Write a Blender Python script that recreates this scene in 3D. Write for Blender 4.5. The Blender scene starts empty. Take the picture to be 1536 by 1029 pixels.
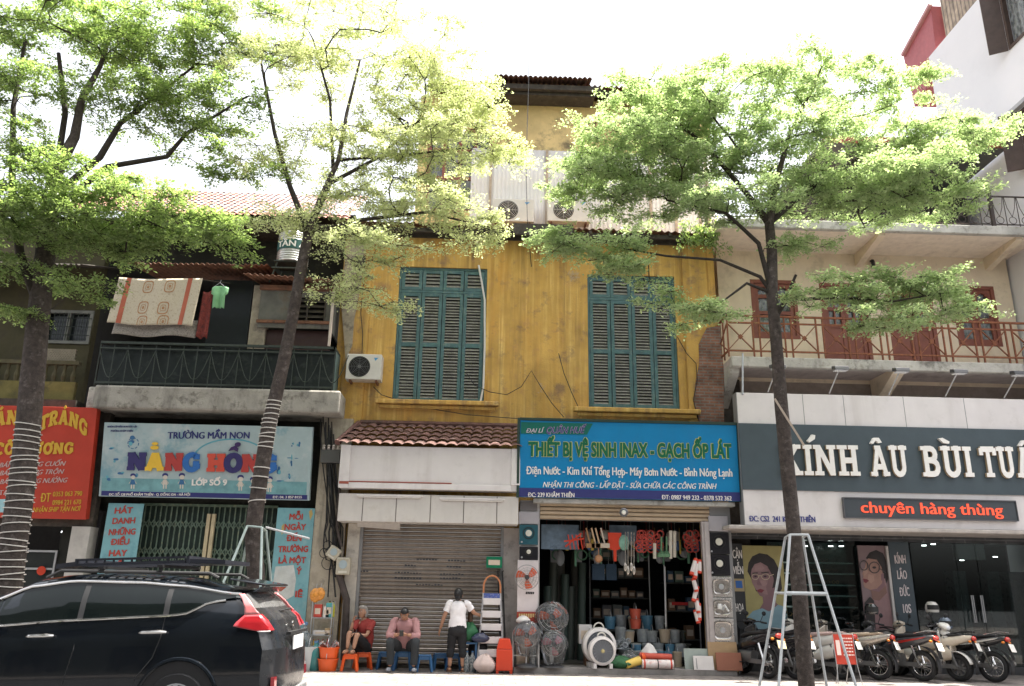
import bpy, bmesh, math, random
from mathutils import Vector, Matrix, Euler
rnd = random.Random(7)
R = math.radians
SC = bpy.context.scene
COL = SC.collection

# ---------------------------------------------------------------- camera, sky, sun, exposure
F = 1201.0
EYE = Vector((0, 0, 1.55))
cd = bpy.data.cameras.new('camera')
cd.sensor_width = 36; cd.lens = 36 * F / 1536; cd.clip_end = 500; cd.clip_start = .05
cam = bpy.data.objects.new('camera', cd); COL.objects.link(cam)
CR = Matrix.Rotation(R(-1.7), 3, 'Z') @ Matrix.Rotation(R(90 + 17.0), 3, 'X') @ Matrix.Rotation(.0175, 3, 'Z')
cam.matrix_world = Matrix.Translation(EYE) @ CR.to_4x4()
SC.camera = cam

SUN_EL, SUN_AZ = R(77.5), R(71)          # azimuth measured from +Y towards +X
sd = Vector((math.cos(SUN_EL) * math.sin(SUN_AZ), math.cos(SUN_EL) * math.cos(SUN_AZ), math.sin(SUN_EL)))
w = bpy.data.worlds.new('World'); SC.world = w; w.use_nodes = True
nt = w.node_tree; bg = nt.nodes['Background']
sky = nt.nodes.new('ShaderNodeTexSky'); sky.sky_type = 'NISHITA'; sky.sun_disc = False
sky.sun_elevation = SUN_EL; sky.sun_rotation = SUN_AZ
sky.air_density = 1.0; sky.dust_density = 6.0; sky.ozone_density = 1.0
hs = nt.nodes.new('ShaderNodeHueSaturation'); hs.inputs['Saturation'].default_value = .25
nt.links.new(sky.outputs[0], hs.inputs['Color']); nt.links.new(hs.outputs[0], bg.inputs[0])
bg.inputs[1].default_value = .125
sl = bpy.data.lights.new('sun', 'SUN'); sl.energy = 5; sl.angle = R(.6); sl.color = (1, .95, .86)
so = bpy.data.objects.new('sun', sl); COL.objects.link(so)
so.rotation_euler = sd.to_track_quat('Z', 'Y').to_euler()
SC.view_settings.view_transform = 'Standard'; SC.view_settings.look = 'None'
SC.view_settings.exposure = 1.93; SC.view_settings.gamma = 1
SC.view_settings.use_curve_mapping = False
SC.cycles.max_bounces = 6; SC.cycles.transparent_max_bounces = 12
SC.cycles.use_denoising = True

# ---------------------------------------------------------------- pixel of the photo -> point of the place
def ray(px, py): return CR @ Vector(((px - 768) / F, -(py - 514.5) / F, -1))
def P(px, py, Y):
    d = ray(px, py); return EYE + d * (Y / d.y)
def PX(px, py, X):
    d = ray(px, py); return EYE + d * (X / d.x)
def G(px, py, z=0):
    d = ray(px, py); return EYE + d * ((z - EYE.z) / d.z)
def rect(x0, y0, x1, y1, Y):
    a = P(x0, y0, Y); b = P(x1, y0, Y); c = P(x1, y1, Y); d = P(x0, y1, Y)
    return (a.x + d.x) / 2, (b.x + c.x) / 2, (d.z + c.z) / 2, (a.z + b.z) / 2   # X0 X1 Z0 Z1

# ---------------------------------------------------------------- materials
def mat(name, c, r=.7, metal=0, var=.12, scale=6, streak=None, blotch=None, spots=None, bump=0, bscale=40, spec=.4, coat=0, emit=0, noise3=None):
    """c base colour; streak=(colour, amount, xscale, zscale) vertical weather runs; blotch=(colour, amount, scale)"""
    m = bpy.data.materials.new(name); m.use_nodes = True
    n = m.node_tree.nodes; L = m.node_tree.links; b = n['Principled BSDF']
    b.inputs['Roughness'].default_value = r; b.inputs['Metallic'].default_value = metal
    b.inputs['Specular IOR Level'].default_value = spec
    if coat: b.inputs['Coat Weight'].default_value = coat; b.inputs['Coat Roughness'].default_value = .05
    tc = n.new('ShaderNodeTexCoord')
    def noise(sc, det=6, vec=None, rough=.6):
        t = n.new('ShaderNodeTexNoise'); t.inputs['Scale'].default_value = sc; t.inputs['Detail'].default_value = det
        t.inputs['Roughness'].default_value = rough
        L.new(vec if vec else tc.outputs['Object'], t.inputs['Vector']); return t.outputs['Fac']
    def ramp(f, p0, p1, v0=0., v1=1.):
        q = n.new('ShaderNodeMapRange'); q.inputs[1].default_value = p0; q.inputs[2].default_value = p1
        q.inputs[3].default_value = v0; q.inputs[4].default_value = v1; q.clamp = True
        L.new(f, q.inputs[0]); return q.outputs[0]
    def mix(f, a, bb, mode='MIX'):
        x = n.new('ShaderNodeMix'); x.data_type = 'RGBA'; x.blend_type = mode
        if isinstance(f, float): x.inputs[0].default_value = f
        else: L.new(f, x.inputs[0])
        for i, s in ((6, a), (7, bb)):
            if isinstance(s, tuple): x.inputs[i].default_value = (*s, 1)
            else: L.new(s, x.inputs[i])
        return x.outputs[2]
    lo = tuple(max(0, v * (1 - var)) for v in c); hi = tuple(min(1, v * (1 + var)) for v in c)
    col = mix(ramp(noise(scale), .3, .7), lo, hi)
    if streak:
        for sc_ in (streak if isinstance(streak, list) else [streak]):
            mp = n.new('ShaderNodeMapping'); mp.inputs['Scale'].default_value = (sc_[2], sc_[2], sc_[3])
            L.new(tc.outputs['Object'], mp.inputs[0])
            mm = n.new('ShaderNodeMath'); mm.operation = 'MULTIPLY'; L.new(ramp(noise(1, 5, mp.outputs[0], .65), .5, .72, 0, sc_[1]), mm.inputs[0]); L.new(ramp(noise(.55 + sc_[2] * .06, 3), .36, .62, .12, 1), mm.inputs[1])
            col = mix(mm.outputs[0], col, sc_[0])
    if blotch:
        for bl in (blotch if isinstance(blotch, list) else [blotch]):
            col = mix(ramp(noise(bl[2], 7, None, .7), .54, .66, 0, bl[1]), col, bl[0])
    if spots: col = mix(ramp(noise(spots[2], 9, None, .75), spots[3], spots[3] + .012, 0, spots[1]), col, spots[0])
    L.new(col, b.inputs['Base Color'])
    if emit:
        L.new(col, b.inputs['Emission Color']); b.inputs['Emission Strength'].default_value = emit
    if bump:
        bp = n.new('ShaderNodeBump'); bp.inputs['Strength'].default_value = bump; bp.inputs['Distance'].default_value = .02
        L.new(noise(bscale), bp.inputs['Height']); L.new(bp.outputs[0], b.inputs['Normal'])
    rr = ramp(noise(scale * 1.7), .3, .7, max(0, r - .08), min(1, r + .08)); L.new(rr, b.inputs['Roughness'])
    return m

def glass_mat(name, tint, alpha, rough=.02):
    m = bpy.data.materials.new(name); m.use_nodes = True; n = m.node_tree.nodes; L = m.node_tree.links
    n.remove(n['Principled BSDF']); out = n['Material Output']
    tr = n.new('ShaderNodeBsdfTransparent'); tr.inputs[0].default_value = (*tint, 1)
    gl = n.new('ShaderNodeBsdfGlossy'); gl.inputs[1].default_value = rough
    fr = n.new('ShaderNodeFresnel'); fr.inputs[0].default_value = 1.5
    mx = n.new('ShaderNodeMixShader'); L.new(fr.outputs[0], mx.inputs[0]); L.new(tr.outputs[0], mx.inputs[1]); L.new(gl.outputs[0], mx.inputs[2])
    if alpha > 0:
        df = n.new('ShaderNodeBsdfDiffuse'); df.inputs[0].default_value = (.5, .52, .52, 1)
        m2 = n.new('ShaderNodeMixShader'); m2.inputs[0].default_value = alpha
        nz = n.new('ShaderNodeTexNoise'); nz.inputs['Scale'].default_value = 9
        L.new(mx.outputs[0], m2.inputs[1]); L.new(df.outputs[0], m2.inputs[2]); L.new(m2.outputs[0], out.inputs[0])
        mr = n.new('ShaderNodeMapRange'); mr.inputs[1].default_value = .35; mr.inputs[2].default_value = .7; mr.inputs[3].default_value = alpha * .4; mr.inputs[4].default_value = alpha * 1.6
        L.new(nz.outputs[0], mr.inputs[0]); L.new(mr.outputs[0], m2.inputs[0])
    else: L.new(mx.outputs[0], out.inputs[0])
    return m

def brick_mat(name, c1, c2, mortar, bw, bh, ms=.012, axis='XZ', r=.85):
    m = bpy.data.materials.new(name); m.use_nodes = True; n = m.node_tree.nodes; L = m.node_tree.links; b = n['Principled BSDF']
    tc = n.new('ShaderNodeTexCoord'); mp = n.new('ShaderNodeMapping')
    if axis == 'XZ': mp.inputs['Rotation'].default_value = (R(-90), 0, 0)
    L.new(tc.outputs['Object'], mp.inputs[0])
    t = n.new('ShaderNodeTexBrick'); L.new(mp.outputs[0], t.inputs[0]); t.inputs['Scale'].default_value = 1
    t.inputs['Color1'].default_value = (*c1, 1); t.inputs['Color2'].default_value = (*c2, 1); t.inputs['Mortar'].default_value = (*mortar, 1)
    t.inputs['Brick Width'].default_value = bw; t.inputs['Row Height'].default_value = bh; t.inputs['Mortar Size'].default_value = ms
    nz = n.new('ShaderNodeTexNoise'); nz.inputs['Scale'].default_value = 5; nz.inputs['Detail'].default_value = 8; L.new(tc.outputs['Object'], nz.inputs[0])
    mr = n.new('ShaderNodeMapRange'); mr.inputs[1].default_value = .3; mr.inputs[2].default_value = .7; mr.inputs[3].default_value = .55; mr.inputs[4].default_value = 1.25
    L.new(nz.outputs[0], mr.inputs[0])
    mx = n.new('ShaderNodeMix'); mx.data_type = 'RGBA'; mx.blend_type = 'MULTIPLY'; mx.inputs[0].default_value = 1
    L.new(t.outputs[0], mx.inputs[6]); L.new(mr.outputs[0], mx.inputs[7]); L.new(mx.outputs[2], b.inputs['Base Color'])
    b.inputs['Roughness'].default_value = r
    bp = n.new('ShaderNodeBump'); bp.inputs['Strength'].default_value = .5; bp.inputs['Distance'].default_value = .01
    L.new(t.outputs[1], bp.inputs['Height']); bp.invert = True; L.new(bp.outputs[0], b.inputs['Normal'])
    return m

def leaf_mat(name, c1, c2, trans):
    m = bpy.data.materials.new(name); m.use_nodes = True; n = m.node_tree.nodes; L = m.node_tree.links
    n.remove(n['Principled BSDF']); out = n['Material Output']
    g = n.new('ShaderNodeNewGeometry')
    mx = n.new('ShaderNodeMix'); mx.data_type = 'RGBA'; L.new(g.outputs['Random Per Island'], mx.inputs[0])
    mx.inputs[6].default_value = (*c1, 1); mx.inputs[7].default_value = (*c2, 1)
    d = n.new('ShaderNodeBsdfDiffuse'); t = n.new('ShaderNodeBsdfTranslucent'); gl = n.new('ShaderNodeBsdfGlossy'); gl.inputs[1].default_value = .45
    tm = n.new('ShaderNodeMix'); tm.data_type = 'RGBA'; tm.blend_type = 'MULTIPLY'; tm.inputs[0].default_value = 1
    L.new(mx.outputs[2], tm.inputs[6]); tm.inputs[7].default_value = (*trans, 1)
    L.new(mx.outputs[2], d.inputs[0]); L.new(tm.outputs[2], t.inputs[0])
    a = n.new('ShaderNodeMixShader'); a.inputs[0].default_value = .55; L.new(d.outputs[0], a.inputs[1]); L.new(t.outputs[0], a.inputs[2])
    b = n.new('ShaderNodeMixShader'); b.inputs[0].default_value = .05; L.new(a.outputs[0], b.inputs[1]); L.new(gl.outputs[0], b.inputs[2])
    L.new(b.outputs[0], out.inputs[0]); return m

def flat(name, c, r=.55, **k): return mat(name, c, r, var=k.pop('var', .06), **k)

# ---------------------------------------------------------------- mesh collector
class MB:
    def __init__(s): s.v = []; s.f = []; s.seg = []
    def add(s, vs, fs):
        o = len(s.v); s.v += [tuple(v) for v in vs]; s.f += [tuple(i + o for i in f) for f in fs]; return s
    def box(s, x0, x1, y0, y1, z0, z1):
        return s.add([(x0, y0, z0), (x1, y0, z0), (x1, y1, z0), (x0, y1, z0), (x0, y0, z1), (x1, y0, z1), (x1, y1, z1), (x0, y1, z1)],
                     [(0, 3, 2, 1), (4, 5, 6, 7), (0, 1, 5, 4), (1, 2, 6, 5), (2, 3, 7, 6), (3, 0, 4, 7)])
    def prism(s, poly, y0, y1):           # polygon in XZ, extruded along Y
        n = len(poly)
        vs = [(x, y0, z) for x, z in poly] + [(x, y1, z) for x, z in poly]
        return s.add(vs, [tuple(range(n)), tuple(range(2 * n - 1, n - 1, -1))] + [(i, n + i, n + (i + 1) % n, (i + 1) % n) for i in range(n)])
    def prism3(s, pts, d):                 # planar 3D polygon, extruded by vector d
        n = len(pts); d = Vector(d); pts = [Vector(p) for p in pts]
        return s.add(pts + [p + d for p in pts], [tuple(range(n)), tuple(range(2 * n - 1, n - 1, -1))] + [(i, n + i, n + (i + 1) % n, (i + 1) % n) for i in range(n)])
    def quad(s, a, b, c, d): return s.add([a, b, c, d], [(0, 1, 2, 3)])
    def tube(s, pts, r, n=8, cap=True):
        pts = [Vector(p) for p in pts]; rs = r if isinstance(r, (list, tuple)) else [r] * len(pts)
        vs = []; fs = []; prev = None
        for i, p in enumerate(pts):
            t = (pts[min(i + 1, len(pts) - 1)] - pts[max(i - 1, 0)])
            t = t.normalized() if t.length > 1e-9 else Vector((0, 0, 1))
            if prev is None:
                u = t.orthogonal().normalized()
            else:
                u = prev - t * prev.dot(t); u = u.normalized() if u.length > 1e-6 else t.orthogonal().normalized()
            prev = u; w_ = t.cross(u)
            for k in range(n):
                a = 2 * math.pi * k / n; vs.append(p + (u * math.cos(a) + w_ * math.sin(a)) * rs[i])
        for i in range(len(pts) - 1):
            for k in range(n):
                fs.append((i * n + k, i * n + (k + 1) % n, (i + 1) * n + (k + 1) % n, (i + 1) * n + k))
        if cap: fs.append(tuple(range(n - 1, -1, -1))); fs.append(tuple((len(pts) - 1) * n + k for k in range(n)))
        return s.add(vs, fs)
    def beam(s, p, q, w_, h, up=(0, 0, 1)):
        p = Vector(p); q = Vector(q); t = (q - p).normalized(); u = t.cross(Vector(up))
        u = u.normalized() if u.length > 1e-6 else t.orthogonal().normalized(); v = u.cross(t)
        c = [(-1, -1), (1, -1), (1, 1), (-1, 1)]
        vs = [p + u * a * w_ / 2 + v * b * h / 2 for a, b in c] + [q + u * a * w_ / 2 + v * b * h / 2 for a, b in c]
        return s.add(vs, [(3, 2, 1, 0), (4, 5, 6, 7), (0, 1, 5, 4), (1, 2, 6, 5), (2, 3, 7, 6), (3, 0, 4, 7)])
    def lathe(s, prof, c=(0, 0, 0), axis='Z', n=20, cap=True):
        vs = []; c = Vector(c)
        for r_, h in prof:
            for k in range(n):
                a = 2 * math.pi * k / n; x, y = r_ * math.cos(a), r_ * math.sin(a)
                vs.append(c + Vector({'Z': (x, y, h), 'Y': (x, h, y), 'X': (h, x, y)}[axis]))
        m_ = len(prof)
        fs = [(i * n + k, i * n + (k + 1) % n, (i + 1) * n + (k + 1) % n, (i + 1) * n + k) for i in range(m_ - 1) for k in range(n)]
        if cap: fs += [tuple(range(n - 1, -1, -1)), tuple((m_ - 1) * n + k for k in range(n))]
        return s.add(vs, fs)
    def torus(s, c, R_, r_, axis='Y', n=24, m=8, a0=0, a1=2 * math.pi):
        full = abs(a1 - a0 - 2 * math.pi) < 1e-6
        pts = []
        for k in range(n + 1):
            a = a0 + (a1 - a0) * k / n; x, y = R_ * math.cos(a), R_ * math.sin(a)
            pts.append(Vector(c) + Vector({'Z': (x, y, 0), 'Y': (x, 0, y), 'X': (0, x, y)}[axis]))
        return s.tube(pts, r_, m, not full)
    def ell(s, c, r, n=14, m=9, rot=None):
        c = Vector(c); vs = []; fs = []
        for i in range(m + 1):
            th = math.pi * i / m
            for k in range(n):
                a = 2 * math.pi * k / n; p = Vector((r[0] * math.sin(th) * math.cos(a), r[1] * math.sin(th) * math.sin(a), r[2] * math.cos(th)))
                vs.append(c + (rot @ p if rot else p))
        for i in range(m):
            for k in range(n): fs.append((i * n + k, (i + 1) * n + k, (i + 1) * n + (k + 1) % n, i * n + (k + 1) % n))
        return s.add(vs, fs)
    def grid(s, fn, nu, nv):
        vs = [fn(i / nu, j / nv) for j in range(nv + 1) for i in range(nu + 1)]
        return s.add(vs, [(j * (nu + 1) + i, j * (nu + 1) + i + 1, (j + 1) * (nu + 1) + i + 1, (j + 1) * (nu + 1) + i) for j in range(nv) for i in range(nu)])
    def build(s, name, m, parent=None, smooth=False, bevel=0, fix=True, solid=0):
        if len(s.seg) > 1:                       # several lines of lettering: one part each
            o = None
            for (a, c), (b, d) in zip(s.seg, s.seg[1:] + [(len(s.v), len(s.f))]):
                q = MB(); q.v = s.v[a:b]; q.f = [tuple(i - a for i in f) for f in s.f[c:d]]; o = q.build(name, m, parent, smooth, bevel, fix, solid)
            return o
        me = bpy.data.meshes.new(name)
        off = Vector(parent['_o']) if parent is not None and '_o' in parent else Vector()
        me.from_pydata([Vector(v) - off for v in s.v], [], s.f)
        if fix:
            b = bmesh.new(); b.from_mesh(me); bmesh.ops.recalc_face_normals(b, faces=b.faces); b.to_mesh(me); b.free()
        if m: me.materials.append(m)
        if smooth:
            me.polygons.foreach_set('use_smooth', [True] * len(me.polygons))
            me.set_sharp_from_angle(angle=R(smooth if smooth is not True else 40))
        o = bpy.data.objects.new(name, me); COL.objects.link(o)
        if parent is not None:
            o.parent = parent; o['_o'] = tuple(off)
        if solid:
            q = o.modifiers.new('thickness', 'SOLIDIFY'); q.thickness = solid; q.offset = 0
        if bevel:
            q = o.modifiers.new('edge', 'BEVEL'); q.width = bevel; q.segments = 2; q.limit_method = 'ANGLE'; q.angle_limit = R(40)
        return o

def tag(o, label=None, cat=None, group=None, kind=None):
    for k, v in (('label', label), ('category', cat), ('group', group), ('kind', kind)):
        if v: o[k] = v
    return o
def thing(name, label, cat, loc=(0, 0, 0), group=None):
    o = bpy.data.objects.new(name, None); COL.objects.link(o); o.location = loc; o['_o'] = tuple(loc); o.empty_display_size = .2
    return tag(o, label, cat, group)
def copy_tree(o, loc=None, rz=None, label=None, parent=None, scale=None):
    c = o.copy(); COL.objects.link(c); c.parent = parent
    for ch in o.children: copy_tree(ch, parent=c)
    if loc is not None: c.location = loc
    if rz is not None: c.rotation_euler = (0, 0, rz)
    if scale: c.scale = scale
    if label: c['label'] = label
    return c

# ---------------------------------------------------------------- lettering
_tc = {}; _gc = {}
import unicodedata
def _raw(t):
    c = bpy.data.curves.new('t', 'FONT'); c.body = t; c.size = 1; c.extrude = .02; c.resolution_u = 3
    o = bpy.data.objects.new('t', c); COL.objects.link(o); bpy.context.view_layer.update()
    me = bpy.data.meshes.new_from_object(o.evaluated_get(bpy.context.evaluated_depsgraph_get()))
    vs = [tuple(v.co) for v in me.vertices]; fs = [tuple(p.vertices) for p in me.polygons]
    bpy.data.objects.remove(o); bpy.data.curves.remove(c); bpy.data.meshes.remove(me); return vs, fs
def _glyph(ch):
    """mesh and advance of one plain letter"""
    if ch not in _gc:
        if 'HH' not in _gc: _gc['HH'] = max(v[0] for v in _raw('HH')[0])
        adv = max(v[0] for v in _raw('H' + ch + 'H')[0]) - _gc['HH']
        vs, fs = _raw(ch) if ch != ' ' else ([], []); _gc[ch] = (vs, fs, adv)
    return _gc[ch]
MARK = {0x301: [[(-.05, 0), (.08, .13)]], 0x300: [[(.05, 0), (-.08, .13)]], 0x302: [[(-.13, 0), (0, .12), (.13, 0)]], 0x306: [[(-.13, .12), (-.07, .02), (.07, .02), (.13, .12)]],
        0x303: [[(-.14, .02), (-.05, .09), (.05, .03), (.14, .1)]], 0x309: [[(-.05, .14), (.05, .15), (.06, .08), (0, .05), (0, 0)]]}
def text_mesh(s, bold=0., shear=0., spacing=1.):
    """lettering from plain letters plus Vietnamese marks drawn as short strokes"""
    key = (s, bold, shear, spacing)
    if key in _tc: return _tc[key]
    V_, F_ = [], []; x = 0.; th = .07 + min(bold, .03)
    def ribbon(pl):
        for (x0, y0), (x1, y1) in zip(pl, pl[1:]):
            l = math.hypot(x1 - x0, y1 - y0) or 1; ex, ey = (x1 - x0) / l * th * .3, (y1 - y0) / l * th * .3; nx, ny = -(y1 - y0) / l * th / 2, (x1 - x0) / l * th / 2; o = len(V_)
            q = [(x0 - ex + nx, y0 - ey + ny), (x1 + ex + nx, y1 + ey + ny), (x1 + ex - nx, y1 + ey - ny), (x0 - ex - nx, y0 - ey - ny)]
            V_.extend([(a, b, .019) for a, b in q] + [(a, b, -.02) for a, b in q]); F_.extend([(o, o + 1, o + 2, o + 3), (o + 7, o + 6, o + 5, o + 4)] + [(o + k, o + 4 + k, o + 4 + (k + 1) % 4, o + (k + 1) % 4) for k in range(4)])
    for ch in s:
        d = unicodedata.normalize('NFD', ch.replace('\u0110', 'D').replace('\u0111', 'd')); base = d[0]; vs, fs, adv = _glyph(base); o = len(V_)
        V_ += [(a + x, b, c) for a, b, c in vs]; F_ += [tuple(i + o for i in f) for f in fs]
        if vs:
            x0, x1 = x + min(v[0] for v in vs), x + max(v[0] for v in vs); top = max(v[1] for v in vs); cx = (x0 + x1) / 2; y = top + .07
            if base == 'i': y = .6
            if ch in '\u0110\u0111': yy = .35 if ch == '\u0110' else .58; ribbon([(x0 - .07, yy), (x0 + .2, yy)] if ch == '\u0110' else [(x1 - .25, yy), (x1 + .05, yy)])
            for m in map(ord, d[1:]):
                if m == 0x323: ribbon([(cx - .04, -.15), (cx + .04, -.15)])
                elif m == 0x31B: ribbon([(x1 - .06, top - .06), (x1 + .07, top), (x1 + .08, top + .11)])
                elif m in MARK:
                    sh_ = .17 if (m in (0x301, 0x300, 0x309, 0x303) and any(ord(q) in (0x302, 0x306) for q in d[1:])) else 0
                    for st in MARK[m]: ribbon([(cx + a + (.2 if sh_ and m != 0x303 else 0), y + b + (sh_ * .5 if m != 0x303 else sh_)) for a, b in st])
        x += adv * spacing
    if bold > 0:                                      # heavier strokes: the letters repeated a hair to each side
        n = len(V_); k = bold * .9; base, bf = V_, F_; V_, F_ = [], []
        for i, (dx, dy) in enumerate([(0, 0), (-k, 0), (k, 0)] + ([(-k * .7, k * .7), (k * .7, k * .7), (-k * .7, -k * .7), (k * .7, -k * .7)] if bold > .03 else [])):
            F_ += [tuple(q + i * n for q in f) for f in bf]; V_ += [(a + dx, b + dy, c - .0025 * i) for a, b, c in base]
    V_ = [(a + shear * b, b, c) for a, b, c in V_]; x0 = min(v[0] for v in V_); x1 = max(v[0] for v in V_)
    V_ = [((a - x0) / (x1 - x0), b / .69, c / .04 + .5) for a, b, c in V_]      # x 0..1, caps 0..1, depth 0..1
    _tc[key] = (V_, F_); return V_, F_

class Panel:
    """a flat board seen in the photo as the quad tl,tr,br,bl; Yb / Yt are the distances of its bottom and top edges"""
    def __init__(s, tl, tr, br, bl, Yb, Yt=None):
        Yt = Yb if Yt is None else Yt; s.px = (tl, tr, br, bl)
        a, b, c, d = P(*tl, Yt), P(*tr, Yt), P(*br, Yb), P(*bl, Yb)
        x0 = (a.x + d.x) / 2; x1 = (b.x + c.x) / 2; zt = (a.z + b.z) / 2; zb = (c.z + d.z) / 2
        s.o = Vector((x0, Yb, zb)); s.u = Vector((x1 - x0, 0, 0)); s.v = Vector((0, Yt - Yb, zt - zb))
        s.n = s.u.cross(s.v).normalized();  s.n = s.n if s.n.y < 0 else -s.n     # towards the street
    def uv(s, px, py):
        tl, tr, br, bl = s.px; v = .5; u = .5
        for _ in range(4):
            xl = bl[0] + (tl[0] - bl[0]) * v; xr = br[0] + (tr[0] - br[0]) * v; u = (px - xl) / (xr - xl)
            yt = tl[1] + (tr[1] - tl[1]) * u; yb = bl[1] + (br[1] - bl[1]) * u; v = (py - yb) / (yt - yb)
        return u, v
    def at(s, u, v, d=0): return s.o + s.u * u + s.v * v + s.n * d
    def pt(s, px, py, d=0): return s.at(*s.uv(px, py), d)
    def board(s, mb, u0=0, u1=1, v0=0, v1=1, d0=-.1, d1=0):
        return mb.prism3([s.at(u0, v0, d1), s.at(u1, v0, d1), s.at(u1, v1, d1), s.at(u0, v1, d1)], s.n * (d0 - d1))
    def poly(s, mb, pxs, d=.004, th=.004):
        return mb.prism3([s.pt(x, y, d) for x, y in pxs], s.n * -th)
    def text(s, mb, t, x0, x1, yb, cap, d=.006, th=.006, bold=.02, shear=0., arch=0., slant_y=None, spacing=1.):
        """letters from pixel x0..x1, base line pixel yb, cap height in pixels"""
        vs, fs = text_mesh(t, bold, shear, spacing); mb.seg.append((len(mb.v), len(mb.f)))
        u0, v0 = s.uv(x0, yb); u1, v1 = s.uv(x1, yb if slant_y is None else slant_y); vc = s.uv(x0, yb - cap)[1] - v0
        out = []
        for x, y, z in vs:
            out.append(s.at(u0 + (u1 - u0) * x, v0 + (v1 - v0) * x + vc * (y + arch * (1 - (2 * x - 1) ** 2)), d + th * z))
        return mb.add(out, fs)

# a chunky slab-serif alphabet drawn with strokes: each glyph in a box w x 1
def _arc(cx, cy, rx, ry, a0, a1, n=9): return [(cx + rx * math.cos(R(a0 + (a1 - a0) * i / n)), cy + ry * math.sin(R(a0 + (a1 - a0) * i / n))) for i in range(n + 1)]
GL = {   # width, strokes, serifs (x, y, half-width)
 'I': (.36, [[(.18, 0), (.18, 1)]], [(.18, 0, .18), (.18, 1, .18)]),
 'H': (.86, [[(.2, 0), (.2, 1)], [(.66, 0), (.66, 1)], [(.2, .5), (.66, .5)]], [(.2, 0, .2), (.2, 1, .2), (.66, 0, .2), (.66, 1, .2)]),
 'N': (.9, [[(.18, 0), (.18, 1)], [(.2, .96), (.7, .04)], [(.72, 0), (.72, 1)]], [(.18, 0, .18), (.14, 1, .14), (.72, 1, .18)]),
 'K': (.86, [[(.2, 0), (.2, 1)], [(.24, .42), (.66, .97)], [(.38, .56), (.68, .03)]], [(.2, 0, .2), (.2, 1, .2), (.68, 0, .17), (.66, 1, .17)]),
 'A': (.9, [[(.16, 0), (.43, .97)], [(.47, .97), (.74, 0)], [(.27, .3), (.63, .3)]], [(.16, 0, .16), (.74, 0, .16), (.42, 1, .14)]),
 'U': (.86, [[(.2, 1), (.2, .3)] + _arc(.43, .3, .23, .24, 180, 360, 8) + [(.66, .3), (.66, 1)]], [(.2, 1, .2), (.66, 1, .2)]),
 'B': (.78, [[(.2, 0), (.2, 1)], [(.2, .92), (.42, .92)] + _arc(.42, .73, .17, .19, 90, -90, 6) + [(.2, .54)], [(.2, .54), (.45, .52)] + _arc(.45, .3, .2, .22, 90, -90, 6) + [(.2, .08)]], [(.12, 0, .12), (.12, 1, .12)]),
 'T': (.78, [[(.39, 0), (.39, 1)], [(.06, .92), (.72, .92)], [(.06, .96), (.06, .72)], [(.72, .96), (.72, .72)]], [(.39, 0, .2)]),
 'O': (.84, [_arc(.42, .5, .3, .42, 0, 360, 20)], []),
 'C': (.8, [_arc(.44, .5, .31, .42, 50, 310, 15), [(.66, .95), (.66, .66)]], []),
 'G': (.86, [_arc(.44, .5, .31, .42, 50, 330, 15), [(.66, .95), (.66, .66)], [(.5, .42), (.8, .42)], [(.7, .42), (.7, .14)]], []),
 'R': (.82, [[(.2, 0), (.2, 1)], [(.2, .92), (.44, .92)] + _arc(.44, .7, .19, .22, 90, -90, 6) + [(.2, .48)], [(.4, .48), (.66, .03)]], [(.2, 0, .2), (.12, 1, .12), (.68, 0, .14)]),
}
ACC = {'acute': [[(-.06, 1.12), (.12, 1.28)]], 'grave': [[(.06, 1.12), (-.12, 1.28)]],
       'circ': [[(-.17, 1.1), (0, 1.22), (.17, 1.1)]], 'breve': [_arc(0, 1.24, .15, .12, 200, 340, 6)],
       'circgrave': [[(-.17, 1.1), (0, 1.24), (.17, 1.1)], [(.3, 1.2), (.14, 1.36)]], 'breveacute': [_arc(0, 1.22, .15, .1, 200, 340, 6), [(-.02, 1.26), (.12, 1.4)]],
       'horn': [[(.24, .92), (.38, .96), (.36, 1.12)]], 'tilde': [[(-.16, 1.12), (-.05, 1.2), (.05, 1.14), (.16, 1.22)]]}
def slab_glyph(ch, accs, t):
    """list of (convex polygons) for one glyph"""
    wd, strokes, serifs = GL[ch]; polys = []
    def ribbon(pl, t):
        for (x0, y0), (x1, y1) in zip(pl, pl[1:]):
            dx, dy = x1 - x0, y1 - y0; l = math.hypot(dx, dy) or 1; ex, ey = dx / l * t * .12, dy / l * t * .12
            if len(pl) == 2: ex = ey = 0
            nx, ny = -dy / l * t / 2, dx / l * t / 2
            polys.append([(x0 + nx - ex, y0 + ny - ey), (x1 + nx + ex, y1 + ny + ey), (x1 - nx + ex, y1 - ny + ey), (x0 - nx - ex, y0 - ny - ey)])
    for st in strokes: ribbon(st, t)
    sh = t * .72
    for x, y, hw in serifs:
        a, b = (0, sh) if y == 0 else (1 - sh, 1)
        polys.append([(x - hw, a), (x + hw, a), (x + hw, b), (x - hw, b)])
    for a in accs:
        for st in ACC[a]: ribbon([(x + wd / 2, y) for x, y in st], t * .8)
    return wd, polys
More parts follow.
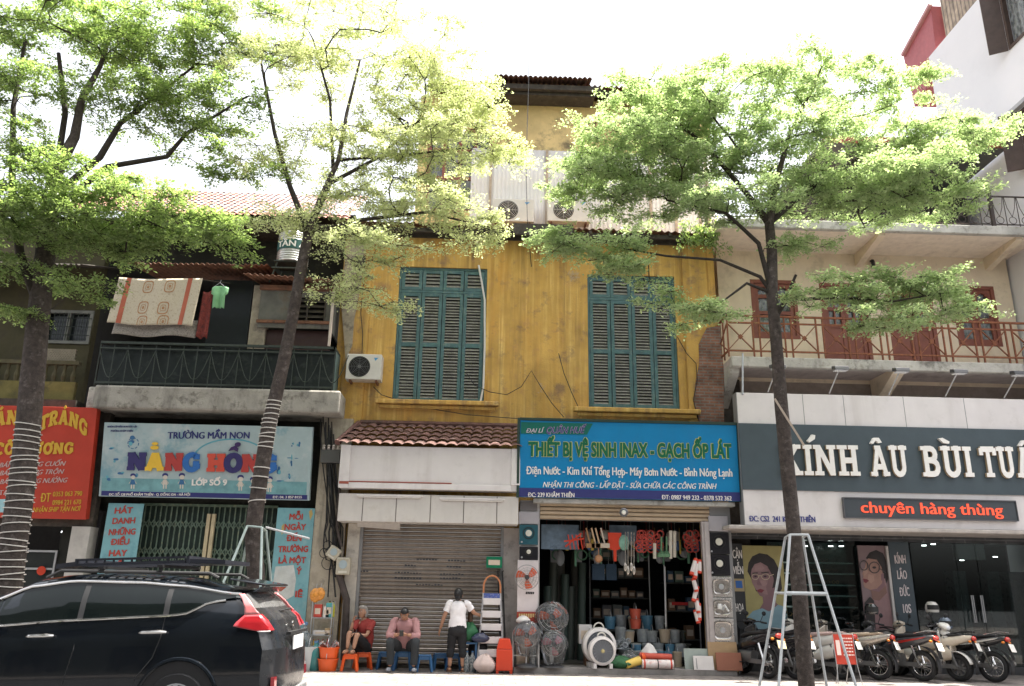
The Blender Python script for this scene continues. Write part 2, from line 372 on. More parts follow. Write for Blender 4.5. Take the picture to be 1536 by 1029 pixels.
def slab_text(panel, mb, glyphs, x0, x1, yb, cap, d=.006, th=.02, t=.2, gap=.06, slant_y=None, arch=0., jitter=None):
    """glyphs: list of 'H', ' ', or ('A','circ')"""
    tot = 0; lay = []; mb.seg.append((len(mb.v), len(mb.f)))
    for g in glyphs:
        if g == ' ': tot += .38; continue
        ch, ac = (g, ()) if isinstance(g, str) else (g[0], g[1:])
        wd, polys = slab_glyph(ch, ac, t); lay.append((tot, polys)); tot += wd + gap
    tot -= gap
    u0, v0 = panel.uv(x0, yb); u1, v1 = panel.uv(x1, yb if slant_y is None else slant_y); vc = panel.uv(x0, yb - cap)[1] - v0
    k = 0
    for off, polys in lay:
        for pl in polys:
            e = (k % 7) * .0006; k += 1
            pts = []
            for x, y in pl:
                xx = (x + off) / tot
                pts.append(panel.at(u0 + (u1 - u0) * xx, v0 + (v1 - v0) * xx + vc * (y + arch * (1 - (2 * xx - 1) ** 2)), d + th + e))
            mb.prism3(pts, panel.n * -(th + e))
    return mb
# ================================================================ SETTING
m_asph = mat('asphalt', (.055, .055, .058), .9, var=.25, scale=3, blotch=((.09, .088, .085), .5, 1.2), bump=.4, bscale=180)
m_pave = brick_mat('paving', (.21, .185, .168), (.175, .155, .145), (.11, .10, .095), .4, .4, .008, axis='XY', r=.9)
m_kerb = mat('kerb_stone', (.4, .39, .37), .85, bump=.3)
def ground_sheet(name, x0, x1, y0, y1, z, m):
    return tag(MB().quad((x0, y0, z), (x1, y0, z), (x1, y1, z), (x0, y1, z)).build(name, m), kind='structure')
ground_sheet('road', -120, 120, -60, 140, -.14, m_asph)
tag(MB().box(-60, 60, 12.25, 24, -.13, 0).build('pavement', m_pave), kind='structure')
tag(MB().box(-60, 60, 12.05, 12.248, -.13, .012).build('kerb', m_kerb, bevel=.03), kind='structure')
tag(MB().box(-60, 60, -1.6, -.3, -.13, 0).box(-60, 60, -8, -1.602, -.13, -.004).build('pavement', m_pave), kind='structure')

# shared materials
m_yellow = mat('yellow_limewash', (.52, .315, .085), .9, spots=((.40, .30, .2), .75, 1.5, .635), var=.2, scale=1.3,
    streak=[((.30, .15, .035), .9, 6, .3), ((.12, .08, .045), .95, 4.2, .2), ((.84, .60, .22), .9, 9, .25), ((.66, .30, .05), .5, 2.0, .5)], blotch=[((.2, .13, .09), .75, 2.2), ((.42, .23, .1), .6, 5)], bump=.35, bscale=25)
m_yellow_glare = mat('yellow_limewash_glare_sooty', (.64, .48, .23), .9, var=.25, scale=1.1, streak=[((.06, .06, .06), .8, 1.5, .3)], blotch=[((.06, .055, .05), .8, .9)], bump=.3)  # glare bleaching is in the pale base; the sooty streaks are stains
m_teal = mat('teal_paint', (.06, .128, .135), .55, var=.25, scale=5, blotch=[((.15, .23, .225), .6, 7), ((.1, .11, .1), .5, 14)], bump=.2, bscale=60)
m_slat = mat('dusty_slat_paint', (.19, .185, .165), .7, var=.3, scale=8, blotch=((.27, .25, .21), .7, 20))
m_dark = flat('dark_gap', (.012, .012, .012), .9)
m_conc = mat('stained_concrete', (.45, .43, .39), .9, var=.2, scale=2, streak=[((.10, .095, .085), .8, 2.4, .5)], blotch=[((.09, .085, .075), .85, 1.8), ((.2, .18, .14), .6, 6)], bump=.5, bscale=20)
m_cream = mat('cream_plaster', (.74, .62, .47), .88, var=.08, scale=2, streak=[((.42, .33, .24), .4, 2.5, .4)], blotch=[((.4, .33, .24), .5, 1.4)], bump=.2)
m_white = mat('white_board', (.70, .66, .65), .6, var=.05, scale=2, streak=[((.5, .45, .43), .55, 2.2, .25)], blotch=((.52, .48, .46), .35, 2.5))
m_white2 = mat('white_panel', (.60, .565, .53), .55, var=.06, scale=3, streak=[((.4, .36, .32), .5, 3, .3)], blotch=((.42, .38, .34), .4, 3))
m_brick = brick_mat('bare_brick', (.27, .115, .07), (.2, .09, .06), (.20, .165, .14), .21, .068, .013)
m_tile = mat('clay_tile', (.11, .054, .045), .85, var=.35, scale=7, blotch=[((.07, .05, .045), .8, 4), ((.2, .12, .1), .5, 11)], bump=.5, bscale=30)
m_rust = mat('rusty_sheet', (.16, .075, .045), .85, var=.35, scale=5, blotch=((.05, .04, .035), .8, 6), bump=.3)
m_soot = mat('sooty_wood', (.05, .042, .034), .85, var=.4, scale=6, blotch=((.11, .09, .07), .6, 7))
m_steel = flat('galvanised_steel', (.45, .46, .47), .4, metal=.6)
m_iron = mat('rusty_iron', (.2, .07, .035), .8, var=.4, scale=14, blotch=((.32, .14, .05), .6, 25))
m_black = flat('black_rubber', (.015, .015, .016), .6)
m_cable = flat('black_cable', (.02, .02, .02), .6)
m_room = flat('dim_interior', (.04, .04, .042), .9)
m_greyfr = flat('grey_frame', (.22, .22, .22), .5)

def wall_holes(mb, x0, x1, z0, z1, y0, y1, holes):
    xs = sorted({x0, x1, *[h[0] for h in holes], *[h[1] for h in holes]}); zs = sorted({z0, z1, *[h[2] for h in holes], *[h[3] for h in holes]})
    for a, b in zip(xs, xs[1:]):
        for c, d in zip(zs, zs[1:]):
            if not any(h[0] <= a and b <= h[1] and h[2] <= c and d <= h[3] for h in holes): mb.box(a, b, y0, y1, c, d)
    return mb
def pantiles(mb, A, B, C, D, courses, cols, amp=.02, step=.03):
    """roof plane with corners A (top left) B (top right) C (bottom right) D (bottom left)"""
    A, B, C, D = map(Vector, (A, B, C, D)); nrm = (B - A).cross(D - A).normalized(); nrm = nrm if nrm.z > 0 else -nrm
    sub = 4
    for c in range(courses):
        v0, v1 = c / courses, (c + 1.12) / courses
        js = [rnd.uniform(-.008, .008) for _ in range(cols + 1)]
        def fn(u, v, v0=v0, v1=v1, js=js):
            vv = min(v0 + (v1 - v0) * v, 1.03); p = (A * (1 - u) + B * u) * (1 - vv) + (D * (1 - u) + C * u) * vv
            return p + nrm * (amp * abs(math.sin(math.pi * u * cols)) ** .7 + step * v + js[int(min(u, .999) * cols)] + .012)
        mb.grid(fn, cols * sub, 2)
    return mb
def corrug(mb, A, B, C, D, waves, amp=.012, ragged=0):
    A, B, C, D = map(Vector, (A, B, C, D)); nrm = (B - A).cross(D - A).normalized()
    rr = [rnd.uniform(0, ragged) for _ in range(40)]
    def fn(u, v):
        e = 1 - rr[int(u * 39.9)] if v > .99 else v
        return (A * (1 - u) + B * u) * (1 - e) + (D * (1 - u) + C * u) * e + nrm * amp * math.sin(2 * math.pi * u * waves)
    return mb.grid(fn, waves * 6, 3)

# ================================================================ YELLOW HOUSE
YW = 17.2
xl = P(507, 500, YW).x; xr = P(1077, 500, YW).x; zt = P(780, 345, YW).z
yh = thing('yellow_house', 'weathered yellow shophouse with two tall teal louvred windows and a tiled lean-to', 'house', ((xl + xr) / 2, YW, 0))
W1 = rect(594, 401, 728.5, 603, YW); W2 = rect(882, 413, 1015.5, 612, YW)
blue_x0 = P(806, 870, 17).x; blue_x1 = P(1063, 870, 17).x; z_open = P(930, 779, 17).z
sh_x0 = P(537, 880, 17).x; sh_x1 = P(752, 880, 17).x; z_sh = P(650, 788, 17).z
mb = MB(); z_lo = P(700, 690, YW).z
wall_holes(mb, xl, xr, z_lo, zt, YW, YW + .3, [W1, W2])
wall_holes(mb, xl, xr, 0, z_lo - .002, YW - .001, YW + .3, [(blue_x0, blue_x1, -.01, z_open), (sh_x0, sh_x1, -.01, z_sh)])
mb.build('wall', m_yellow, yh)
mb = MB()                                   # pilasters and reveals
for px0, px1 in ((518, 552), (1027, 1064)):
    a = P(px0, 500, YW).x; b = P(px1, 500, YW).x; MB().box(a, b, YW - .06, YW - .001, z_lo, zt - .02).build('pilaster', m_yellow, yh, bevel=.01)
# a thin raised moulding across the top
MB().box(xl + .02, xr - .02, YW - .11, YW - .062, zt - .14, zt - .03).build('cornice', m_yellow, yh, bevel=.02)
# shutters
def louvre(mb, x0, x1, y, z0, z1, pitch=.042, d=.035):
    n = max(3, int((z1 - z0) / pitch)); p = (z1 - z0) / n
    for k in range(n):
        z = z0 + p * k + rnd.uniform(-.006, .006)
        mb.add([(x0, y - d * .5, z), (x1, y - d * .5, z), (x1, y + d * .5, z + p * .78), (x0, y + d * .5, z + p * .78),
                (x0, y - d * .5, z + .008), (x1, y - d * .5, z + .008), (x1, y + d * .5, z + p * .78 + .008), (x0, y + d * .5, z + p * .78 + .008)],
               [(0, 1, 2, 3), (7, 6, 5, 4), (0, 4, 5, 1), (2, 6, 7, 3)])
def shutter_window(wr, lab):
    x0, x1, z0, z1 = wr; y = YW + .07; fr = .05
    fm = MB().box(x0, x0 + fr, y - .03, y + .12, z0, z1).box(x1 - fr, x1, y - .03, y + .12, z0, z1).box(x0 + fr, x1 - fr, y - .03, y + .12, z1 - fr, z1)
    zt_ = z0 + (z1 - z0) * .815
    fm.box(x0 + fr, x1 - fr, y - .02, y + .1, zt_ - .03, zt_ + .03)
    win = fm.build('window', m_teal, yh, bevel=.006)
    MB().box(x0 + .01, x1 - .01, y + .13, y + .15, z0, z1).build('dark_backing', m_dark, win)
    n = 4; wd = (x1 - x0 - 2 * fr) / n; st = .075
    for k in range(n):
        a = x0 + fr + wd * k + .006; b = a + wd - .012
        for (c, d, nm) in ((zt_ + .035, z1 - fr - .005, 'fanlight_panel'), (z0 + .01, zt_ - .035, 'shutter_leaf')):
            dy = rnd.uniform(-.012, .012); q = MB(); yy = y + dy
            q.box(a, a + st, yy - .02, yy + .025, c, d).box(b - st, b, yy - .02, yy + .025, c, d)
            cuts = [c, d] if nm[0] == 'f' else [c, c + (d - c) * .515, d]
            q.box(a + st, b - st, yy - .018, yy + .023, c, c + .08).box(a + st, b - st, yy - .018, yy + .023, d - .08, d)
            if len(cuts) == 3: q.box(a + st, b - st, yy - .018, yy + .023, cuts[1] - .05, cuts[1] + .05)
            leaf = q.build(nm, m_teal, win, bevel=.004)
            s_ = MB()
            for e, (lo, hi) in enumerate(zip(cuts, cuts[1:])):
                louvre(s_, a + st - .005, b - st + .005, yy + .002, lo + (.08 if e == 0 else .05), hi - (.08 if hi == d else .05), .068, .04)
            # slats belong to the leaf: same mesh
            sm = s_.build('louvre_slats', m_slat, win, fix=False)
    return win
shutter_window(W1, ''); shutter_window(W2, '')
for (a, b, c, d) in ((563, 601, 748, 612), (860, 613, 1050, 624)):
    x0, x1, z0, z1 = rect(a, b, c, d, YW - .1)
    MB().box(x0, x1, YW - .2, YW - .061, z0 + .06, z1).box(x0 + .08, x1 - .08, YW - .13, YW - .061, z0 - .03, z0 + .058).build('sill', m_yellow, yh, bevel=.02)
# bare brick where the plaster fell
pts = [(1080, 488), (1060, 492), (1048, 516), (1049, 545), (1043, 575), (1041, 606), (1046, 625), (1052, 638), (1086, 638), (1086, 560)]
MB().prism([(P(x, y, YW - .07).x, P(x, y, YW - .07).z) for x, y in pts], YW - .075, YW - .061).build('brick_patch', m_brick, yh)
MB().prism([(P(x + 2, y, YW - .01).x, P(x, y, YW - .01).z) for x, y in [(520, 352), (548, 356), (540, 430), (530, 480), (527, 520), (517, 540), (510, 450)]], YW - .075, YW - .061).build('bare_render', mat('bare_render', (.3, .26, .2), .9, var=.3, blotch=((.12, .1, .08), .8, 4), streak=((.5, .3, .08), .6, 6, .5)), yh)
# tube of cable conduit over left window
MB().tube([P(718, 398, YW - .08), P(722, 420, YW - .1), P(727, 450, YW - .1), P(727, 520, YW - .09), P(725, 580, YW - .08), P(720, 606, YW - .08)], .022, 8).build('white_pipe', flat('pvc_white', (.6, .58, .55), .5), yh, smooth=True)
# eave of corrugated sheets over the wall
ea, eb = P(505, 352, 16.75), P(1078, 352, 16.75); eaz = P(790, 340, 16.75).z
eav = MB(); corrug(eav, (ea.x, 18.7, eaz + .3), (eb.x, 18.7, eaz + .3), (eb.x, 16.78, eaz), (ea.x, 16.78, eaz + .05), 55, .02, .03)
ro = eav.build('eave_roof', m_rust, yh, solid=.006, smooth=True)
mb = MB().box(ea.x, eb.x, 16.9, 16.96, eaz - .13, eaz - .03).box(ea.x, eb.x, 17.14, 17.198, eaz - .16, eaz + .02)
x = ea.x + .2
while x < eb.x: mb.beam((x, 16.85, eaz - .04), (x, 17.19, eaz + .0), .07, .07); x += .62
mb.build('rafter', m_soot, ro)
MB().box(P(770, 340, 16.7).x, P(860, 340, 16.7).x, 16.7, 16.72, eaz - .22, eaz + .06).build('eave_board', m_soot, ro)
# tiled lean-to with a hip at its left end
tl, tr, br, bl = P(540, 638, 17.12), P(783, 642, 17.12), P(783, 672, 16.4), P(505, 668, 16.4)
tz, bz = (tl.z + tr.z) / 2, (br.z + bl.z) / 2
ro2 = pantiles(MB(), (tl.x, 17.13, tz), (tr.x, 17.13, tz), (br.x, 16.38, bz), (bl.x, 16.38, bz), 5, 17, .045, .04).build('lean_to_roof', m_tile, yh, smooth=50)
MB().tube([(tl.x - .02, 17.1, tz + .04), (bl.x, 16.45, bz + .05)], [.06, .07], 8).tube([(tl.x, 17.11, tz + .05), (tr.x, 17.11, tz + .05)], .06, 8).build('ridge_tile', m_tile, ro2, smooth=True)
# roller shutter (closed)
mb = MB(); z = 0.06; k = 0
prof = []
while z < z_sh - .02:
    y = 17.09
    mb.add([(sh_x0 + .03, y, z), (sh_x1 - .03, y, z), (sh_x1 - .03, y - .045, z + .028), (sh_x0 + .03, y - .045, z + .028), (sh_x0 + .03, y - .045, z + .05), (sh_x1 - .03, y - .045, z + .05), (sh_x1 - .03, y, z + .074), (sh_x0 + .03, y, z + .074)],
           [(0, 1, 2, 3), (3, 2, 5, 4), (4, 5, 6, 7)]); z += .078
m_shut = mat('shutter_paint', (.28, .235, .195), .5, metal=.25, var=.14, scale=1.2, streak=[((.15, .135, .12), .6, 4, .3)], blotch=[((.45, .4, .35), .4, 2), ((.16, .12, .1), .5, 5)])
shut = mb.build('roller_shutter', m_shut, yh, smooth=50)
MB().box(sh_x0 + .03, sh_x1 - .03, 17.05, 17.11, 0.0, .06).build('shutter_rail', m_soot, shut)
m_sten = flat('stencil_black', (.05, .05, .055))           # rows of faint stencilled marks, too worn to read
for (px, py, n) in ((625, 840, 7), (672, 842, 6), (607, 849, 4), (670, 851, 5), (592, 860, 9), (660, 862, 8), (592, 868, 9), (660, 868, 7), (624, 878, 9), (540, 858, 3)):
    p = P(px, py, 17.05); st = MB()
    for k in range(n): xx = p.x + k * .062; st.box(xx, xx + .045, 17.041, 17.0475, p.z + rnd.uniform(-.004, .004), p.z + rnd.uniform(.018, .035))
    st.build('stencil_marks', m_sten, shut)
for xx in (sh_x0, sh_x1): MB().box(xx - .03, xx + .03, 17.0, 17.19, 0, z_sh).build('shutter_guide', m_greyfr, shut)
# upper floor set back
YU = 18.7; ux0 = P(626, 250, YU).x; ux1 = P(1068, 250, YU).x; uz0 = eaz + .1; uz1 = P(800, 149, YU).z
BW = rect(640, 192, 738, 318, YU)
wall_holes(MB(), ux0, ux1, uz0, uz1, YU, YU + .3, [BW]).build('upper_wall', m_yellow_glare, yh)
mb = MB(); ux = P(706, 280, YU).x; zc = P(800, 226, YU).z
corrug(mb, (ux, YU - .03, zc), (ux1, YU - .03, zc), (ux1, YU - .03, uz0 + .05), (ux, YU - .03, uz0 + .05), 60, .01)
mb.build('sheet_cladding', mat('white_sheet', (.72, .68, .64), .55, var=.06, scale=2, streak=((.55, .48, .4), .5, 4, .3)), yh, smooth=True, solid=.004)
mb = MB()
for px in (735, 820, 975, 1012, 1048, 1060):
    xx = P(px, 300, YU).x; mb.box(xx - .035, xx + .035, YU - .075, YU - .045, uz0 + .05, zc)
mb.build('cladding_batten', mat('rust_batten', (.42, .33, .25), .8, var=.3), yh)
x0, x1, z0, z1 = BW
fm = MB()
for t in range(5):
    xx = x0 + (x1 - x0 - .09) * t / 4; fm.box(xx, xx + .09, YU + .02, YU + .1, z0, z1)
for zz in (z0, z0 + (z1 - z0) * .38, z0 + (z1 - z0) * .72, z1 - .09):
    for t in range(4):
        a = x0 + (x1 - x0 - .09) * t / 4 + .09; b = x0 + (x1 - x0 - .09) * (t + 1) / 4; fm.box(a, b, YU + .022, YU + .098, zz, zz + .09)
m_brown = mat('red_brown_paint', (.23, .075, .05), .55, var=.2, blotch=((.15, .06, .045), .5, 6))
wn = fm.build('upper_window', m_brown, yh)
m_pane = glass_mat('window_glass', (.55, .6, .62), .35)
MB().box(x0, x1, YU + .055, YU + .065, z0, z1).build('pane', m_pane, wn)
MB().box(x0 - .2, x1 + .2, YU + .31, YU + .33, z0, z1).build('dark_backing', m_room, wn)
# main roof on top
rz = uz1
rf = MB(); corr = corrug(rf, (ux0 + .2, 21.5, rz + .85), (ux1 - .4, 21.5, rz + .85), (ux1 - .4, YU - .55, rz + .1), (ux0 + .2, YU - .55, rz + .1), 50, .03)
tp0, tp1 = P(740, 136, YU - .7), P(888, 138, YU - .7)
main = rf.build('main_roof', m_rust, yh, smooth=True, solid=.01)
pantiles(MB(), (tp0.x + .1, 19.6, rz + .52), (tp1.x - .1, 19.6, rz + .52), (tp1.x, YU - .7, rz + .13), (tp0.x, YU - .7, rz + .13), 4, 20, .05, .03).build('roof_tiles', m_tile, main, smooth=50)
MB().box(tp0.x - .15, tp1.x + .25, YU - .62, YU - .5, rz - .1, rz + .04).box(tp0.x, tp1.x + .1, YU - .5, YU, rz - .2, rz - .12).build('fascia_board', m_soot, main)
MB().box(ux0 + .2, ux1 - .4, YU - .45, YU - .4, rz - .15, rz + .06).build('gutter', m_soot, main)
MB().box(ux0, ux1, YU + .31, 22, 6, rz - .02).build('rear_block', m_yellow_glare, yh)
p = P(1012, 118, 19.5); q = P(1046, 108, 19.5)
MB().beam((p.x, 19.5, p.z - .1), (q.x - .25, 19.5, q.z - .12), .3, .06).beam((q.x - .3, 19.5, q.z - .1), (q.x, 19.5, q.z), .3, .05).build('roof_ridge', m_rust, main)
# open shop: inside walls, floor and the lintel with rolled up door
ox0, ox1 = blue_x0 + .02, blue_x1 - .02
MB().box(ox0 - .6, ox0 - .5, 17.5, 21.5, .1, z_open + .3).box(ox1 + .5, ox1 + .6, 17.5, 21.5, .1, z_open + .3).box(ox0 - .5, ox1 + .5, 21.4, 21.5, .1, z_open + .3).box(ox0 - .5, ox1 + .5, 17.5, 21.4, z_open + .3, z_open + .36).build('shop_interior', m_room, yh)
MB().box(ox0 - .5, ox1 + .5, 17.502, 21.398, .04, .1).build('shop_floor', mat('shop_floor', (.12, .11, .1), .6), yh)
tag(MB().box(P(770, 980, 16.7).x, P(1098, 980, 16.7).x, 16.42, 17.19, .002, .1).build('shop_step', mat('step_concrete', (.27, .25, .235), .85, var=.2, blotch=((.13, .12, .11), .6, 3))), kind='structure')
x0, x1, z0, z1 = rect(810, 756, 1063, 781, 16.75)
mb = MB(); n = 4
for k in range(n):
    a = z0 + (z1 - z0) * k / n; b = z0 + (z1 - z0) * (k + 1) / n
    mb.prism3([(x0, 16.75, a), (x0, 16.7, a + .02), (x0, 16.7, b - .02), (x0, 16.75, b)], (x1 - x0, 0, 0))
rb = mb.build('rolled_shutter', mat('beige_shutter', (.46, .36, .25), .55, var=.12, streak=((.3, .23, .16), .5, 3, 2)), yh, bevel=.006)
MB().box(x0 - .1, x1 + .1, 16.76, 17.198, z0 + .02, z1 + .2).build('shutter_box', m_greyfr, rb)
MB().box(P(800, 753, 16.6).x, P(1100, 753, 16.6).x, 16.5, 16.74, P(930, 757, 16.6).z, P(930, 751, 16.6).z).build('lintel_sheet', m_conc, yh)
# pillars flanking the open shop
x0, x1, _, _ = rect(778, 760, 808, 985, 16.9); zz = P(790, 752, 16.9).z
MB().box(x0, x1, 16.72, 17.19, .1, zz).build('pillar', mat('pale_pillar', (.5, .48, .47), .7, var=.1, blotch=((.3, .28, .27), .5, 3)), yh)
x0, x1, _, _ = rect(1066, 760, 1097, 985, 16.9)
MB().box(x0, x1, 16.72, 17.19, .1, zz).build('pillar', m_greyfr, yh)
x0, x1, _, _ = rect(1053, 790, 1064, 968, 16.8)
MB().box(x0, x1, 16.6, 16.72, .1, P(1058, 783, 16.7).z).box(x0 + .05, x1 - .03, 16.58, 16.599, .1, P(1058, 783, 16.7).z).build('door_jamb', mat('alu_jamb', (.42, .38, .37), .5, metal=.3), yh)
# pillar right of the shutter, pillar left of it
x0, x1, _, _ = rect(752, 795, 779, 985, 17)
MB().box(x0 + .03, x1, 17.0, 17.199, 0, P(765, 792, 17).z).build('pillar', mat('dirty_render', (.34, .31, .29), .85, var=.25, scale=3, blotch=((.16, .15, .14), .7, 4)), yh)
x0, x1, _, _ = rect(515, 795, 536, 985, 17)
MB().box(x0, x1 - .03, 17.0, 17.199, 0, P(520, 785, 17).z).build('pillar', mat('cream_pillar', (.5, .46, .4), .85, var=.15, blotch=((.25, .22, .2), .6, 4)), yh)
# white fascia over the closed shop
top = Panel((512, 667), (781, 674), (779, 741), (511, 728), 16.42); low = Panel((509, 738), (779, 745), (776, 792), (506, 772 + 4), 16.46)
pf = top.at(0, 0); pg = top.at(1, 1)
fa = MB(); top.board(fa, 0, 1, 0, 1, -.3, 0)
board = fa.build('fascia_board', m_white, yh, bevel=.01)
fr = MB(); top.board(fr, -.005, .05, .0, 1.0, .002, .045); top.board(fr, .051, .95, .0, .13, .002, .03); top.board(fr, .951, 1.0, .14, 1.0, .002, .03)
fr.build('fascia_trim', m_white, board, bevel=.006)
rd = MB(); top.board(rd, .0, .052, .09, .15, .046, .05); top.board(rd, .052, .62, .14, .165, .002, .02); rd.build('red_strip', flat('dull_red', (.33, .09, .06)), board)
lw = MB(); low.board(lw, 0, 1, 0, .98, -.55, 0); b2 = lw.build('soffit_panel', m_white2, yh, bevel=.01)
sm = MB()
for u in (.135, .32, .51, .695, .88): low.board(sm, u - .0022, u + .0022, .01, .97, .0, .003)
sm.build('panel_seam', flat('seam', (.12, .1, .09)), b2)
for a, b in ((535, 634), (659, 758)):
    l = MB(); u0, v0 = low.uv(a, 742 if a < 600 else 748); u1, _ = low.uv(b, 745)
    low.board(l, u0, u1, v0 - .03, v0 + .04, .002, .04); t_ = l.build('tube_lamp', m_white, yh, bevel=.008)
    MB().tube([low.at(u0 + .01, v0 - .06, .03), low.at(u1 - .01, v0 - .06, .03)], .013, 8).build('glass_tube', flat('tube_glass', (.62, .58, .55), .3), t_, smooth=True)
MB().prism3([P(536, 772, 16.9), P(600, 774, 16.9), P(600, 795, 16.9), P(536, 790, 16.9)], (0, .04, 0)).build('hanging_sheet', m_white2, yh)
# trailing plants on the right end of the eave are a thing of their own (see plants)
# ================================================================ NURSERY HOUSE (dark balcony house, tree shade put into its colours)
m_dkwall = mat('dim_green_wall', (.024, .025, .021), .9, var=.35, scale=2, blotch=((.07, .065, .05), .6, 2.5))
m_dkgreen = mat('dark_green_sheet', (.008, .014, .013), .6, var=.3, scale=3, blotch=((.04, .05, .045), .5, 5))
m_dkrail = mat('green_iron', (.035, .045, .038), .6, var=.3, scale=12)
nl = P(133, 600, 17.6).x; nr = P(512, 500, 17.6).x
nh = thing('nursery_house', 'dark old balcony house with tiled roof, green iron railing and stained concrete slab', 'house', ((nl + nr) / 2, 17.2, 0))
zs0, zs1 = P(320, 616, 16.5).z, P(320, 582, 16.5).z
x0 = P(142, 590, 16.5).x; x1 = P(511, 590, 16.5).x
m_conc2 = mat('shaded_grimy_concrete', (.34, .32, .285), .9, var=.2, scale=2, streak=[((.05, .048, .045), .9, 2.4, .5)], blotch=[((.06, .055, .05), .85, 1.5), ((.15, .135, .11), .6, 6)], bump=.5, bscale=20)  # darker copy of the stained concrete: deep shade in the colour, plus grime
MB().box(x0, x1, 16.45, 18.3, zs0, zs1).build('balcony_slab', m_conc2, nh, bevel=.04)
MB().box(x0 - .25, x0 - .002, 16.7, 18.3, zs0 + .03, zs1 + .02).build('slab_end', m_conc, nh, bevel=.04)
zr = P(320, 330, 18.2).z
gx0, gx1, gz1 = P(207, 800, 17.5).x, P(415, 800, 17.5).x, P(310, 757, 17.5).z
dz0, dz1 = zs1, P(300, 405, 18.2).z
dx0, dx1 = P(172, 450, 18.2).x, P(378, 450, 18.2).x
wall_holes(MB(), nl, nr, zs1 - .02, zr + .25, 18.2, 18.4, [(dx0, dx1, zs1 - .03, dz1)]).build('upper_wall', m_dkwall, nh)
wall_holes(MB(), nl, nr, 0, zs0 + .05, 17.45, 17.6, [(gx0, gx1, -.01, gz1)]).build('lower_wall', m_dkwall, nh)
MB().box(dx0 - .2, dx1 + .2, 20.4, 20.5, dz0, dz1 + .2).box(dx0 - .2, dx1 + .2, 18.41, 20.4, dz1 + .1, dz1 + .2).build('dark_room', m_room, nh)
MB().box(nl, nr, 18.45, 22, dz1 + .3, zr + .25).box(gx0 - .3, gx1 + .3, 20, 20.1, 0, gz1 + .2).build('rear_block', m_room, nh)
# balcony pillar and dark door leaf
x, x2, z0, z1 = rect(373, 428, 398, 580, 16.75); MB().box(x, x2, 16.72, 16.95, zs1, z1).build('balcony_pillar', mat('worn_cream', (.3, .26, .2), .9, var=.3, blotch=((.14, .12, .1), .7, 4)), nh, bevel=.02)
x, x2, z0, z1 = rect(310, 420, 372, 575, 17.6); MB().box(x, x2, 17.6, 17.66, zs1, z1).build('screen_board', flat('slate_board', (.045, .055, .06)), nh)
# railing
z0, z1 = zs1 + .02, P(320, 516, 16.6).z; xa, xb = P(146, 550, 16.6).x, P(501, 550, 16.6).x
rl = MB().box(xa, xb, 16.57, 16.63, z1 - .05, z1).box(xa, xb, 16.585, 16.615, z0 + .05, z0 + .09).box(xa, xb, 16.585, 16.615, z1 - .16, z1 - .13)
n = 17
for k in range(n + 1):
    xx = xa + (xb - xa) * k / n; rl.tube([(xx, 16.6, z0), (xx, 16.6, z1)], .011, 6)
    if k < n and k % 2 == 0:
        pl = [(xx + (xb - xa) / n * (2 * t / 10 - .0), 16.59, z1 - .18 - (z1 - z0 - .35) * math.sin(math.pi * t / 10)) for t in range(11)]
        rl.tube(pl, .01, 6)
rl.box(xb - .04, xb, 16.57, 18.2, z1 - .05, z1).box(xb - .03, xb - .01, 16.64, 18.2, z0 + .05, z0 + .09)
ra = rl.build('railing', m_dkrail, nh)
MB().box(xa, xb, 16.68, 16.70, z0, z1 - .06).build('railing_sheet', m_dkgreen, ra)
MB().box(xb - .02, xb, 16.71, 18.18, z0, z1 - .06).build('side_sheet', mat('pale_teal_sheet', (.13, .19, .18), .7, var=.3, streak=((.06, .07, .06), .8, 6, 1)), ra)
# wooden box room on the right end of the balcony
x, x2, z0, z1 = rect(389, 430, 497, 492, 16.62)
m_boards = mat('grey_boards', (.14, .137, .122), .85, var=.3, scale=3, streak=[((.07, .06, .05), .8, 7, .6)], blotch=((.12, .08, .05), .6, 3))
lw0, lw1, lz0, lz1 = rect(434, 446, 489, 485, 16.62)
bxm = wall_holes(MB(), x, x2, z0, z1, 16.62, 16.66, [(lw0, lw1, lz0, lz1)]); bxm.box(x2 - .04, x2, 16.662, 18.19, z0, z1)
bx = bxm.build('box_room', m_boards, nh)
MB().box(x2 - .001, x2 + .05, 16.58, 16.64, z1 - 1.35, z1 + .02).build('corner_post', mat('pale_post', (.55, .47, .42), .6), bx)
MB().box(x - .02, x2 + .02, 16.55, 16.618, z1 - .1, z1).box(x - .02, x2 - .01, 16.57, 16.618, z0 + .1, z0 + .16).build('cross_rail', m_rust, bx)
lv = MB(); louvre(lv, lw0 + .03, lw1 - .03, 16.63, lz0, lz1, .11, .09)
lv.box(lw0, lw0 + .03, 16.58, 16.66, lz0, lz1).box(lw1 - .03, lw1, 16.58, 16.66, lz0, lz1).box((lw0 + lw1) / 2 - .015, (lw0 + lw1) / 2 + .015, 16.575, 16.6, lz0, lz1); lv.build('louvre_window', m_soot, bx)
MB().box(x, x2, 16.8, 16.84, z0 - .45, z0).build('box_skirt', flat('dark_red_board', (.045, .02, .017)), bx)
aw = MB(); corrug(aw, (x - .1, 18.1, z1 + .35), (x2 + .25, 18.1, z1 + .35), (x2 + .25, 16.2, z1 + .03), (x - .3, 16.2, z1 + .12), 16, .02, .04); aw.build('box_roof', m_rust, bx, solid=.006, smooth=True)
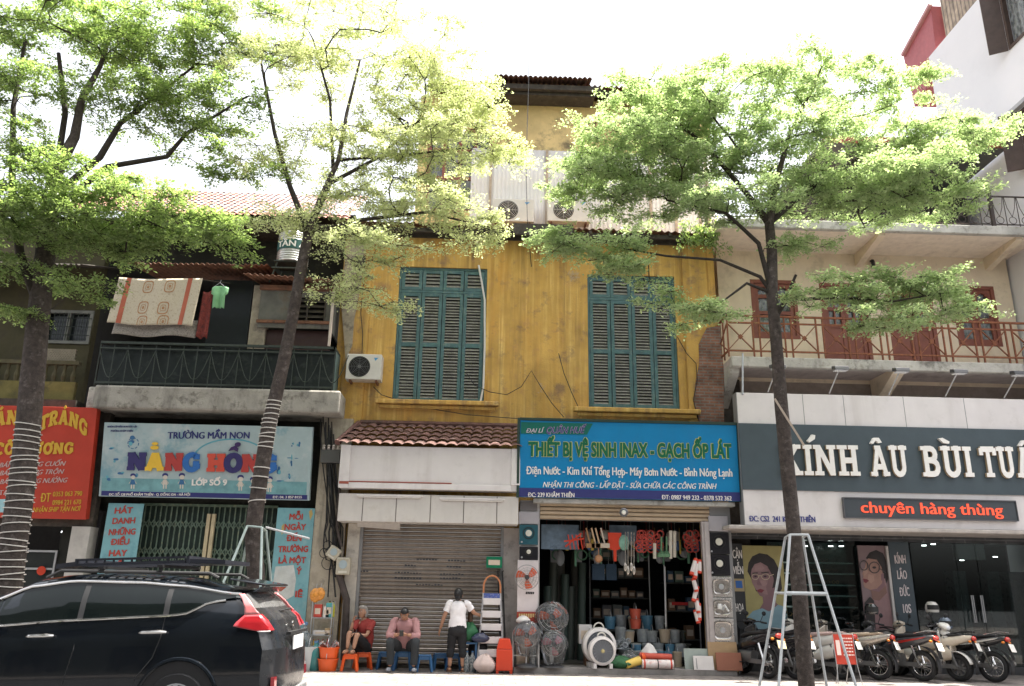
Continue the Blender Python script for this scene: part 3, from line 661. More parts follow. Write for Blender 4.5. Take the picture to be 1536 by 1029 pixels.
# jagged awning over the left of the balcony
a = P(190, 392, 16.5); b = P(402, 392, 16.5)
aw = MB(); corrug(aw, (a.x, 18.15, a.z + .25), (b.x, 18.15, a.z + .25), (b.x, 16.5, a.z + .02), (a.x, 16.5, a.z - .02), 26, .02, .05); aw.build('awning', m_rust, nh, solid=.006, smooth=True)
MB().tube([P(178, 418, 16.6), P(305, 420, 16.6)], .015, 6).tube([P(305, 420, 16.6), P(345, 425, 16.6)], .01, 6).build('drying_pole', m_soot, nh)
# tiled main roof
e0, e1 = P(250, 330, 17.3), P(522, 333, 17.3); zt_ = P(420, 293, 20).z
pantiles(MB(), (e0.x - 3, 20, zt_), (e1.x, 20, zt_), (e1.x, 17.2, e1.z), (e0.x - 3, 17.2, e1.z), 14, 44, .04, .03).build('tiled_roof', mat('reddish_tile', (.27, .115, .085), .85, var=.3, scale=6, blotch=[((.16, .08, .06), .7, 3), ((.36, .2, .15), .5, 10)], bump=.4), nh, smooth=50)  # redder, lighter tile than that of the lean-to
MB().box(e0.x - 3, e1.x, 17.25, 18.2, e1.z - .16, e1.z - .1).build('eave_soffit', m_soot, nh)
# folding scissor gate
gm = MB(); y = 17.42; n = 26
for k in range(n + 1):
    xx = gx0 + (gx1 - gx0) * k / n
    gm.box(xx - .012, xx + .012, y - .01, y + .01, .05, gz1 - .05)
for zz in (gz1 - .5, gz1 - 1.05, gz1 - 1.22, gz1 - 1.9):
    for k in range(n):
        xa_, xb_ = gx0 + (gx1 - gx0) * k / n, gx0 + (gx1 - gx0) * (k + 1) / n
        gm.beam((xa_, y - .016, zz), (xb_, y - .016, zz + .16), .006, .022).beam((xa_, y - .022, zz + .16), (xb_, y - .022, zz), .006, .022)
gm.box(gx0, gx1, y - .03, y + .03, gz1 - .05, gz1)
ga = gm.build('folding_gate', mat('gate_green', (.11, .16, .12), .6, var=.35, scale=9, blotch=((.28, .26, .15), .5, 12)), nh)
for px in (311, 318.5):
    p = P(px, 800, 17.38); MB().box(p.x - .035, p.x + .035, 17.33, 17.4, .05, P(px, 771, 17.38).z).build('gate_post', mat('cream_metal', (.52, .44, .28), .5, var=.12), ga)
MB().box(gx0 - .05, gx1 + .05, 17.47, 17.5, 0, gz1).build('gate_backing', flat('gate_dark', (.022, .04, .032)), ga)
# party pillar covered with cables
x, x2, _, _ = rect(470, 640, 517, 985, 17.05)
MB().box(x, x2 - .002, 17.0, 17.44, 0, zs0 - .002).build('party_pillar', mat('peeling_plaster', (.42, .37, .29), .9, var=.25, scale=3, streak=[((.06, .055, .05), .9, 4, .35)], blotch=[((.1, .09, .08), .8, 3), ((.55, .5, .42), .5, 6)], bump=.5), nh)
# ================================================================ FAR LEFT HOUSE
m_olive = mat('olive_plaster', (.075, .066, .034), .9, var=.35, scale=2, streak=((.05, .045, .03), .7, 3, .4), blotch=((.06, .05, .035), .7, 2))
lx1 = P(133, 500, 17.6).x - .03
lh = thing('corner_snack_house', 'dim olive house with white framed window above a red shop board', 'house', (-12, 17.2, 0))
wz0 = P(60, 604, 17.5).z; ww = rect(66, 466, 138, 516, 17.8)
wall_holes(MB(), -16, lx1, wz0, P(60, 340, 17.8).z, 17.8, 18, [ww]).build('wall', m_olive, lh)
x0, x1, z0, z1 = ww; f = .07
fm = MB().box(x0, x1, 17.76, 17.86, z1 - f, z1).box(x0, x1, 17.76, 17.86, z0, z0 + f)
for t in (0, .5, 1): fm.box(x0 + (x1 - x0 - f) * t, x0 + (x1 - x0 - f) * t + f, 17.762, 17.858, z0 + f, z1 - f)
wn = fm.build('window', mat('dirty_white', (.2, .2, .18), .7, var=.2), lh)
gr = MB()
for t in range(1, 10): xx = x0 + (x1 - x0) * t / 10; gr.tube([(xx, 17.75, z0 + f), (xx, 17.75, z1 - f)], .008, 5)
for t in range(1, 4): zz = z0 + (z1 - z0) * t / 4; gr.tube([(x0, 17.74, zz), (x1, 17.74, zz)], .008, 5)
gr.build('window_grille', m_dkrail, wn); MB().box(x0, x1, 17.9, 17.92, z0, z1).build('pane', flat('dark_pane', (.02, .025, .025), .2), wn)
# parapet with a pierced block, balusters and a yellow base
x0, x1, z0, z1 = rect(-60, 521, 116, 600, 16.9)
MB().box(-16, x1, 16.9, 17.0, z0, z0 + .42).build('parapet', mat('mossy_yellow', (.13, .11, .035), .9, var=.35, scale=3, blotch=((.06, .055, .03), .8, 2.5)), lh)
bl = MB(); xx = x1 - .1
while xx > -16: bl.lathe([(.04, z0 + .42), (.06, z0 + .55), (.03, z0 + .68), (.045, z0 + .8)], (xx, 16.95, 0), n=8); xx -= .2
bl.box(-16, x1, 16.88, 17.02, z0 + .8, z0 + .88).build('balustrade', m_olive, lh)
mesh_ = MB(); a0, a1, c0, c1 = rect(66, 524, 113, 546, 16.95); nn = 12
for k in range(nn):
    u0 = a0 + (a1 - a0) * k / nn; u1 = a0 + (a1 - a0) * (k + 1) / nn
    for j in range(4):
        v0 = c0 + (c1 - c0) * j / 4; v1 = c0 + (c1 - c0) * (j + 1) / 4
        mesh_.beam((u0, 16.95, v0), (u1, 16.95, v1), .05, .03).beam((u0, 16.953, v1), (u1, 16.953, v0), .05, .03)
mesh_.build('pierced_block', mat('pierced_cement', (.2, .175, .13), .9), lh)
MB().box(-16, x1 + .15, 16.75, 17.8, z0 - .22, z0 - .002).build('balcony_slab', m_soot, lh)
e = P(60, 398, 16.6); aw = MB(); corrug(aw, (-16, 18.2, e.z + .6), (lx1 + .2, 18.2, e.z + .6), (lx1 + .2, 16.5, e.z), (-16, 16.5, e.z), 60, .02, .03); aw.build('eave_roof', m_soot, lh, solid=.01, smooth=True)
MB().box(-16, lx1, 18.01, 22, wz0, P(60, 340, 17.8).z + .3).build('rear_block', m_room, lh)
# shop below: dark room, lintel, white side pillar
zq = P(60, 790, 17.3).z; px0, px1, _, _ = rect(106, 780, 134, 870, 17.05)
MB().box(-16, px1, 17.0, 17.2, zq + .0, wz0 - .22).build('lintel', m_soot, lh)
MB().box(px0, px1, 16.95, 17.3, 0, zq - .002).build('side_pillar', mat('grey_white_render', (.42, .40, .37), .8, var=.12, blotch=((.28, .26, .24), .5, 3)), lh)
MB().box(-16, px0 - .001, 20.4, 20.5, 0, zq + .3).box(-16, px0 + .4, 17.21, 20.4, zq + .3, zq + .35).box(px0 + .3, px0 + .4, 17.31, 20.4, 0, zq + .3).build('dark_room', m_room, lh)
tb = P(96, 799, 17.6); MB().tube([tb + Vector((-.05, 0, .02)), tb + Vector((.3, 0, -.08))], .022, 8).build('tube_lamp', flat('lit_tube', (.9, .95, 1), .4, emit=2.2), lh)

# ================================================================ RIGHT CREAM HOUSE
rx0 = P(1078, 440, 17.75).x; rx1 = P(1517, 440, 17.75).x
rh = thing('cream_house', 'cream balcony house with rusty railings above the dark optician front', 'house', ((rx0 + rx1) / 2, 17.2, 0))
YB = 17.75
z_soff = P(1300, 398, YB).z; zb1 = P(1300, 541, 16.6).z; zb0 = P(1300, 556, 16.6).z
wins = [rect(1128, 420, 1197, 508, YB), rect(1234, 425, 1304, 545, YB), rect(1334, 430, 1404, 545, YB), rect(1432, 429, 1497, 519, YB)]
wins = [list(w_) for w_ in wins]
for i in (1, 2): wins[i][2] = zb1
wall_holes(MB(), rx0, rx1, zb0, z_soff + .5, YB, YB + .25, [tuple(w_) for w_ in wins]).build('upper_wall', m_cream, rh)
MB().box(rx1 - .25, rx1 - .001, YB + .251, 23, zb0, z_soff + .5).build('side_wall', m_cream, rh)
for i, (x0, x1, z0, z1) in enumerate(wins):
    door = i in (1, 2); y = YB + .05; f = .09
    fm = MB().box(x0, x0 + f, y - .06, y + .05, z0, z1).box(x1 - f, x1, y - .06, y + .05, z0, z1).box(x0 + f, x1 - f, y - .06, y + .05, z1 - f, z1)
    if not door: fm.box(x0 + f, x1 - f, y - .06, y + .05, z0, z0 + f)
    fr_ = fm.build('balcony_door' if door else 'window', m_brown, rh, bevel=.006)
    mid = (x0 + x1) / 2
    for a, b in ((x0 + f + .004, mid - .003), (mid + .003, x1 - f - .004)):
        q = MB(); s = .085; lo = z0 + (f if not door else .02); hi = z1 - f - .004
        q.box(a, a + s, y - .03, y + .02, lo, hi).box(b - s, b, y - .03, y + .02, lo, hi)
        zz = [lo, lo + (hi - lo) * (.52 if door else .40), lo + (hi - lo) * .72, hi - s]
        for z_ in zz: q.box(a + s, b - s, y - .028, y + .018, z_, z_ + s)
        for t in range(5):      # arched head of the top light
            u = (t + .5) / 5; h = .12 * abs(2 * u - 1) ** 2
            q.box(a + s + (b - a - 2 * s) * t / 5, a + s + (b - a - 2 * s) * (t + 1) / 5, y - .026, y + .016, hi - s - h - .004, hi - s - .002)
        if door:
            q.box(a + s, b - s, y - .012, y + .01, lo + s, zz[1]); q.box((a + b) / 2 - .02, (a + b) / 2 + .02, y - .02, y + .016, zz[1] + s, hi - s)
        q.build('casement', m_brown, fr_, bevel=.005)
    MB().box(x0 + f, x1 - f, y + .03, y + .036, z0, z1 - f).build('pane', m_pane, fr_)
    MB().box(x0, x1, YB + .26, YB + .28, z0, z1).build('dark_backing', flat('blue_dim', (.05, .06, .075)), fr_)
# slab, soffit beams
sx0 = P(1098, 560, 16.55).x; sx1 = 13.0
MB().box(sx0, sx1, 16.5, 16.66, zb0, zb1).build('slab_edge', m_conc, rh, bevel=.02)
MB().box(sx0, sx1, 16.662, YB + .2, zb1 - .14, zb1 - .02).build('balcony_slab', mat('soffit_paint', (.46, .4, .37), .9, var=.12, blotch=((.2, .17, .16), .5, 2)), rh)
for px in (1350,):
    xx = P(px, 552, 16.6).x; MB().prism3([(xx - .13, 16.665, zb1 - .142), (xx - .13, YB, zb1 - .142), (xx - .13, YB, zb1 - .75), (xx - .13, 16.665, zb0)], (.26, 0, 0)).build('bracket', m_cream, rh)
xx = sx0; MB().prism3([(xx, 16.665, zb1 - .142), (xx, YB, zb1 - .142), (xx, YB, zb1 - 1.0), (xx, 16.665, zb0 - .1)], (.2, 0, 0)).build('bracket', m_conc, rh)
zlow = P(1300, 640, YB).z
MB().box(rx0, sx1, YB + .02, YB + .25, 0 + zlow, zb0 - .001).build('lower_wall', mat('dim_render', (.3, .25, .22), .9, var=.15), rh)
MB().box(xr + .002, P(1112, 880, 17.5).x + .3, 17.62, 17.75, 0, zb0 - .002).build('gap_wall', m_soot, rh)
# lower balcony railing: X panels
z0, z1 = zb1 + .01, P(1300, 478, 16.6).z; xa = P(1091, 500, 16.6).x; y = 16.58
rm = MB().box(xa, sx1, y - .025, y + .025, z1 - .04, z1).box(xa, sx1, y - .018, y + .018, z1 - .2, z1 - .165).box(xa, sx1, y - .018, y + .018, z0 + .12, z0 + .155)
xx = xa; pw, nw = .56, .15
while xx < sx1 - .2:
    for q in (xx, xx + pw): rm.box(q - .015, q + .015, y - .017, y + .017, z0, z1 - .04)
    zl, zh = z0 + .155, z1 - .2
    rm.beam((xx, y, zl), (xx + pw, y, zh), .02, .03, (0, 1, 0)).beam((xx, y + .004, zh), (xx + pw, y + .004, zl), .02, .03, (0, 1, 0))
    c = Vector((xx + pw / 2, y - .012, (zl + zh) / 2)); rm.prism3([c + Vector((0, 0, .06)), c + Vector((.06, 0, 0)), c + Vector((0, 0, -.06)), c + Vector((-.06, 0, 0))], (0, .03, 0))
    xx += pw + nw
rm.box(xa - .02, xa + .02, y + .026, YB, z1 - .04, z1).box(xa - .015, xa + .015, y + .026, YB, z0 + .12, z0 + .155)
for t in range(1, 4): rm.box(xa - .015, xa + .015, y + .026 + t * .28, y + .056 + t * .28, z0, z1 - .04)
rm.beam((xa, y + .05, z0 + .15), (xa, YB - .1, z1 - .2), .02, .03, (1, 0, 0)).beam((xa + .004, y + .05, z1 - .2), (xa + .004, YB - .1, z0 + .15), .02, .03, (1, 0, 0))
rm.build('railing', m_iron, rh)
# top slab with brackets and curly railing
zt0, zt1 = P(1300, 347, 16.4).z, P(1300, 334, 16.4).z; tx0 = P(1078, 335, 16.4).x
MB().box(tx0, sx1, 16.35, 16.48, zt0, zt1).build('slab_edge', m_conc, rh, bevel=.02)
MB().box(tx0, sx1, 16.482, YB + .3, zt0 + .02, zt1 - .02).build('roof_slab', mat('cream_soffit', (.78, .68, .56), .9, var=.1, blotch=((.45, .37, .3), .4, 2)), rh)
for px in (1322, 1527):
    xx = P(px, 347, 16.5).x; MB().prism3([(xx - .08, 16.5, zt0 + .018), (xx - .08, YB, zt0 + .018), (xx - .08, YB, zt0 - .3), (xx - .08, 16.5, zt0 - .05)], (.16, 0, 0)).build('bracket', m_cream, rh)
z0, z1 = zt1, P(1400, 291, 16.5).z; y = 16.5; xa = P(1085, 300, 16.5).x
rm = MB().box(xa, sx1, y - .015, y + .015, z1 - .03, z1).box(xa, sx1, y - .012, y + .012, z0 + .1, z0 + .12)
xx = xa; k = 0
while xx < sx1 - .3:
    rm.tube([(xx, y, z0), (xx, y, z1)], .01, 5)
    rm.torus((xx + .15, y, z0 + .22), .09, .008, n=10, m=5); rm.tube([(xx + .02, y, z1 - .03), (xx + .06, y, z1 - .3), (xx + .15, y, z0 + .31)], .008, 5); rm.tube([(xx + .28, y, z1 - .03), (xx + .24, y, z1 - .3), (xx + .15, y, z0 + .31)], .008, 5)
    xx += .3; k += 1
for px in (1488,): q = P(px, 320, 16.5); rm.box(q.x - .04, q.x + .04, y - .03, y + .03, z0, z1 + .25)
rm.build('roof_railing', mat('dark_iron', (.05, .038, .033), .7, var=.3), rh)
# dark terrace room under a canopy on the roof
cx0 = P(1225, 290, 18.2).x; cx1 = P(1440, 300, 18.2).x
MB().box(cx0, rx1 - .3, 18.4, 22.5, zt1, zt1 + 1.9).build('terrace_room', flat('terrace_dark', (.03, .028, .026), .9), rh)
e = PX(1534, 196, rx1)
zc_ = P(1420, 222, 17.0).z
cn = MB().box(cx0 - .3, rx1 - .05, 16.9, 23.5, zc_, zc_ + .1); cnp = cn.build('terrace_canopy', flat('canopy_under', (.1, .1, .1), .8), rh)
MB().box(cx0 - .3, rx1 - .05, 16.85, 16.898, zc_ - .02, zc_ + .15).build('canopy_trim', flat('canopy_red', (.3, .06, .05)), cnp)
b = P(1308, 394, YB - .05); sp = MB().lathe([(.03, .05), (.045, .02), (.05, -.1), (.03, -.16)], (b.x, YB - .09, b.z), n=10).box(b.x - .03, b.x + .03, YB - .09, YB - .001, b.z + .03, b.z + .07)
sp.build('wall_lamp', flat('lamp_black', (.03, .03, .03), .4), rh, smooth=True)

# ================================================================ WHITE TOWER and red house behind
TX = rx1 + .06
m_twhite = mat('white_tower_plaster', (.78, .77, .80), .85, var=.03, scale=.7, blotch=((.68, .67, .7), .3, .8), bump=.1)
c1 = PX(1405, 118, TX); top_a = PX(1482, 0, TX); 
tw = thing('white_tower_house', 'tall white narrow house with shuttered side windows rising at the right edge', 'house', (TX + 2, 18, 0))
# side wall facing left with a stepped top that follows the photo
wa = PX(1404, 73, TX); wb = PX(1455, 35, TX)
prof = [(15.9, 0), (wa.y + .6, 0), (wa.y + .6, wa.z - 1.2), (wa.y, wa.z + .1), (wa.y, wa.z + .2), (16.8, wa.z + .2 ), (15.9, wa.z + .2)]
zt_tower = max(wa.z, wb.z)
w1 = [PX(1484, 10, TX), PX(1540, -40, TX), PX(1540, 55, TX), PX(1512, 75, TX)]
wy0, wy1 = sorted((PX(1514, 70, TX).y, PX(1545, 20, TX).y)); wz_ = PX(1514, 76, TX).z
side = MB(); hole = (wy0, wy1, wz_, wz_ + 1.7)
hol2y = PX(1531, 160, TX); hole2 = (hol2y.y - 1.0, hol2y.y + .1, hol2y.z - 1.6, hol2y.z - .1)
ys0, ys1 = 15.9, wa.y + .4
def yz_wall(mb, x0, x1, y0, y1, z0, z1, holes):
    ys = sorted({y0, y1, *[h[0] for h in holes], *[h[1] for h in holes]}); zs = sorted({z0, z1, *[h[2] for h in holes], *[h[3] for h in holes]})
    for a, b in zip(ys, ys[1:]):
        for c, d in zip(zs, zs[1:]):
            if not any(h[0] <= a and b <= h[1] and h[2] <= c and d <= h[3] for h in holes): mb.box(x0, x1, a, b, c, d)
yz_wall(side, TX, TX + .2, ys0, ys1, 0, wa.z, [hole, hole2]); side.build('side_wall', m_twhite, tw)
MB().box(TX + .201, TX + 4.5, ys0, ys1, 0, wa.z - .01).build('body', m_twhite, tw)
m_dkwood = mat('dark_brown_shutter', (.07, .045, .035), .6, var=.2)
for (a, b, c, d) in (hole, hole2):
    f = MB().box(TX - .03, TX + .08, a, a + .08, c, d).box(TX - .03, TX + .08, b - .08, b, c, d).box(TX - .03, TX + .08, a + .08, b - .08, c, c + .08).box(TX - .03, TX + .08, a + .08, b - .08, d - .08, d)
    f_ = f.build('window', m_dkwood, tw); MB().box(TX + .1, TX + .12, a + .08, b - .08, c + .08, d - .08).build('pane', m_pane, f_)
    s = MB(); hinge = Vector((TX - .035, b, 0)); out = Vector((-.36, .2, 0)); s.prism3([hinge + Vector((0, 0, c)), hinge + out + Vector((0, 0, c)), hinge + out + Vector((0, 0, d)), hinge + Vector((0, 0, d))], (.02, .04, 0)); s.build('shutter', m_dkwood, f_)
    MB().box(TX - .16, TX - .031, a - .2, b + .2, d + .02, d + .12).build('window_hood', flat('hood_grey', (.4, .4, .42)), f_)
# parapet block on top and red sheet-clad house further back
pb0, pb1 = PX(1405, 58, TX), PX(1450, 0, TX)
hb = thing('red_clad_house', 'red sheet clad upper storey with tan brick wall behind the white tower', 'house', (TX + 1.5, wa.y + 2, 0))
red = mat('red_sheet', (.42, .12, .13), .6, var=.1, streak=((.3, .08, .09), .4, .8, .3))
MB().prism3([PX(x, y, TX + .1) for x, y in ((1355, 84), (1396, 9), (1403, 70), (1401, 104), (1388, 135), (1372, 160))], (4, 0, 0)).build('red_wall', red, hb)
MB().beam(PX(1354, 83, TX + .05), PX(1396, 6, TX + .05), .1, .1).build('roof_edge', flat('pink_trim', (.5, .25, .25)), hb)
MB().box(TX + .25, TX + 4.2, 15.9 + .5, wa.y - .15, wa.z, wa.z + 2.6).build('brick_storey', brick_mat('tan_blocks', (.5, .4, .3), (.42, .34, .26), (.25, .2, .17), .3, .16, .03, axis='XY'), tw)

# houses on the near side of the street, behind the camera: what the glass and the car reflect
for i, (x0, x1, h, c, lab) in enumerate(((-30, -13, 9.5, (.07, .065, .055), 'grey brown terrace house across the street, mirrored dimly in the black car'), (-12.9, 4, 11, (.05, .056, .045), 'dark olive terrace house across the street, mirrored in the shop glass'), (4.1, 20, 8.5, (.08, .072, .062), 'tan terrace house across the street, mirrored in the optician doors'))):
    t = thing('terrace_house', lab, 'house', ((x0 + x1) / 2, -5, 0))
    holes = [(x0 + 1 + k * 2.6, x0 + 2.4 + k * 2.6, z, z + 1.7) for k in range(int((x1 - x0 - 2) / 2.6)) for z in (.3, 3.6, 6.4)]
    wall_holes(MB(), x0, x1, 0, h, -3.4, -3.2, holes).build('wall', mat('near_render', c, .9, var=.2), t)
    MB().box(x0, x1, -8, -3.6, 0, h - .1).build('dark_rooms', m_room, t)
# ================================================================ SIGNS
m_signred = mat('sign_red', (.42, .042, .022), .45, var=.1, scale=3, streak=((.24, .03, .025), .5, 3, .6)); m_signyel = flat('sign_yellow', (.55, .33, .035), .5)
m_signwhite = flat('sign_white', (.78, .75, .72), .5); m_navy = flat('sign_navy', (.03, .035, .16), .5)
m_redletter = flat('red_letter', (.40, .05, .035), .5)
def sign(name, label, cat, panel, m, depth=.1, bevel=.006, group=None, frame=None):
    c = panel.at(.5, 0); t = thing(name, label, cat, tuple(c), group)
    b = MB(); panel.board(b, 0, 1, 0, 1, -depth, 0); b.build('board', m, t, bevel=bevel)
    return t
# --- red snack shop sign
pr = Panel((-120, 602), (148, 615), (125, 783), (-150, 770), 16.85, 16.55)
t = sign('shop_sign', 'large tilted red sign with yellow and white lettering, partly hidden by the roped trunk', 'sign', pr, m_signred, .16)
b = MB(); slab_text(pr, b, ['T', 'R', ('A', 'acute'), 'N', 'G'], 59, 131, 651, 22, t=.25, arch=.75, slant_y=661, th=.008)
slab_text(pr, b, ['B', ('A', 'acute'), 'N', 'H'], -27, 45, 651, 22, t=.25, arch=.55, slant_y=648, th=.008)
slab_text(pr, b, ['C', ('O', 'circ')], -8, 20, 683, 18, t=.25, slant_y=683, th=.008)
slab_text(pr, b, ['H', ('U', 'horn'), ('O', 'horn'), 'N', 'G'], 33, 110, 684, 17, t=.26, th=.008)
pr.text(b, 'ĐT', 58, 73, 755, 13, bold=.03); pr.text(b, '0353 063 790', 77, 121, 747.5, 7); pr.text(b, '0984 221 670', 76, 119, 760, 7)
pr.text(b, 'NHẬN SHIP TẬN NƠI', 46, 118, 770, 7, shear=.3); b.build('yellow_lettering', m_signyel, t)
b = MB()
for y, s, e in ((702, 'BÁNH TRÁNG CUỐN', 98), (714, 'BÁNH TRÁNG TRỘN', 95), (727, 'BÁNH TRÁNG NƯỚNG', 100)): pr.text(b, s, -2, e, y, 7, shear=.35, bold=.015)
pr.text(b, 'BÁN TẠI', -30, 13, 743, 7); b.build('white_lettering', flat('pinkish_white', (.48, .36, .34)), t)
b = MB(); pr.poly(b, [(-30, 749), (7, 749.5), (5, 769), (-32, 768)], .008, .006); b.build('blue_sticker', flat('pale_blue', (.3, .5, .55)), t)
# --- nursery school sign
pn = Panel((155, 633), (468, 641), (465, 751), (149.5, 744.5), 16.9, 16.62)
def grad_mat(name, top, bot, z0, z1):
    m = mat(name, top, .5, var=.05, scale=4, blotch=((.62, .72, .72), .8, 2.2)); n = m.node_tree.nodes; L = m.node_tree.links
    return m
m_cloudy = mat('cloud_print', (.36, .46, .48), .5, var=.1, scale=2, blotch=[((.15, .31, .38), .8, 1.3), ((.48, .52, .52), .8, 2.0)], streak=((.3, .34, .34), .5, 3, .5))
m_cyan = flat('print_cyan', (.12, .36, .44)); m_cyan2 = flat('print_blue', (.04, .14, .30)); m_skinp = flat('print_cream', (.6, .55, .48)); m_purple = flat('letter_purple', (.05, .025, .11))
t = sign('school_sign', 'pale blue nursery sign with multicoloured chunky letters and small printed children', 'sign', pn, m_cloudy, .12)
b = MB(); pn.board(b, .012, .99, .012, .075, .001, .004); b.build('navy_strip', m_navy, t)
b = MB(); pn.board(b, .01, .985, .077, .25, .001, .003); b.build('turquoise_band', flat('print_turquoise', (.16, .34, .37), var=.2), t)
b = MB(); pn.text(b, 'TRƯỜNG MẦM NON', 250, 373, 658, 10, bold=.03); pn.text(b, 'NHÓM LỚP MẦM NON ĐỘC LẬP', 160, 204, 641, 2.6); pn.text(b, 'PHƯỜNG KHÂM THIÊN', 165, 198, 647.5, 2.6); b.build('navy_lettering', m_navy, t)
b = MB(); pn.text(b, 'ĐC: SỐ 128 PHỐ KHÂM THIÊN - Q. ĐỐNG ĐA - HÀ NỘI', 165, 286, 743.5, 3.6, bold=.02); pn.text(b, 'ĐT: 04. 3 857 8155', 410, 454, 747.5, 3.6, bold=.02); pn.text(b, 'LỚP SỐ 9', 288, 341, 728, 8.5, bold=.05); b.build('white_lettering', m_signwhite, t)
m_lred = flat('letter_red', (.40, .05, .045)); m_lred2 = flat('letter_scarlet', (.58, .08, .05)); m_lblue = flat('letter_blue', (.03, .14, .42)); m_lyel = flat('letter_yellow', (.75, .48, .05)); m_lnavy = flat('letter_navy', (.035, .03, .13))
for g, xa, xb, m in ((['N'], 191, 219, m_lnavy), (['A'], 218, 246, m_lyel), (['N'], 247, 274, m_lred), (['G'], 274, 300, m_lblue), (['H'], 310, 337, m_lred2), (['O'], 336, 363, m_lnavy), (['N'], 362, 390, m_lred), (['G'], 388, 416, m_lblue)):
    yb = 705.5 + (xa - 190) * .018
    b = MB(); slab_text(pn, b, g, xa, xb, yb, 27, d=.012, th=.02, t=.3); b.build('letter', m, t)
b = MB()                       # accents: breve with acute as a yellow hat shape, circumflex and grave as purple drops
for e, (x, y, r_) in enumerate(((231.5, 671.5, 4), (232, 665.5, 3))): b.prism3([pn.pt(x + r_ * 1.6 * math.cos(a * .628), y + r_ * .8 * math.sin(a * .628), .03 + e * .003) for a in range(10)], pn.n * -.02)
b.build('accent', m_lyel, t)
b = MB(); pn.poly(b, [(342, 677), (346, 671), (352, 669), (357, 673), (356, 678), (350, 675)], .03, .02)
b.prism3([pn.pt(356 + 4.6 * math.cos(a * .628), 667 + 3.6 * math.sin(a * .628) + (-.4 * math.cos(a * .628)), .034) for a in range(10)], pn.n * -.02); b.build('accent', m_purple, t)
b = MB()                       # little printed children: dark hair, pale bodies, blue clothes
kids = ((248, 715, 1), (273, 715, 1.05), (361, 718, 1.1), (380, 721, 1.1), (405, 720, 1), (200, 715, .9))
hair = MB(); body = MB(); dress = MB()
def disc(mb, x, y, rx, ry, d, n=9): mb.prism3([pn.pt(x + rx * math.cos(2 * math.pi * a / n), y + ry * math.sin(2 * math.pi * a / n), d) for a in range(n)], pn.n * -.002)
for i, (x, y, s) in enumerate(kids):
    disc(hair, x, y - 2, 4.6 * s, 3.4 * s, .0065); disc(body, x + .3, y + 1, 3.6 * s, 3.2 * s, .0085)
    (dress if i % 2 else body).prism3([pn.pt(*q, .0065) for q in ((x - 2.5, y + 4.6), (x + 2.5, y + 4.6), (x + 4.2, y + 12), (x - 4.2, y + 12))], pn.n * -.002)
    for dx in (-1.8, 1.8): body.prism3([pn.pt(*q, .0065) for q in ((x + dx - .9, y + 12), (x + dx + .9, y + 12), (x + dx + .9, y + 18), (x + dx - .9, y + 18))], pn.n * -.002)
    for sg in (-1, 1): body.prism3([pn.pt(*q, .0095) for q in ((x + sg * 2.4, y + 5), (x + sg * 3, y + 6), (x + sg * 6, y + 10), (x + sg * 5, y + 10.6))], pn.n * -.002)
hair.build('printed_hair', m_navy, t); body.build('printed_figure', m_skinp, t); dress.build('printed_dress', m_cyan2, t)
b = MB(); c2 = MB()
def arc_px(mb, cx, cy, rx, ry, a0, a1, w_, d, n=14):
    pa = [(cx + rx * math.cos(R(a0 + (a1 - a0) * i / n)), cy - ry * math.sin(R(a0 + (a1 - a0) * i / n))) for i in range(n + 1)]
    for p, q in zip(pa, pa[1:]):
        l = math.hypot(q[0] - p[0], q[1] - p[1]) or 1; nx, ny = -(q[1] - p[1]) / l * w_ / 2, (q[0] - p[0]) / l * w_ / 2
        mb.prism3([pn.pt(p[0] + nx, p[1] + ny, d), pn.pt(q[0] + nx, q[1] + ny, d), pn.pt(q[0] - nx, q[1] - ny, d), pn.pt(p[0] - nx, p[1] - ny, d)], pn.n * -.002)
arc_px(b, 345, 690, 56, 31, 20, 160, 2.2, .004)
for (x, y, a, c) in ((196, 661, 9, 7), (172, 690, 6, 4), (168, 672, 8, 2.5), (182, 710, 7, 4), (163, 718, 6, 4), (205, 712, 5, 6), (420, 705, 5, 8), (437, 692, 3, 9), (435, 715, 3.4, 6), (438, 668, 3, 4), (447, 667, 3, 5), (440, 688, 10, 1.2), (420, 722, 9, 2)):
    for k in range(3): disc(b if k % 2 else c2, x + rnd.uniform(-a, a) * .6, y + rnd.uniform(-c, c) * .7, a * rnd.uniform(.3, .5), c * rnd.uniform(.3, .55), .0045 + .001 * k)
for k in range(8): arc_px(c2, 199, 665, 8, 8, 20 + 45 * k, 50 + 45 * k, 1.2, .0062, 3)
b.build('printed_motif', m_cyan, t); c2.build('printed_motif', m_cyan2, t)
# --- two nursery banners
m_ban = mat('banner_cloud', (.17, .36, .40), .6, var=.12, scale=2, blotch=[((.38, .46, .45), .6, 1.6), ((.08, .22, .27), .6, 2.4)])
p1 = Panel((161, 753), (214, 757), (196, 905), (141, 903), 17.05)
t = sign('school_banner', 'turquoise banner of red words left of the green gate, above the car roof', 'banner', p1, m_ban, .02)
b = MB()
for s, x0, x1, y in (('HÁT', 170, 197, 770), ('DANH', 167, 201, 786), ('NHỮNG', 162, 202, 803), ('ĐIỀU', 165, 193, 818), ('HAY', 163, 190, 835), ('NHẤT', 158, 190, 853)): p1.text(b, s, x0, x1, y, 9, bold=.04, th=.003, slant_y=y + .5)
b.build('red_lettering', m_redletter, t)
p2 = Panel((415, 761), (470, 763), (457, 970), (398, 968), 16.98)
t = sign('school_banner', 'torn turquoise banner of red words beside the party pillar, right of the green gate', 'banner', p2, m_ban, .02)
b = MB()
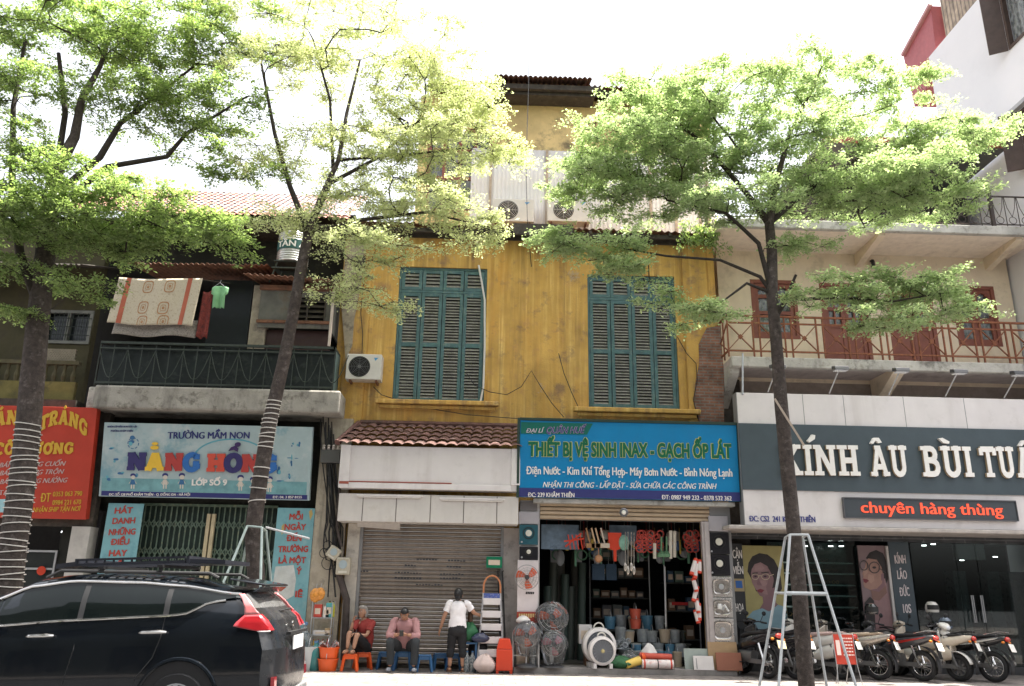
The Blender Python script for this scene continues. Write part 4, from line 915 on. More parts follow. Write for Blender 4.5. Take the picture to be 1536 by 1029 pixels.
for s, x0, x1, y in (('MỖI', 432, 452, 780), ('NGÀY', 425, 457, 796), ('ĐẾN', 428, 451, 813), ('TRƯỜNG', 416, 461, 830), ('LÀ MỘT', 417, 458, 847), ('Ý', 444, 452, 864), ('IÊ', 443, 454, 898)): p2.text(b, s, x0, x1, y, 9, bold=.04, th=.003, slant_y=y + .4)
b.build('red_lettering', m_redletter, t)
b = MB(); p2.poly(b, [(413, 852), (440, 850), (444, 872), (441, 896), (430, 902), (407, 900), (409, 880)], .003, .002); b.build('torn_patch', mat('torn_pale', (.5, .52, .5), .8, var=.15, blotch=((.35, .45, .45), .6, 5)), t)
b = MB(); p2.poly(b, [(461, 768), (465, 764), (467, 772), (463, 782)], .003, .002); p2.poly(b, [(421, 790), (425, 786), (424, 800), (421, 804)], .003, .002); b.build('printed_leaf', flat('print_ochre', (.45, .33, .12)), t)
# --- blue hardware sign
pb = Panel((780, 629), (1106, 639), (1109, 752), (779, 745), 16.42, 16.36)
m_blue = mat('sign_blue', (.0, .20, .45), .4, var=.08, scale=1.5, streak=((.02, .17, .36), .5, 2.5, .5))
t = sign('hardware_sign', 'bright blue hardware shop sign with green capitals over the open shop', 'sign', pb, m_blue, .1)
b = MB(); pb.board(b, 0, 1, .002, .115, .001, .005); b.build('navy_strip', m_navy, t)
b = MB(); pb.poly(b, [(781, 632), (889, 635), (880, 652), (781, 650)], .005, .004); b.build('green_corner', flat('corner_green', (.0, .13, .10)), t)
gf = MB(); pb.board(gf, -.012, -.001, -.01, 1.03, -.1, .02); pb.board(gf, 1.001, 1.01, -.01, 1.03, -.1, .02); pb.board(gf, -.001, 1.001, 1.001, 1.035, -.1, .02); gf.build('sign_frame', flat('frame_dark_green', (.02, .045, .035)), t)
b = MB(); pb.text(b, 'THIẾT BỊ VỆ SINH INAX - GẠCH ỐP LÁT', 792, 1098, 683.5, 20.5, bold=.095, slant_y=688, d=.004, th=.004); b.build('letter_outline', flat('outline_lime', (.5, .5, .16)), t)
b = MB(); pb.text(b, 'THIẾT BỊ VỆ SINH INAX - GẠCH ỐP LÁT', 792, 1098, 683.5, 20.5, bold=.05, slant_y=688, d=.0085, th=.004); b.build('green_lettering', flat('letter_green', (.0, .12, .055)), t)
b = MB(); pb.text(b, 'Điện Nước - Kim Khí Tổng Hợp- Máy Bơm Nước - Bình Nóng Lạnh', 789, 1098, 711.5, 12, bold=.03, slant_y=716)
pb.text(b, 'NHẬN THI CÔNG - LẮP ĐẶT - SỬA CHỮA CÁC CÔNG TRÌNH', 814, 1074, 731, 8, bold=.02, shear=.3, slant_y=734)
pb.text(b, 'ĐC: 239 KHÂM THIÊN', 792, 861, 745.3, 6.5, bold=.03, slant_y=746); pb.text(b, 'ĐT: 0987 949 232 - 0378 532 362', 991, 1096, 749, 6.5, bold=.03, slant_y=751)
b.build('white_lettering', m_signwhite, t)
b = MB(); pb.text(b, 'ĐẠI LÍ', 789, 816, 648.5, 6.5, bold=.02, shear=.3, d=.01, th=.003); pb.text(b, 'QUÂN HUẾ', 819, 880, 649.5, 9.5, bold=.045, shear=.3, d=.007, th=.003); b.build('pale_lettering', flat('pale_lilac', (.55, .5, .6)), t)
b = MB(); pb.text(b, 'QUÂN HUẾ', 819, 880, 649.5, 9.5, bold=.015, shear=.3, d=.012, th=.003); b.build('violet_lettering', flat('violet', (.05, .03, .18)), t)
# --- optician fascia
YO = 16.3
po = Panel((1107, 589), (1640, 601.5), (1646, 799), (1115, 786), YO)
t = sign('optician_sign', 'wide optician fascia of white and slate bands with raised white slab letters', 'sign', po, m_white, .25)
MB().box(po.at(0, 0).x - .012, po.at(0, 0).x - .001, YO - .003, YO + .252, po.at(0, 0).z, po.at(0, 1).z).build('edge_trim', m_greyfr, t)
m_slate = mat('slate_band', (.058, .080, .094), .55, var=.08, scale=3)
b = MB(); v1 = po.uv(1120, 637)[1]; v0 = po.uv(1120, 735.5)[1]; po.board(b, -.0005, 1, v0, v1, .0, .03); b.build('slate_band', m_slate, t)
sm = MB()
for px in (1208, 1270, 1362, 1455): u = po.uv(px, 610)[0]; sm = MB(); po.board(sm, u - .0008, u + .0008, v1 + .002, .998, .0, .002); sm.build('panel_seam', m_greyfr, t)
words = ((['K', ('I', 'acute'), 'N', 'H'], 1169, 1285), ([('A', 'circ'), 'U'], 1301, 1357), (['B', ('U', 'grave'), 'I'], 1378, 1454), (['T', 'U', ('A', 'circ'), 'N'], 1467, 1575))
GLs = dict(GL)
for gl, xa, xb in words:
    # raised letters: white face over a tan return; accents are separate bright blocks
    plain = [g if isinstance(g, str) else g[0] for g in gl]
    yb = 715 + (xa - 1169) * .0125; sl_ = yb + (xb - xa) * .0125
    b = MB(); slab_text(po, b, plain, xa, xb, yb, 45, d=.031, th=.05, t=.185, slant_y=sl_); o = b.build('raised_letters', flat('letter_return', (.45, .33, .22)), t)
    b = MB(); slab_text(po, b, plain, xa, xb, yb, 45, d=.088, th=.012, t=.185, slant_y=sl_); b.build('letter_faces', flat('letter_face', (.85, .82, .78), .4), t)
b = MB()
for pl in ([(1209, 664), (1216, 655), (1221, 656), (1220, 662), (1212, 667)], [(1303, 668), (1308, 660), (1316, 660), (1320, 667), (1315, 668), (1311, 664), (1307, 669)], [(1406, 661), (1412, 660), (1422, 666), (1421, 669), (1413, 668)], [(1526, 672), (1532, 664), (1540, 664), (1545, 671), (1539, 672), (1535, 668), (1531, 673)]):
    po.poly(b, pl, .1, .07)
b.build('accent_blocks', flat('accent_face', (.85, .82, .78), .4), t)
b = MB(); po.text(b, 'ĐC: CS2  241 KHÂM THIÊN', 1121, 1217, 781, 8, bold=.03, slant_y=783); b.build('navy_lettering', flat('ink_blue', (.03, .04, .22)), t)
# LED board
pl = Panel((1266, 748), (1524, 752), (1525, 779), (1267, 777), YO - .06)
t = sign('led_board', 'slim dark board with glowing red script on the white band of the fascia', 'sign board', pl, flat('board_black', (.055, .065, .075), .5), .055)
fr = MB(); pl.board(fr, -.004, .0, -.05, 1.05, -.05, .02); pl.board(fr, 1.0, 1.004, -.05, 1.05, -.05, .02); pl.board(fr, 0, 1, -.06, 0, -.05, .02); pl.board(fr, 0, 1, 1, 1.06, -.05, .02); fr.build('board_frame', flat('frame_grey', (.1, .1, .11)), t)
b = MB(); pl.text(b, 'chuyên hàng thùng', 1291, 1504, 770, 17, bold=.02, slant_y=772); b.build('red_lettering', flat('led_red', (.75, .07, .03), .5, emit=.35), t)
# ledge, dark tiles, shop front
of_c = po.at(.5, 0)
sf = thing('optician_shopfront', 'dark glazed optician shopfront with lit display shelves under the fascia', 'shopfront', (of_c.x, 17, 0))
MB().box(P(1093, 795, 16.25).x, 13, 16.2, 17.38, P(1300, 797, 16.2).z, P(1300, 791, 16.2).z).build('ledge', mat('ledge_render', (.42, .38, .35), .8, var=.2), sf, bevel=.02)
zb = P(1300, 812, 17.4).z; zt2 = P(1300, 797, 16.2).z
m_dtile = brick_mat('dark_tiles', (.05, .052, .056), (.04, .042, .046), (.16, .16, .16), .9, .9, .008, r=.3)
ox0 = P(1099, 880, 17.45).x
MB().box(ox0, 13, 17.35, 17.6, zb, zt2 - .001).build('tile_band', m_dtile, sf)
zbase = P(1300, 946, 17.45).z
MB().box(ox0, P(1372, 940, 17.5).x, 17.36, 17.6, 0, zbase).build('plinth', m_dtile, sf)
MB().box(P(1372, 940, 17.5).x + .001, 13, 17.4, 17.6, 0, .16).build('door_step', m_dtile, sf)
MB().box(ox0, ox0 + .03, 17.6, 21.2, 0, zb + .2).box(12.9, 13, 17.6, 21.2, 0, zb + .2).box(ox0 + .03, 12.9, 21.1, 21.2, 0, zb + .2).box(ox0 + .03, 12.9, 17.6, 21.1, zb + .12, zb + .2).box(ox0 + .03, 12.9, 17.6, 21.1, 0.02, .1).build('shop_room', flat('shop_dark', (.028, .032, .035), .5), sf)
xg0 = P(1200, 880, 17.5).x; xg1 = P(1289, 880, 17.5).x; xd0 = P(1372, 880, 17.5).x
m_gl = glass_mat('shop_glass', (.62, .68, .68), 0)
MB().box(xg0, xg1, 17.5, 17.512, zbase, zb).build('display_glass', m_gl, sf)
gd = MB(); xs = [xd0, P(1440, 880, 17.5).x, P(1470, 880, 17.5).x + .02, P(1560, 880, 17.5).x, 12.9]
for a, c in zip(xs, xs[1:]): gd.box(a + .008, c - .008, 17.5, 17.512, .17, zb)
dg = gd.build('door_glass', m_gl, sf)
hm = MB()
for px in (1460, 1474): p = P(px, 915, 17.4); hm.tube([(p.x, 17.4, P(px, 934, 17.4).z), (p.x, 17.4, P(px, 893, 17.4).z)], .014, 8).tube([(p.x + .055, 17.43, P(px, 934, 17.4).z), (p.x + .055, 17.43, P(px, 893, 17.4).z)], .012, 8)
hm.build('door_handle', m_steel, dg, smooth=True)
sh = MB(); m_edge = flat('shelf_glass_edge', (.42, .58, .53), .2)
for i, yy in enumerate((846, 862, 879, 895, 912)):
    z = P(1250, yy, 17.75).z; sh.box(xg0 - .3, xg1 + .02, 17.72, 18, z, z + .03)
shm = sh.build('display_shelf', m_edge, sf)
MB().box(xg0 - .4, xg1 + .1, 18.2, 18.22, zbase, zb).build('display_back', flat('display_back', (.03, .05, .045), .3), sf)
cnt = 0
for i, yy in enumerate((846, 862, 879, 895, 912, 928)):
    z = P(1250, yy, 17.75).z + .031; x = xg0 - .1
    while x < xg1 - .18:
        if rnd.random() < .72:
            q = MB(); c_ = rnd.choice(('a', 'b'))
            for s_ in (-1, 1): q.torus((x + s_ * .042, 17.8, z + .05), .032, .004, n=10, m=5)
            q.tube([(x - .012, 17.8, z + .055), (x + .012, 17.8, z + .055)], .004, 5)
            for s_ in (-1, 1): q.tube([(x + s_ * .074, 17.8, z + .06), (x + s_ * .074, 17.94, z + .06)], .003, 5)
            g_ = tag(q.build('spectacles', rnd.choice((m_black, flat('frame_gold', (.4, .3, .12), .3, metal=.8), flat('frame_tortoise', (.14, .06, .03), .3))), None), 'small pair of spectacles standing on the lit glass shelves of the optician window', 'glasses', 'spectacles on the optician shelves')
        x += .2
spot = MB()
for (px, py, Y) in ((1246, 820, 17.9), (1262, 820, 18), (1208, 820, 17.8), (1386, 819, 18.3), (1400, 817, 18.2), (1421, 812.5, 17.8), (1493, 836, 19.5), (1443, 841, 20.0)):
    p = P(px, py, Y); spot.lathe([(.0, 0), (.05, .002), (.05, .02)], p, n=12)
spot.build('downlight', flat('lit_spot', (1, .97, .9), .3, emit=4), sf)
cab = MB()
for px, w_ in ((1432, .3), (1482, .3), (1512, .5)): p = P(px, 880, 19); cab.box(p.x, p.x + w_, 19, 19.4, .1, 2.1)
cab.build('inner_cabinet', flat('cabinet_green_grey', (.09, .12, .12), .3), sf)
p = P(1436, 826, 19); MB().box(p.x, p.x + .65, 19, 19.2, p.z - .2, p.z + .3).build('inner_unit', flat('pale_unit', (.5, .55, .55)), sf)
# column boards
m_colb = flat('column_black', (.03, .033, .036), .4)
pc = Panel((1098, 815), (1114, 815), (1120, 945), (1103, 945), 17.33)
t = sign('column_board', 'narrow black column board with white words beside the sinks', 'sign board', pc, m_colb, .05)
b = MB(); pc.text(b, 'CẬN', 1100, 1114, 838, 13, bold=.03, th=.003); pc.text(b, 'VIỄN', 1100, 1115.5, 862, 12, bold=.03, th=.003); pc.text(b, 'HỌA', 1103, 1115.5, 918, 12, bold=.02, th=.003); b.build('white_lettering', m_signwhite, t)
b = MB(); pc.poly(b, [(1101, 869), (1116, 869), (1117, 888), (1102, 888)], .003, .002); b.build('label_frame', flat('label_tan', (.35, .28, .15)), t)
b = MB(); pc.poly(b, [(1103, 872), (1113, 872), (1114, 883), (1104, 883)], .006, .003); b.build('label_blue', flat('label_blue', (.03, .12, .38)), t)
pk = Panel((1335, 812), (1366, 813), (1375, 948), (1344, 947), 17.4)
t = sign('column_board', 'slate column board with pale stacked words left of the glass doors', 'sign board', pk, flat('slate_board_paint', (.055, .075, .09), .4), .05)
b = MB()
for s, x0, x1, y in (('KÍNH', 1344, 1361, 846), ('LÃO', 1347, 1361.5, 869.5), ('ĐỨC', 1349, 1364, 895), ('10S', 1353, 1365, 920)): pk.text(b, s, x0, x1, y, 13, bold=.03, th=.003)
b.build('pale_lettering', flat('pale_pink', (.68, .6, .6)), t)
p = P(1330, 819, 17.35); q = P(1343, 946, 17.35); MB().box((p.x + q.x) / 2 - .02, (p.x + q.x) / 2 + .03, 17.33, 17.38, q.z, p.z).build('metal_strip', flat('strip_grey', (.5, .48, .46), .4), sf)
# posters: printed portraits
def poster(name, label, panel, bgc, layers):
    t = sign(name, label, 'poster', panel, bgc, .03)
    for i, (nm, m, pts) in enumerate(layers):
        b = MB(); panel.poly(b, pts, .002 + .0012 * i, .0011); b.build(nm, m, t)
    return t
def ov(cx, cy, rx, ry, n=20, a0=0, a1=360): return [(cx + rx * math.cos(R(a0 + (a1 - a0) * k / (n if a1 - a0 < 360 else n))), cy + ry * math.sin(R(a0 + (a1 - a0) * k / n))) for k in range(n + (0 if a1 - a0 >= 360 else 1))]
def ringpx(cx, cy, rx, ry, w_, n=18): 
    o = ov(cx, cy, rx, ry, n); i_ = ov(cx, cy, rx - w_, ry - w_, n); return [(o[k], o[(k + 1) % n], i_[(k + 1) % n], i_[k]) for k in range(n)]
m_h = flat('print_hair', (.025, .02, .02)); m_sk = mat('print_skin', (.26, .155, .155), .5, var=.12, scale=6); m_sk2 = flat('print_skin_shade', (.2, .11, .12)); m_lip = flat('print_lip', (.17, .03, .04)); m_eye = flat('print_eye', (.03, .025, .03)); m_gf = flat('print_frame', (.06, .05, .05))
pA = Panel((1115, 818), (1176, 819), (1180, 946), (1119, 944), 17.38)
t = poster('eyewear_poster', 'poster of a dark haired woman in thin glasses and a pale blue top on yellow', pA, mat('print_yellow', (.33, .29, .12), .45, var=.12, scale=4),
   [('hair_back', m_h, [(1122, 858), (1124, 845), (1130, 835), (1141, 830), (1153, 832), (1163, 840), (1169, 853), (1172, 868), (1173, 884), (1168, 892), (1160, 896), (1150, 886), (1134, 888), (1127, 868)]),
    ('neck', m_sk2, [(1143, 890), (1162, 882), (1163, 905), (1172, 914), (1150, 920), (1138, 914), (1144, 905)]),
    ('top', flat('print_pale_blue', (.2, .32, .37), var=.1), [(1119, 926), (1128, 917), (1142, 913), (1152, 918), (1166, 908), (1178, 912), (1180, 945), (1120, 943)]),
    ('face', m_sk, [(1127, 862), (1129, 851), (1135, 844), (1143, 843), (1154, 848), (1160, 858), (1161, 872), (1158, 884), (1151, 893), (1145, 897), (1139, 894), (1133, 884), (1128, 874)]),
    ('side_shade', flat('print_skin_mid', (.205, .118, .122)), [(1152, 852), (1160, 858), (1161, 872), (1158, 884), (1151, 893), (1149, 882), (1153, 870)]), ('jaw_shade', flat('print_skin_mid2', (.215, .125, .128)), [(1133, 884), (1139, 894), (1145, 897), (1151, 893), (1146, 892), (1139, 889)]), ('cheek_light', flat('print_skin_light', (.30, .185, .18)), [(1141, 872), (1148, 871), (1151, 877), (1146, 881), (1142, 878)]), ('brow_light', flat('print_skin_light2', (.29, .18, .178)), [(1133, 850), (1143, 847), (1148, 853), (1143, 857), (1133, 857)]),
    ('fringe', m_h, [(1126, 858), (1130, 843), (1140, 834), (1154, 838), (1162, 852), (1163, 872), (1158, 862), (1152, 850), (1142, 844), (1133, 847)]),
    ('eye_socket', m_sk2, [(1129, 864), (1137, 862), (1137, 867), (1130, 868)]), ('eye_socket', m_sk2, [(1143, 863), (1153, 862), (1153, 867), (1144, 868)]),
    ('nose', m_sk2, [(1138, 866), (1140, 874), (1143, 879), (1137, 879), (1135, 877)]),
    ('mouth', m_lip, [(1135, 886), (1140, 884), (1146, 886), (1142, 890), (1137, 889)]),
    ('eye', m_eye, ov(1133.5, 865.5, 2, 1.2, 8)), ('eye', m_eye, ov(1148, 865.5, 2.4, 1.3, 8)), ('brow', m_eye, [(1129, 860), (1137, 859.4), (1137, 860.8), (1129, 861.4)]), ('brow', m_eye, [(1142, 859.5), (1153, 858.4), (1154, 860), (1142, 861)])])
b = MB()
for c in ((1133, 866, 5.4, 4.6), (1148.5, 866, 6.2, 4.8)):
    for q in ringpx(*c, .8): pA.poly(b, q, .022, .002)
pA.poly(b, [(1138, 864), (1143, 864), (1143, 865), (1138, 865)], .022, .002); pA.poly(b, [(1154.5, 864), (1161, 862), (1161, 863), (1154.5, 865)], .022, .002); b.build('printed_glasses', flat('print_gold', (.5, .42, .3)), t)
pB = Panel((1288, 818), (1330, 818.5), (1341, 946), (1297, 946), 17.38)
t = poster('eyewear_poster', 'poster of a woman in round black glasses gazing left on dusky mauve', pB, flat('print_mauve', (.2, .14, .145), .45, var=.1),
   [('hair', m_h, [(1300, 838), (1306, 829), (1316, 825), (1326, 830), (1331, 842), (1333, 868), (1328, 880), (1322, 870), (1318, 846)]),
    ('neck', m_sk, [(1306, 880), (1328, 868), (1334, 905), (1339, 944), (1310, 946), (1308, 900)]),
    ('face', mat('print_skin_warm', (.32, .185, .145), .5, var=.12, scale=6), [(1300, 843), (1305, 836), (1315, 836), (1322, 845), (1325, 862), (1323, 876), (1315, 884), (1305, 886), (1297, 882), (1295, 876), (1297, 872), (1294, 869), (1296, 866), (1294, 861), (1298, 855), (1299, 849)]),
    ('lip', m_lip, [(1295, 869), (1301, 870), (1304, 872), (1299, 876), (1296, 874)]),
    ('jaw_shade', m_sk2, [(1305, 886), (1315, 884), (1323, 876), (1325, 866), (1328, 880), (1318, 890), (1309, 892)]),
    ('neck_shade', flat('print_warm_shade', (.2, .11, .09)), [(1306, 886), (1318, 889), (1328, 879), (1330, 890), (1318, 902), (1308, 900)]), ('cheek_light', flat('print_warm_light', (.38, .23, .18)), [(1303, 862), (1311, 864), (1312, 872), (1306, 876), (1302, 870)]), ('nose_light', flat('print_warm_light2', (.37, .225, .175)), [(1295, 856), (1300, 850), (1302, 860), (1297, 865)]), ('ear', m_sk2, [(1322, 862), (1326, 860), (1326, 870), (1322, 872)]),
    ('eye', m_eye, ov(1312, 852, 3, 1.8, 8)), ('fringe', m_h, [(1302, 838), (1312, 829), (1325, 834), (1328, 858), (1322, 850), (1316, 840)]),
    ('shirt', m_h, [(1296, 905), (1304, 896), (1310, 902), (1311, 946), (1298, 946)])])
b = MB()
for c in ((1296.5, 849, 6.5, 8), (1312, 852, 8.5, 9)):
    for q in ringpx(*c, 1.4): pB.poly(b, q, .02, .002)
pB.poly(b, [(1320, 853), (1329, 859), (1329, 860.4), (1320, 854.5)], .02, .002); b.build('printed_glasses', m_gf, t)
# ================================================================ STREET TREES
import numpy as np
m_bark = mat('bark', (.068, .053, .045), .9, var=.4, scale=12, blotch=[((.2, .17, .15), .6, 9), ((.03, .025, .022), .6, 5)], bump=.8, bscale=45)
m_twig = mat('twig_bark', (.038, .03, .024), .9, var=.3, scale=10)
m_leafA = leaf_mat('leaf_green', (.14, .22, .075), (.36, .45, .19), (1.1, 1.15, .7))
m_leafB = leaf_mat('leaf_lime', (.46, .53, .27), (.68, .71, .46), (1.1, 1.1, .85))
m_leafC = leaf_mat('leaf_fresh', (.30, .41, .20), (.54, .62, .36), (1.08, 1.12, .85))
m_rope = flat('white_rope', (.62, .58, .52), .7)
def leaf_mesh(name, pts, size, m, parent, seed, flat_=.42):
    """one small pointed leaf per point; pts (n,3)"""
    g = np.random.default_rng(seed); n = len(pts)
    off = np.array(parent['_o']); pts = pts - off
    az = g.uniform(0, 2 * np.pi, n); tilt = g.normal(-.08, flat_, n); roll = g.normal(0, flat_, n)
    L_ = size * np.clip(g.lognormal(0, .33, n), .45, 1.9); W_ = L_ * g.uniform(.42, .6, n)
    dx = np.stack([np.cos(az) * np.cos(tilt), np.sin(az) * np.cos(tilt), np.sin(tilt)], 1)
    sd_ = np.stack([-np.sin(az), np.cos(az), np.zeros(n)], 1); up = np.cross(dx, sd_)
    sd_ = sd_ * np.cos(roll)[:, None] + up * np.sin(roll)[:, None]
    v = np.empty((n, 4, 3))
    v[:, 0] = pts; v[:, 1] = pts + dx * (L_ * .62)[:, None] + sd_ * (W_ / 2)[:, None]; v[:, 2] = pts + dx * L_[:, None]; v[:, 3] = pts + dx * (L_ * .62)[:, None] - sd_ * (W_ / 2)[:, None]
    me = bpy.data.meshes.new(name); me.vertices.add(n * 4); me.vertices.foreach_set('co', v.ravel())
    me.loops.add(n * 4); me.loops.foreach_set('vertex_index', np.arange(n * 4)); me.polygons.add(n)
    me.polygons.foreach_set('loop_start', np.arange(0, n * 4, 4)); me.polygons.foreach_set('loop_total', np.full(n, 4)); me.update(); me.validate()
    me.materials.append(m); o = bpy.data.objects.new(name, me); COL.objects.link(o); o.parent = parent; o['_o'] = tuple(off); return o

def grow_tree(label, trunk, limbs, lobes, Y, m, seed, leaf=.062, per=230, clump_r=.40, dens=1.5, group='street trees along the pavement'):
    rg = random.Random(seed); g = np.random.default_rng(seed)
    tp = [(P(x, y, Y + dy), r) for x, y, dy, r in trunk]
    base = G(trunk[0][0], 1040) if False else Vector((tp[0][0].x, tp[0][0].y, 0))
    if tp[0][0].z > 0: tp.insert(0, (base.copy(), tp[0][1] * 1.12))
    root = thing('street_tree', label, 'tree', tuple(base), group)
    nodes = []; par = []; rad = []; dirs = []
    def addn(p, pa, r=0.):
        nodes.append(Vector(p)); par.append(pa); rad.append(r)
        dirs.append((Vector(p) - nodes[pa]).normalized() if pa >= 0 else Vector((0, 0, 1))); return len(nodes) - 1
    def polyline(pts, pa, rs):
        for i in range(1, len(pts)):
            n = max(1, int((pts[i] - pts[i - 1]).length / .22))
            for k in range(1, n + 1):
                t = k / n; pa = addn(pts[i - 1].lerp(pts[i], t), pa, rs[i - 1] * (1 - t) + rs[i] * t)
        return pa
    r0 = addn(tp[0][0], -1, tp[0][1]); top = polyline([p for p, _ in tp], r0, [r for _, r in tp])
    ntrunk = len(nodes)
    for lb in limbs:
        pts = [P(x, y, Y + dy) for x, y, dy, r in lb]; rs = [r for *_, r in lb]
        st = min(range(len(nodes)), key=lambda i: (nodes[i] - pts[0]).length); pts[0] = nodes[st].copy(); polyline(pts, st, rs)
    # leaf clumps
    cl = []
    for (px, py, dy, rx, ry, rz, n) in lobes:
        n = int(n * dens + .5)
        c = P(px, py, Y + dy); tries = 0; k = 0
        while k < n and tries < 500:
            tries += 1
            a = rg.uniform(0, 6.283); q = math.sqrt(rg.random()); h = rg.uniform(-1, 1) * math.sqrt(max(0, 1 - q * q))
            p = c + Vector((math.cos(a) * q * rx, math.sin(a) * q * ry, h * rz - .18 * q * q))
            if all((p - o).length > clump_r * .5 for o in cl): cl.append(p); k += 1
    tpos = nodes[top]
    cl.sort(key=lambda p: (p - tpos).length)
    ends = []
    for c in cl:
        best = min(range(max(0, ntrunk // 2), len(nodes)), key=lambda i: (nodes[i] - c).length + .7 * max(0, nodes[i].z - c.z) + (.25 if i < ntrunk else 0))
        p = nodes[best]; d = (c - p).length
        ctl = p + dirs[best] * d * .38 + Vector((rg.uniform(-.1, .1) * d, rg.uniform(-.1, .1) * d, .06 * d))
        n = max(1, int(d / .2)); pa = best
        for k in range(1, n + 1):
            t = k / n; q = p * (1 - t) ** 2 + ctl * 2 * t * (1 - t) + c * t * t
            if k < n: q += Vector((rg.gauss(0, .018), rg.gauss(0, .018), rg.gauss(0, .018)))
            pa = addn(q, pa)
        ends.append(pa)
    kids = [[] for _ in nodes]
    for i, p in enumerate(par):
        if p >= 0: kids[p].append(i)
    acc = [0.] * len(nodes)
    for i in range(len(nodes) - 1, -1, -1):
        s = sum(acc[k] for k in kids[i]); acc[i] = max(s, (.0056 ** 2.3))
    R_ = [max(rad[i], acc[i] ** (1 / 2.3)) for i in range(len(nodes))]
    tr = MB(); br = MB()
    starts = [(0, -1)]
    while starts:
        i, p = starts.pop(); ch = [i] if p < 0 else [p, i]
        while kids[ch[-1]]:
            ks = sorted(kids[ch[-1]], key=lambda k: -R_[k]); 
            for k in ks[1:]: starts.append((k, ch[-1]))
            ch.append(ks[0])
        rs = [R_[k] for k in ch]
        if p >= 0: rs[0] = min(R_[p], rs[1] * 1.25)
        big = p < 0
        (tr if big else br).tube([nodes[k] for k in ch], rs, 12 if big else (7 if rs[0] > .03 else 5))
    tro = tr.build('trunk', m_bark, root, smooth=60, fix=False)
    # fine twigs and leaves
    pts = []; tw = MB()
    for c in cl:
        nt_ = 7; cr = clump_r * rg.uniform(.75, 1.25)
        for t in range(nt_):
            a = rg.uniform(0, 6.283); l = cr * rg.uniform(.55, 1.15); e = c + Vector((math.cos(a) * l, math.sin(a) * l, rg.uniform(-.13, .09)))
            mid = c.lerp(e, .5) + Vector((0, 0, .03)); tw.tube([c, mid, e], [.0055, .004, .002], 3, False)
            m_ = int(per / nt_ * rg.uniform(.6, 1.35)); tt = g.beta(2.2, 1.2, m_)[:, None]
            cv = np.array(c); ev = np.array(e); q = cv + (ev - cv) * tt; q[:, 2] += .1 * tt[:, 0] * (1 - tt[:, 0])
            q += g.normal(0, [.055, .055, .03], (m_, 3)) * (1.0); pts.append(q)
    br.build('branches', m_twig, root, smooth=60, fix=False); tw.build('twigs', m_twig, root, fix=False)
    leaf_mesh('crown', np.concatenate(pts), leaf, m, root, seed)
    return root, nodes[:ntrunk], R_[:ntrunk]
def rope(root, tn, tr_, ylo, yhi, Y, step, jitter=.02):
    b = MB()
    zlo, zhi = P(200, ylo, Y).z, P(200, yhi, Y).z; z = zlo
    while z < zhi:
        k = min(range(1, len(tn)), key=lambda i: abs(tn[i].z - z)); a, c = tn[k - 1], tn[k]
        t = 0 if abs(c.z - a.z) < 1e-5 else (z - a.z) / (c.z - a.z); p = a.lerp(c, t); r = tr_[k] + .008
        tx, ty = rnd.uniform(-.12, .12), rnd.uniform(-.05, .05)
        b.tube([(p.x + r * math.cos(q * .449), p.y + r * math.sin(q * .449), z + r * (tx * math.cos(q * .449) + ty * math.sin(q * .449)) + .002 * q) for q in range(15)], .009, 6)
        z += step * rnd.uniform(.75, 1.3)
    b.build('rope_wrap', m_rope, root, smooth=True)

LA = [(100, 50, 0, 1.5, 1.3, .5, 26), (230, 70, .3, 1.4, 1.2, .5, 24), (320, 150, .3, 1.0, 1.0, .35, 12), (40, 130, -.3, 1.0, 1.0, .4, 12), (190, 150, .2, 1.3, 1.0, .3, 14), (330, 60, .5, 1.0, 1.0, .4, 10), (-40, 60, 0, 1.2, 1.2, .5, 10),
      (150, -20, 0, 2.2, 1.6, .5, 26), (320, -30, .4, 1.4, 1.2, .4, 14), (270, 190, .2, .9, .8, .2, 8), (20, 215, -.6, .9, .9, .3, 10),
      (80, 265, -1.0, 1.3, 1.1, .3, 20), (190, 300, -1.0, 1.2, 1.0, .28, 20), (70, 330, -.9, 1.3, 1.0, .28, 18), (10, 300, -.8, 1.0, 1.0, .3, 12), (280, 325, -.8, .8, .7, .18, 9), (350, 348, -.7, .55, .5, .12, 5), (150, 350, -.6, 1.2, .8, .2, 12), (20, 395, -.4, .8, .6, .15, 6), (20, 455, -.3, .45, .4, .12, 3), (130, 425, -.8, .5, .4, .08, 3), (360, 250, 0, .8, .8, .25, 5)]
TA = [(8, 905, 0, 0.215), (20, 815, 0, 0.2021), (33, 725, 0, 0.1935), (41, 655, 0, 0.1892), (48, 575, 0, 0.1849), (57, 480, 0, 0.1763), (66, 400, 0, 0.1634), (74, 320, 0, 0.1462), (85, 255, 0, 0.1204)]
r_, tn, tr_ = grow_tree('broad dark trunk wrapped in white rope before the red sign, dense green crown', TA,
    [[(85, 255, 0, 0.112), (112, 205, 0, 0.0864), (122, 150, 0, 0.0648), (150, 100, .1, 0.0432), (170, 40, .1, 0.0288)], [(60, 450, 0, 0.0864), (30, 380, -.2, 0.072), (18, 290, -.3, 0.0576), (20, 160, -.3, 0.0432), (38, 60, -.2, 0.0288)],
     [(80, 290, 0, 0.072), (150, 235, .1, 0.0612), (180, 185, .2, 0.0504), (220, 155, .2, 0.036), (290, 100, .3, 0.0216)], [(76, 310, 0, 0.072), (160, 250, .1, 0.0504), (250, 235, .2, 0.0432), (280, 200, .2, 0.0324), (370, 145, .3, 0.018)], [(84, 260, 0, 0.0576), (98, 170, 0, 0.0504), (88, 80, 0, 0.036)]], LA, 12.9, m_leafA, 11, leaf=.05, per=420, dens=1.25)
rope(r_, tn, tr_, 885, 640, 12.9, .10)
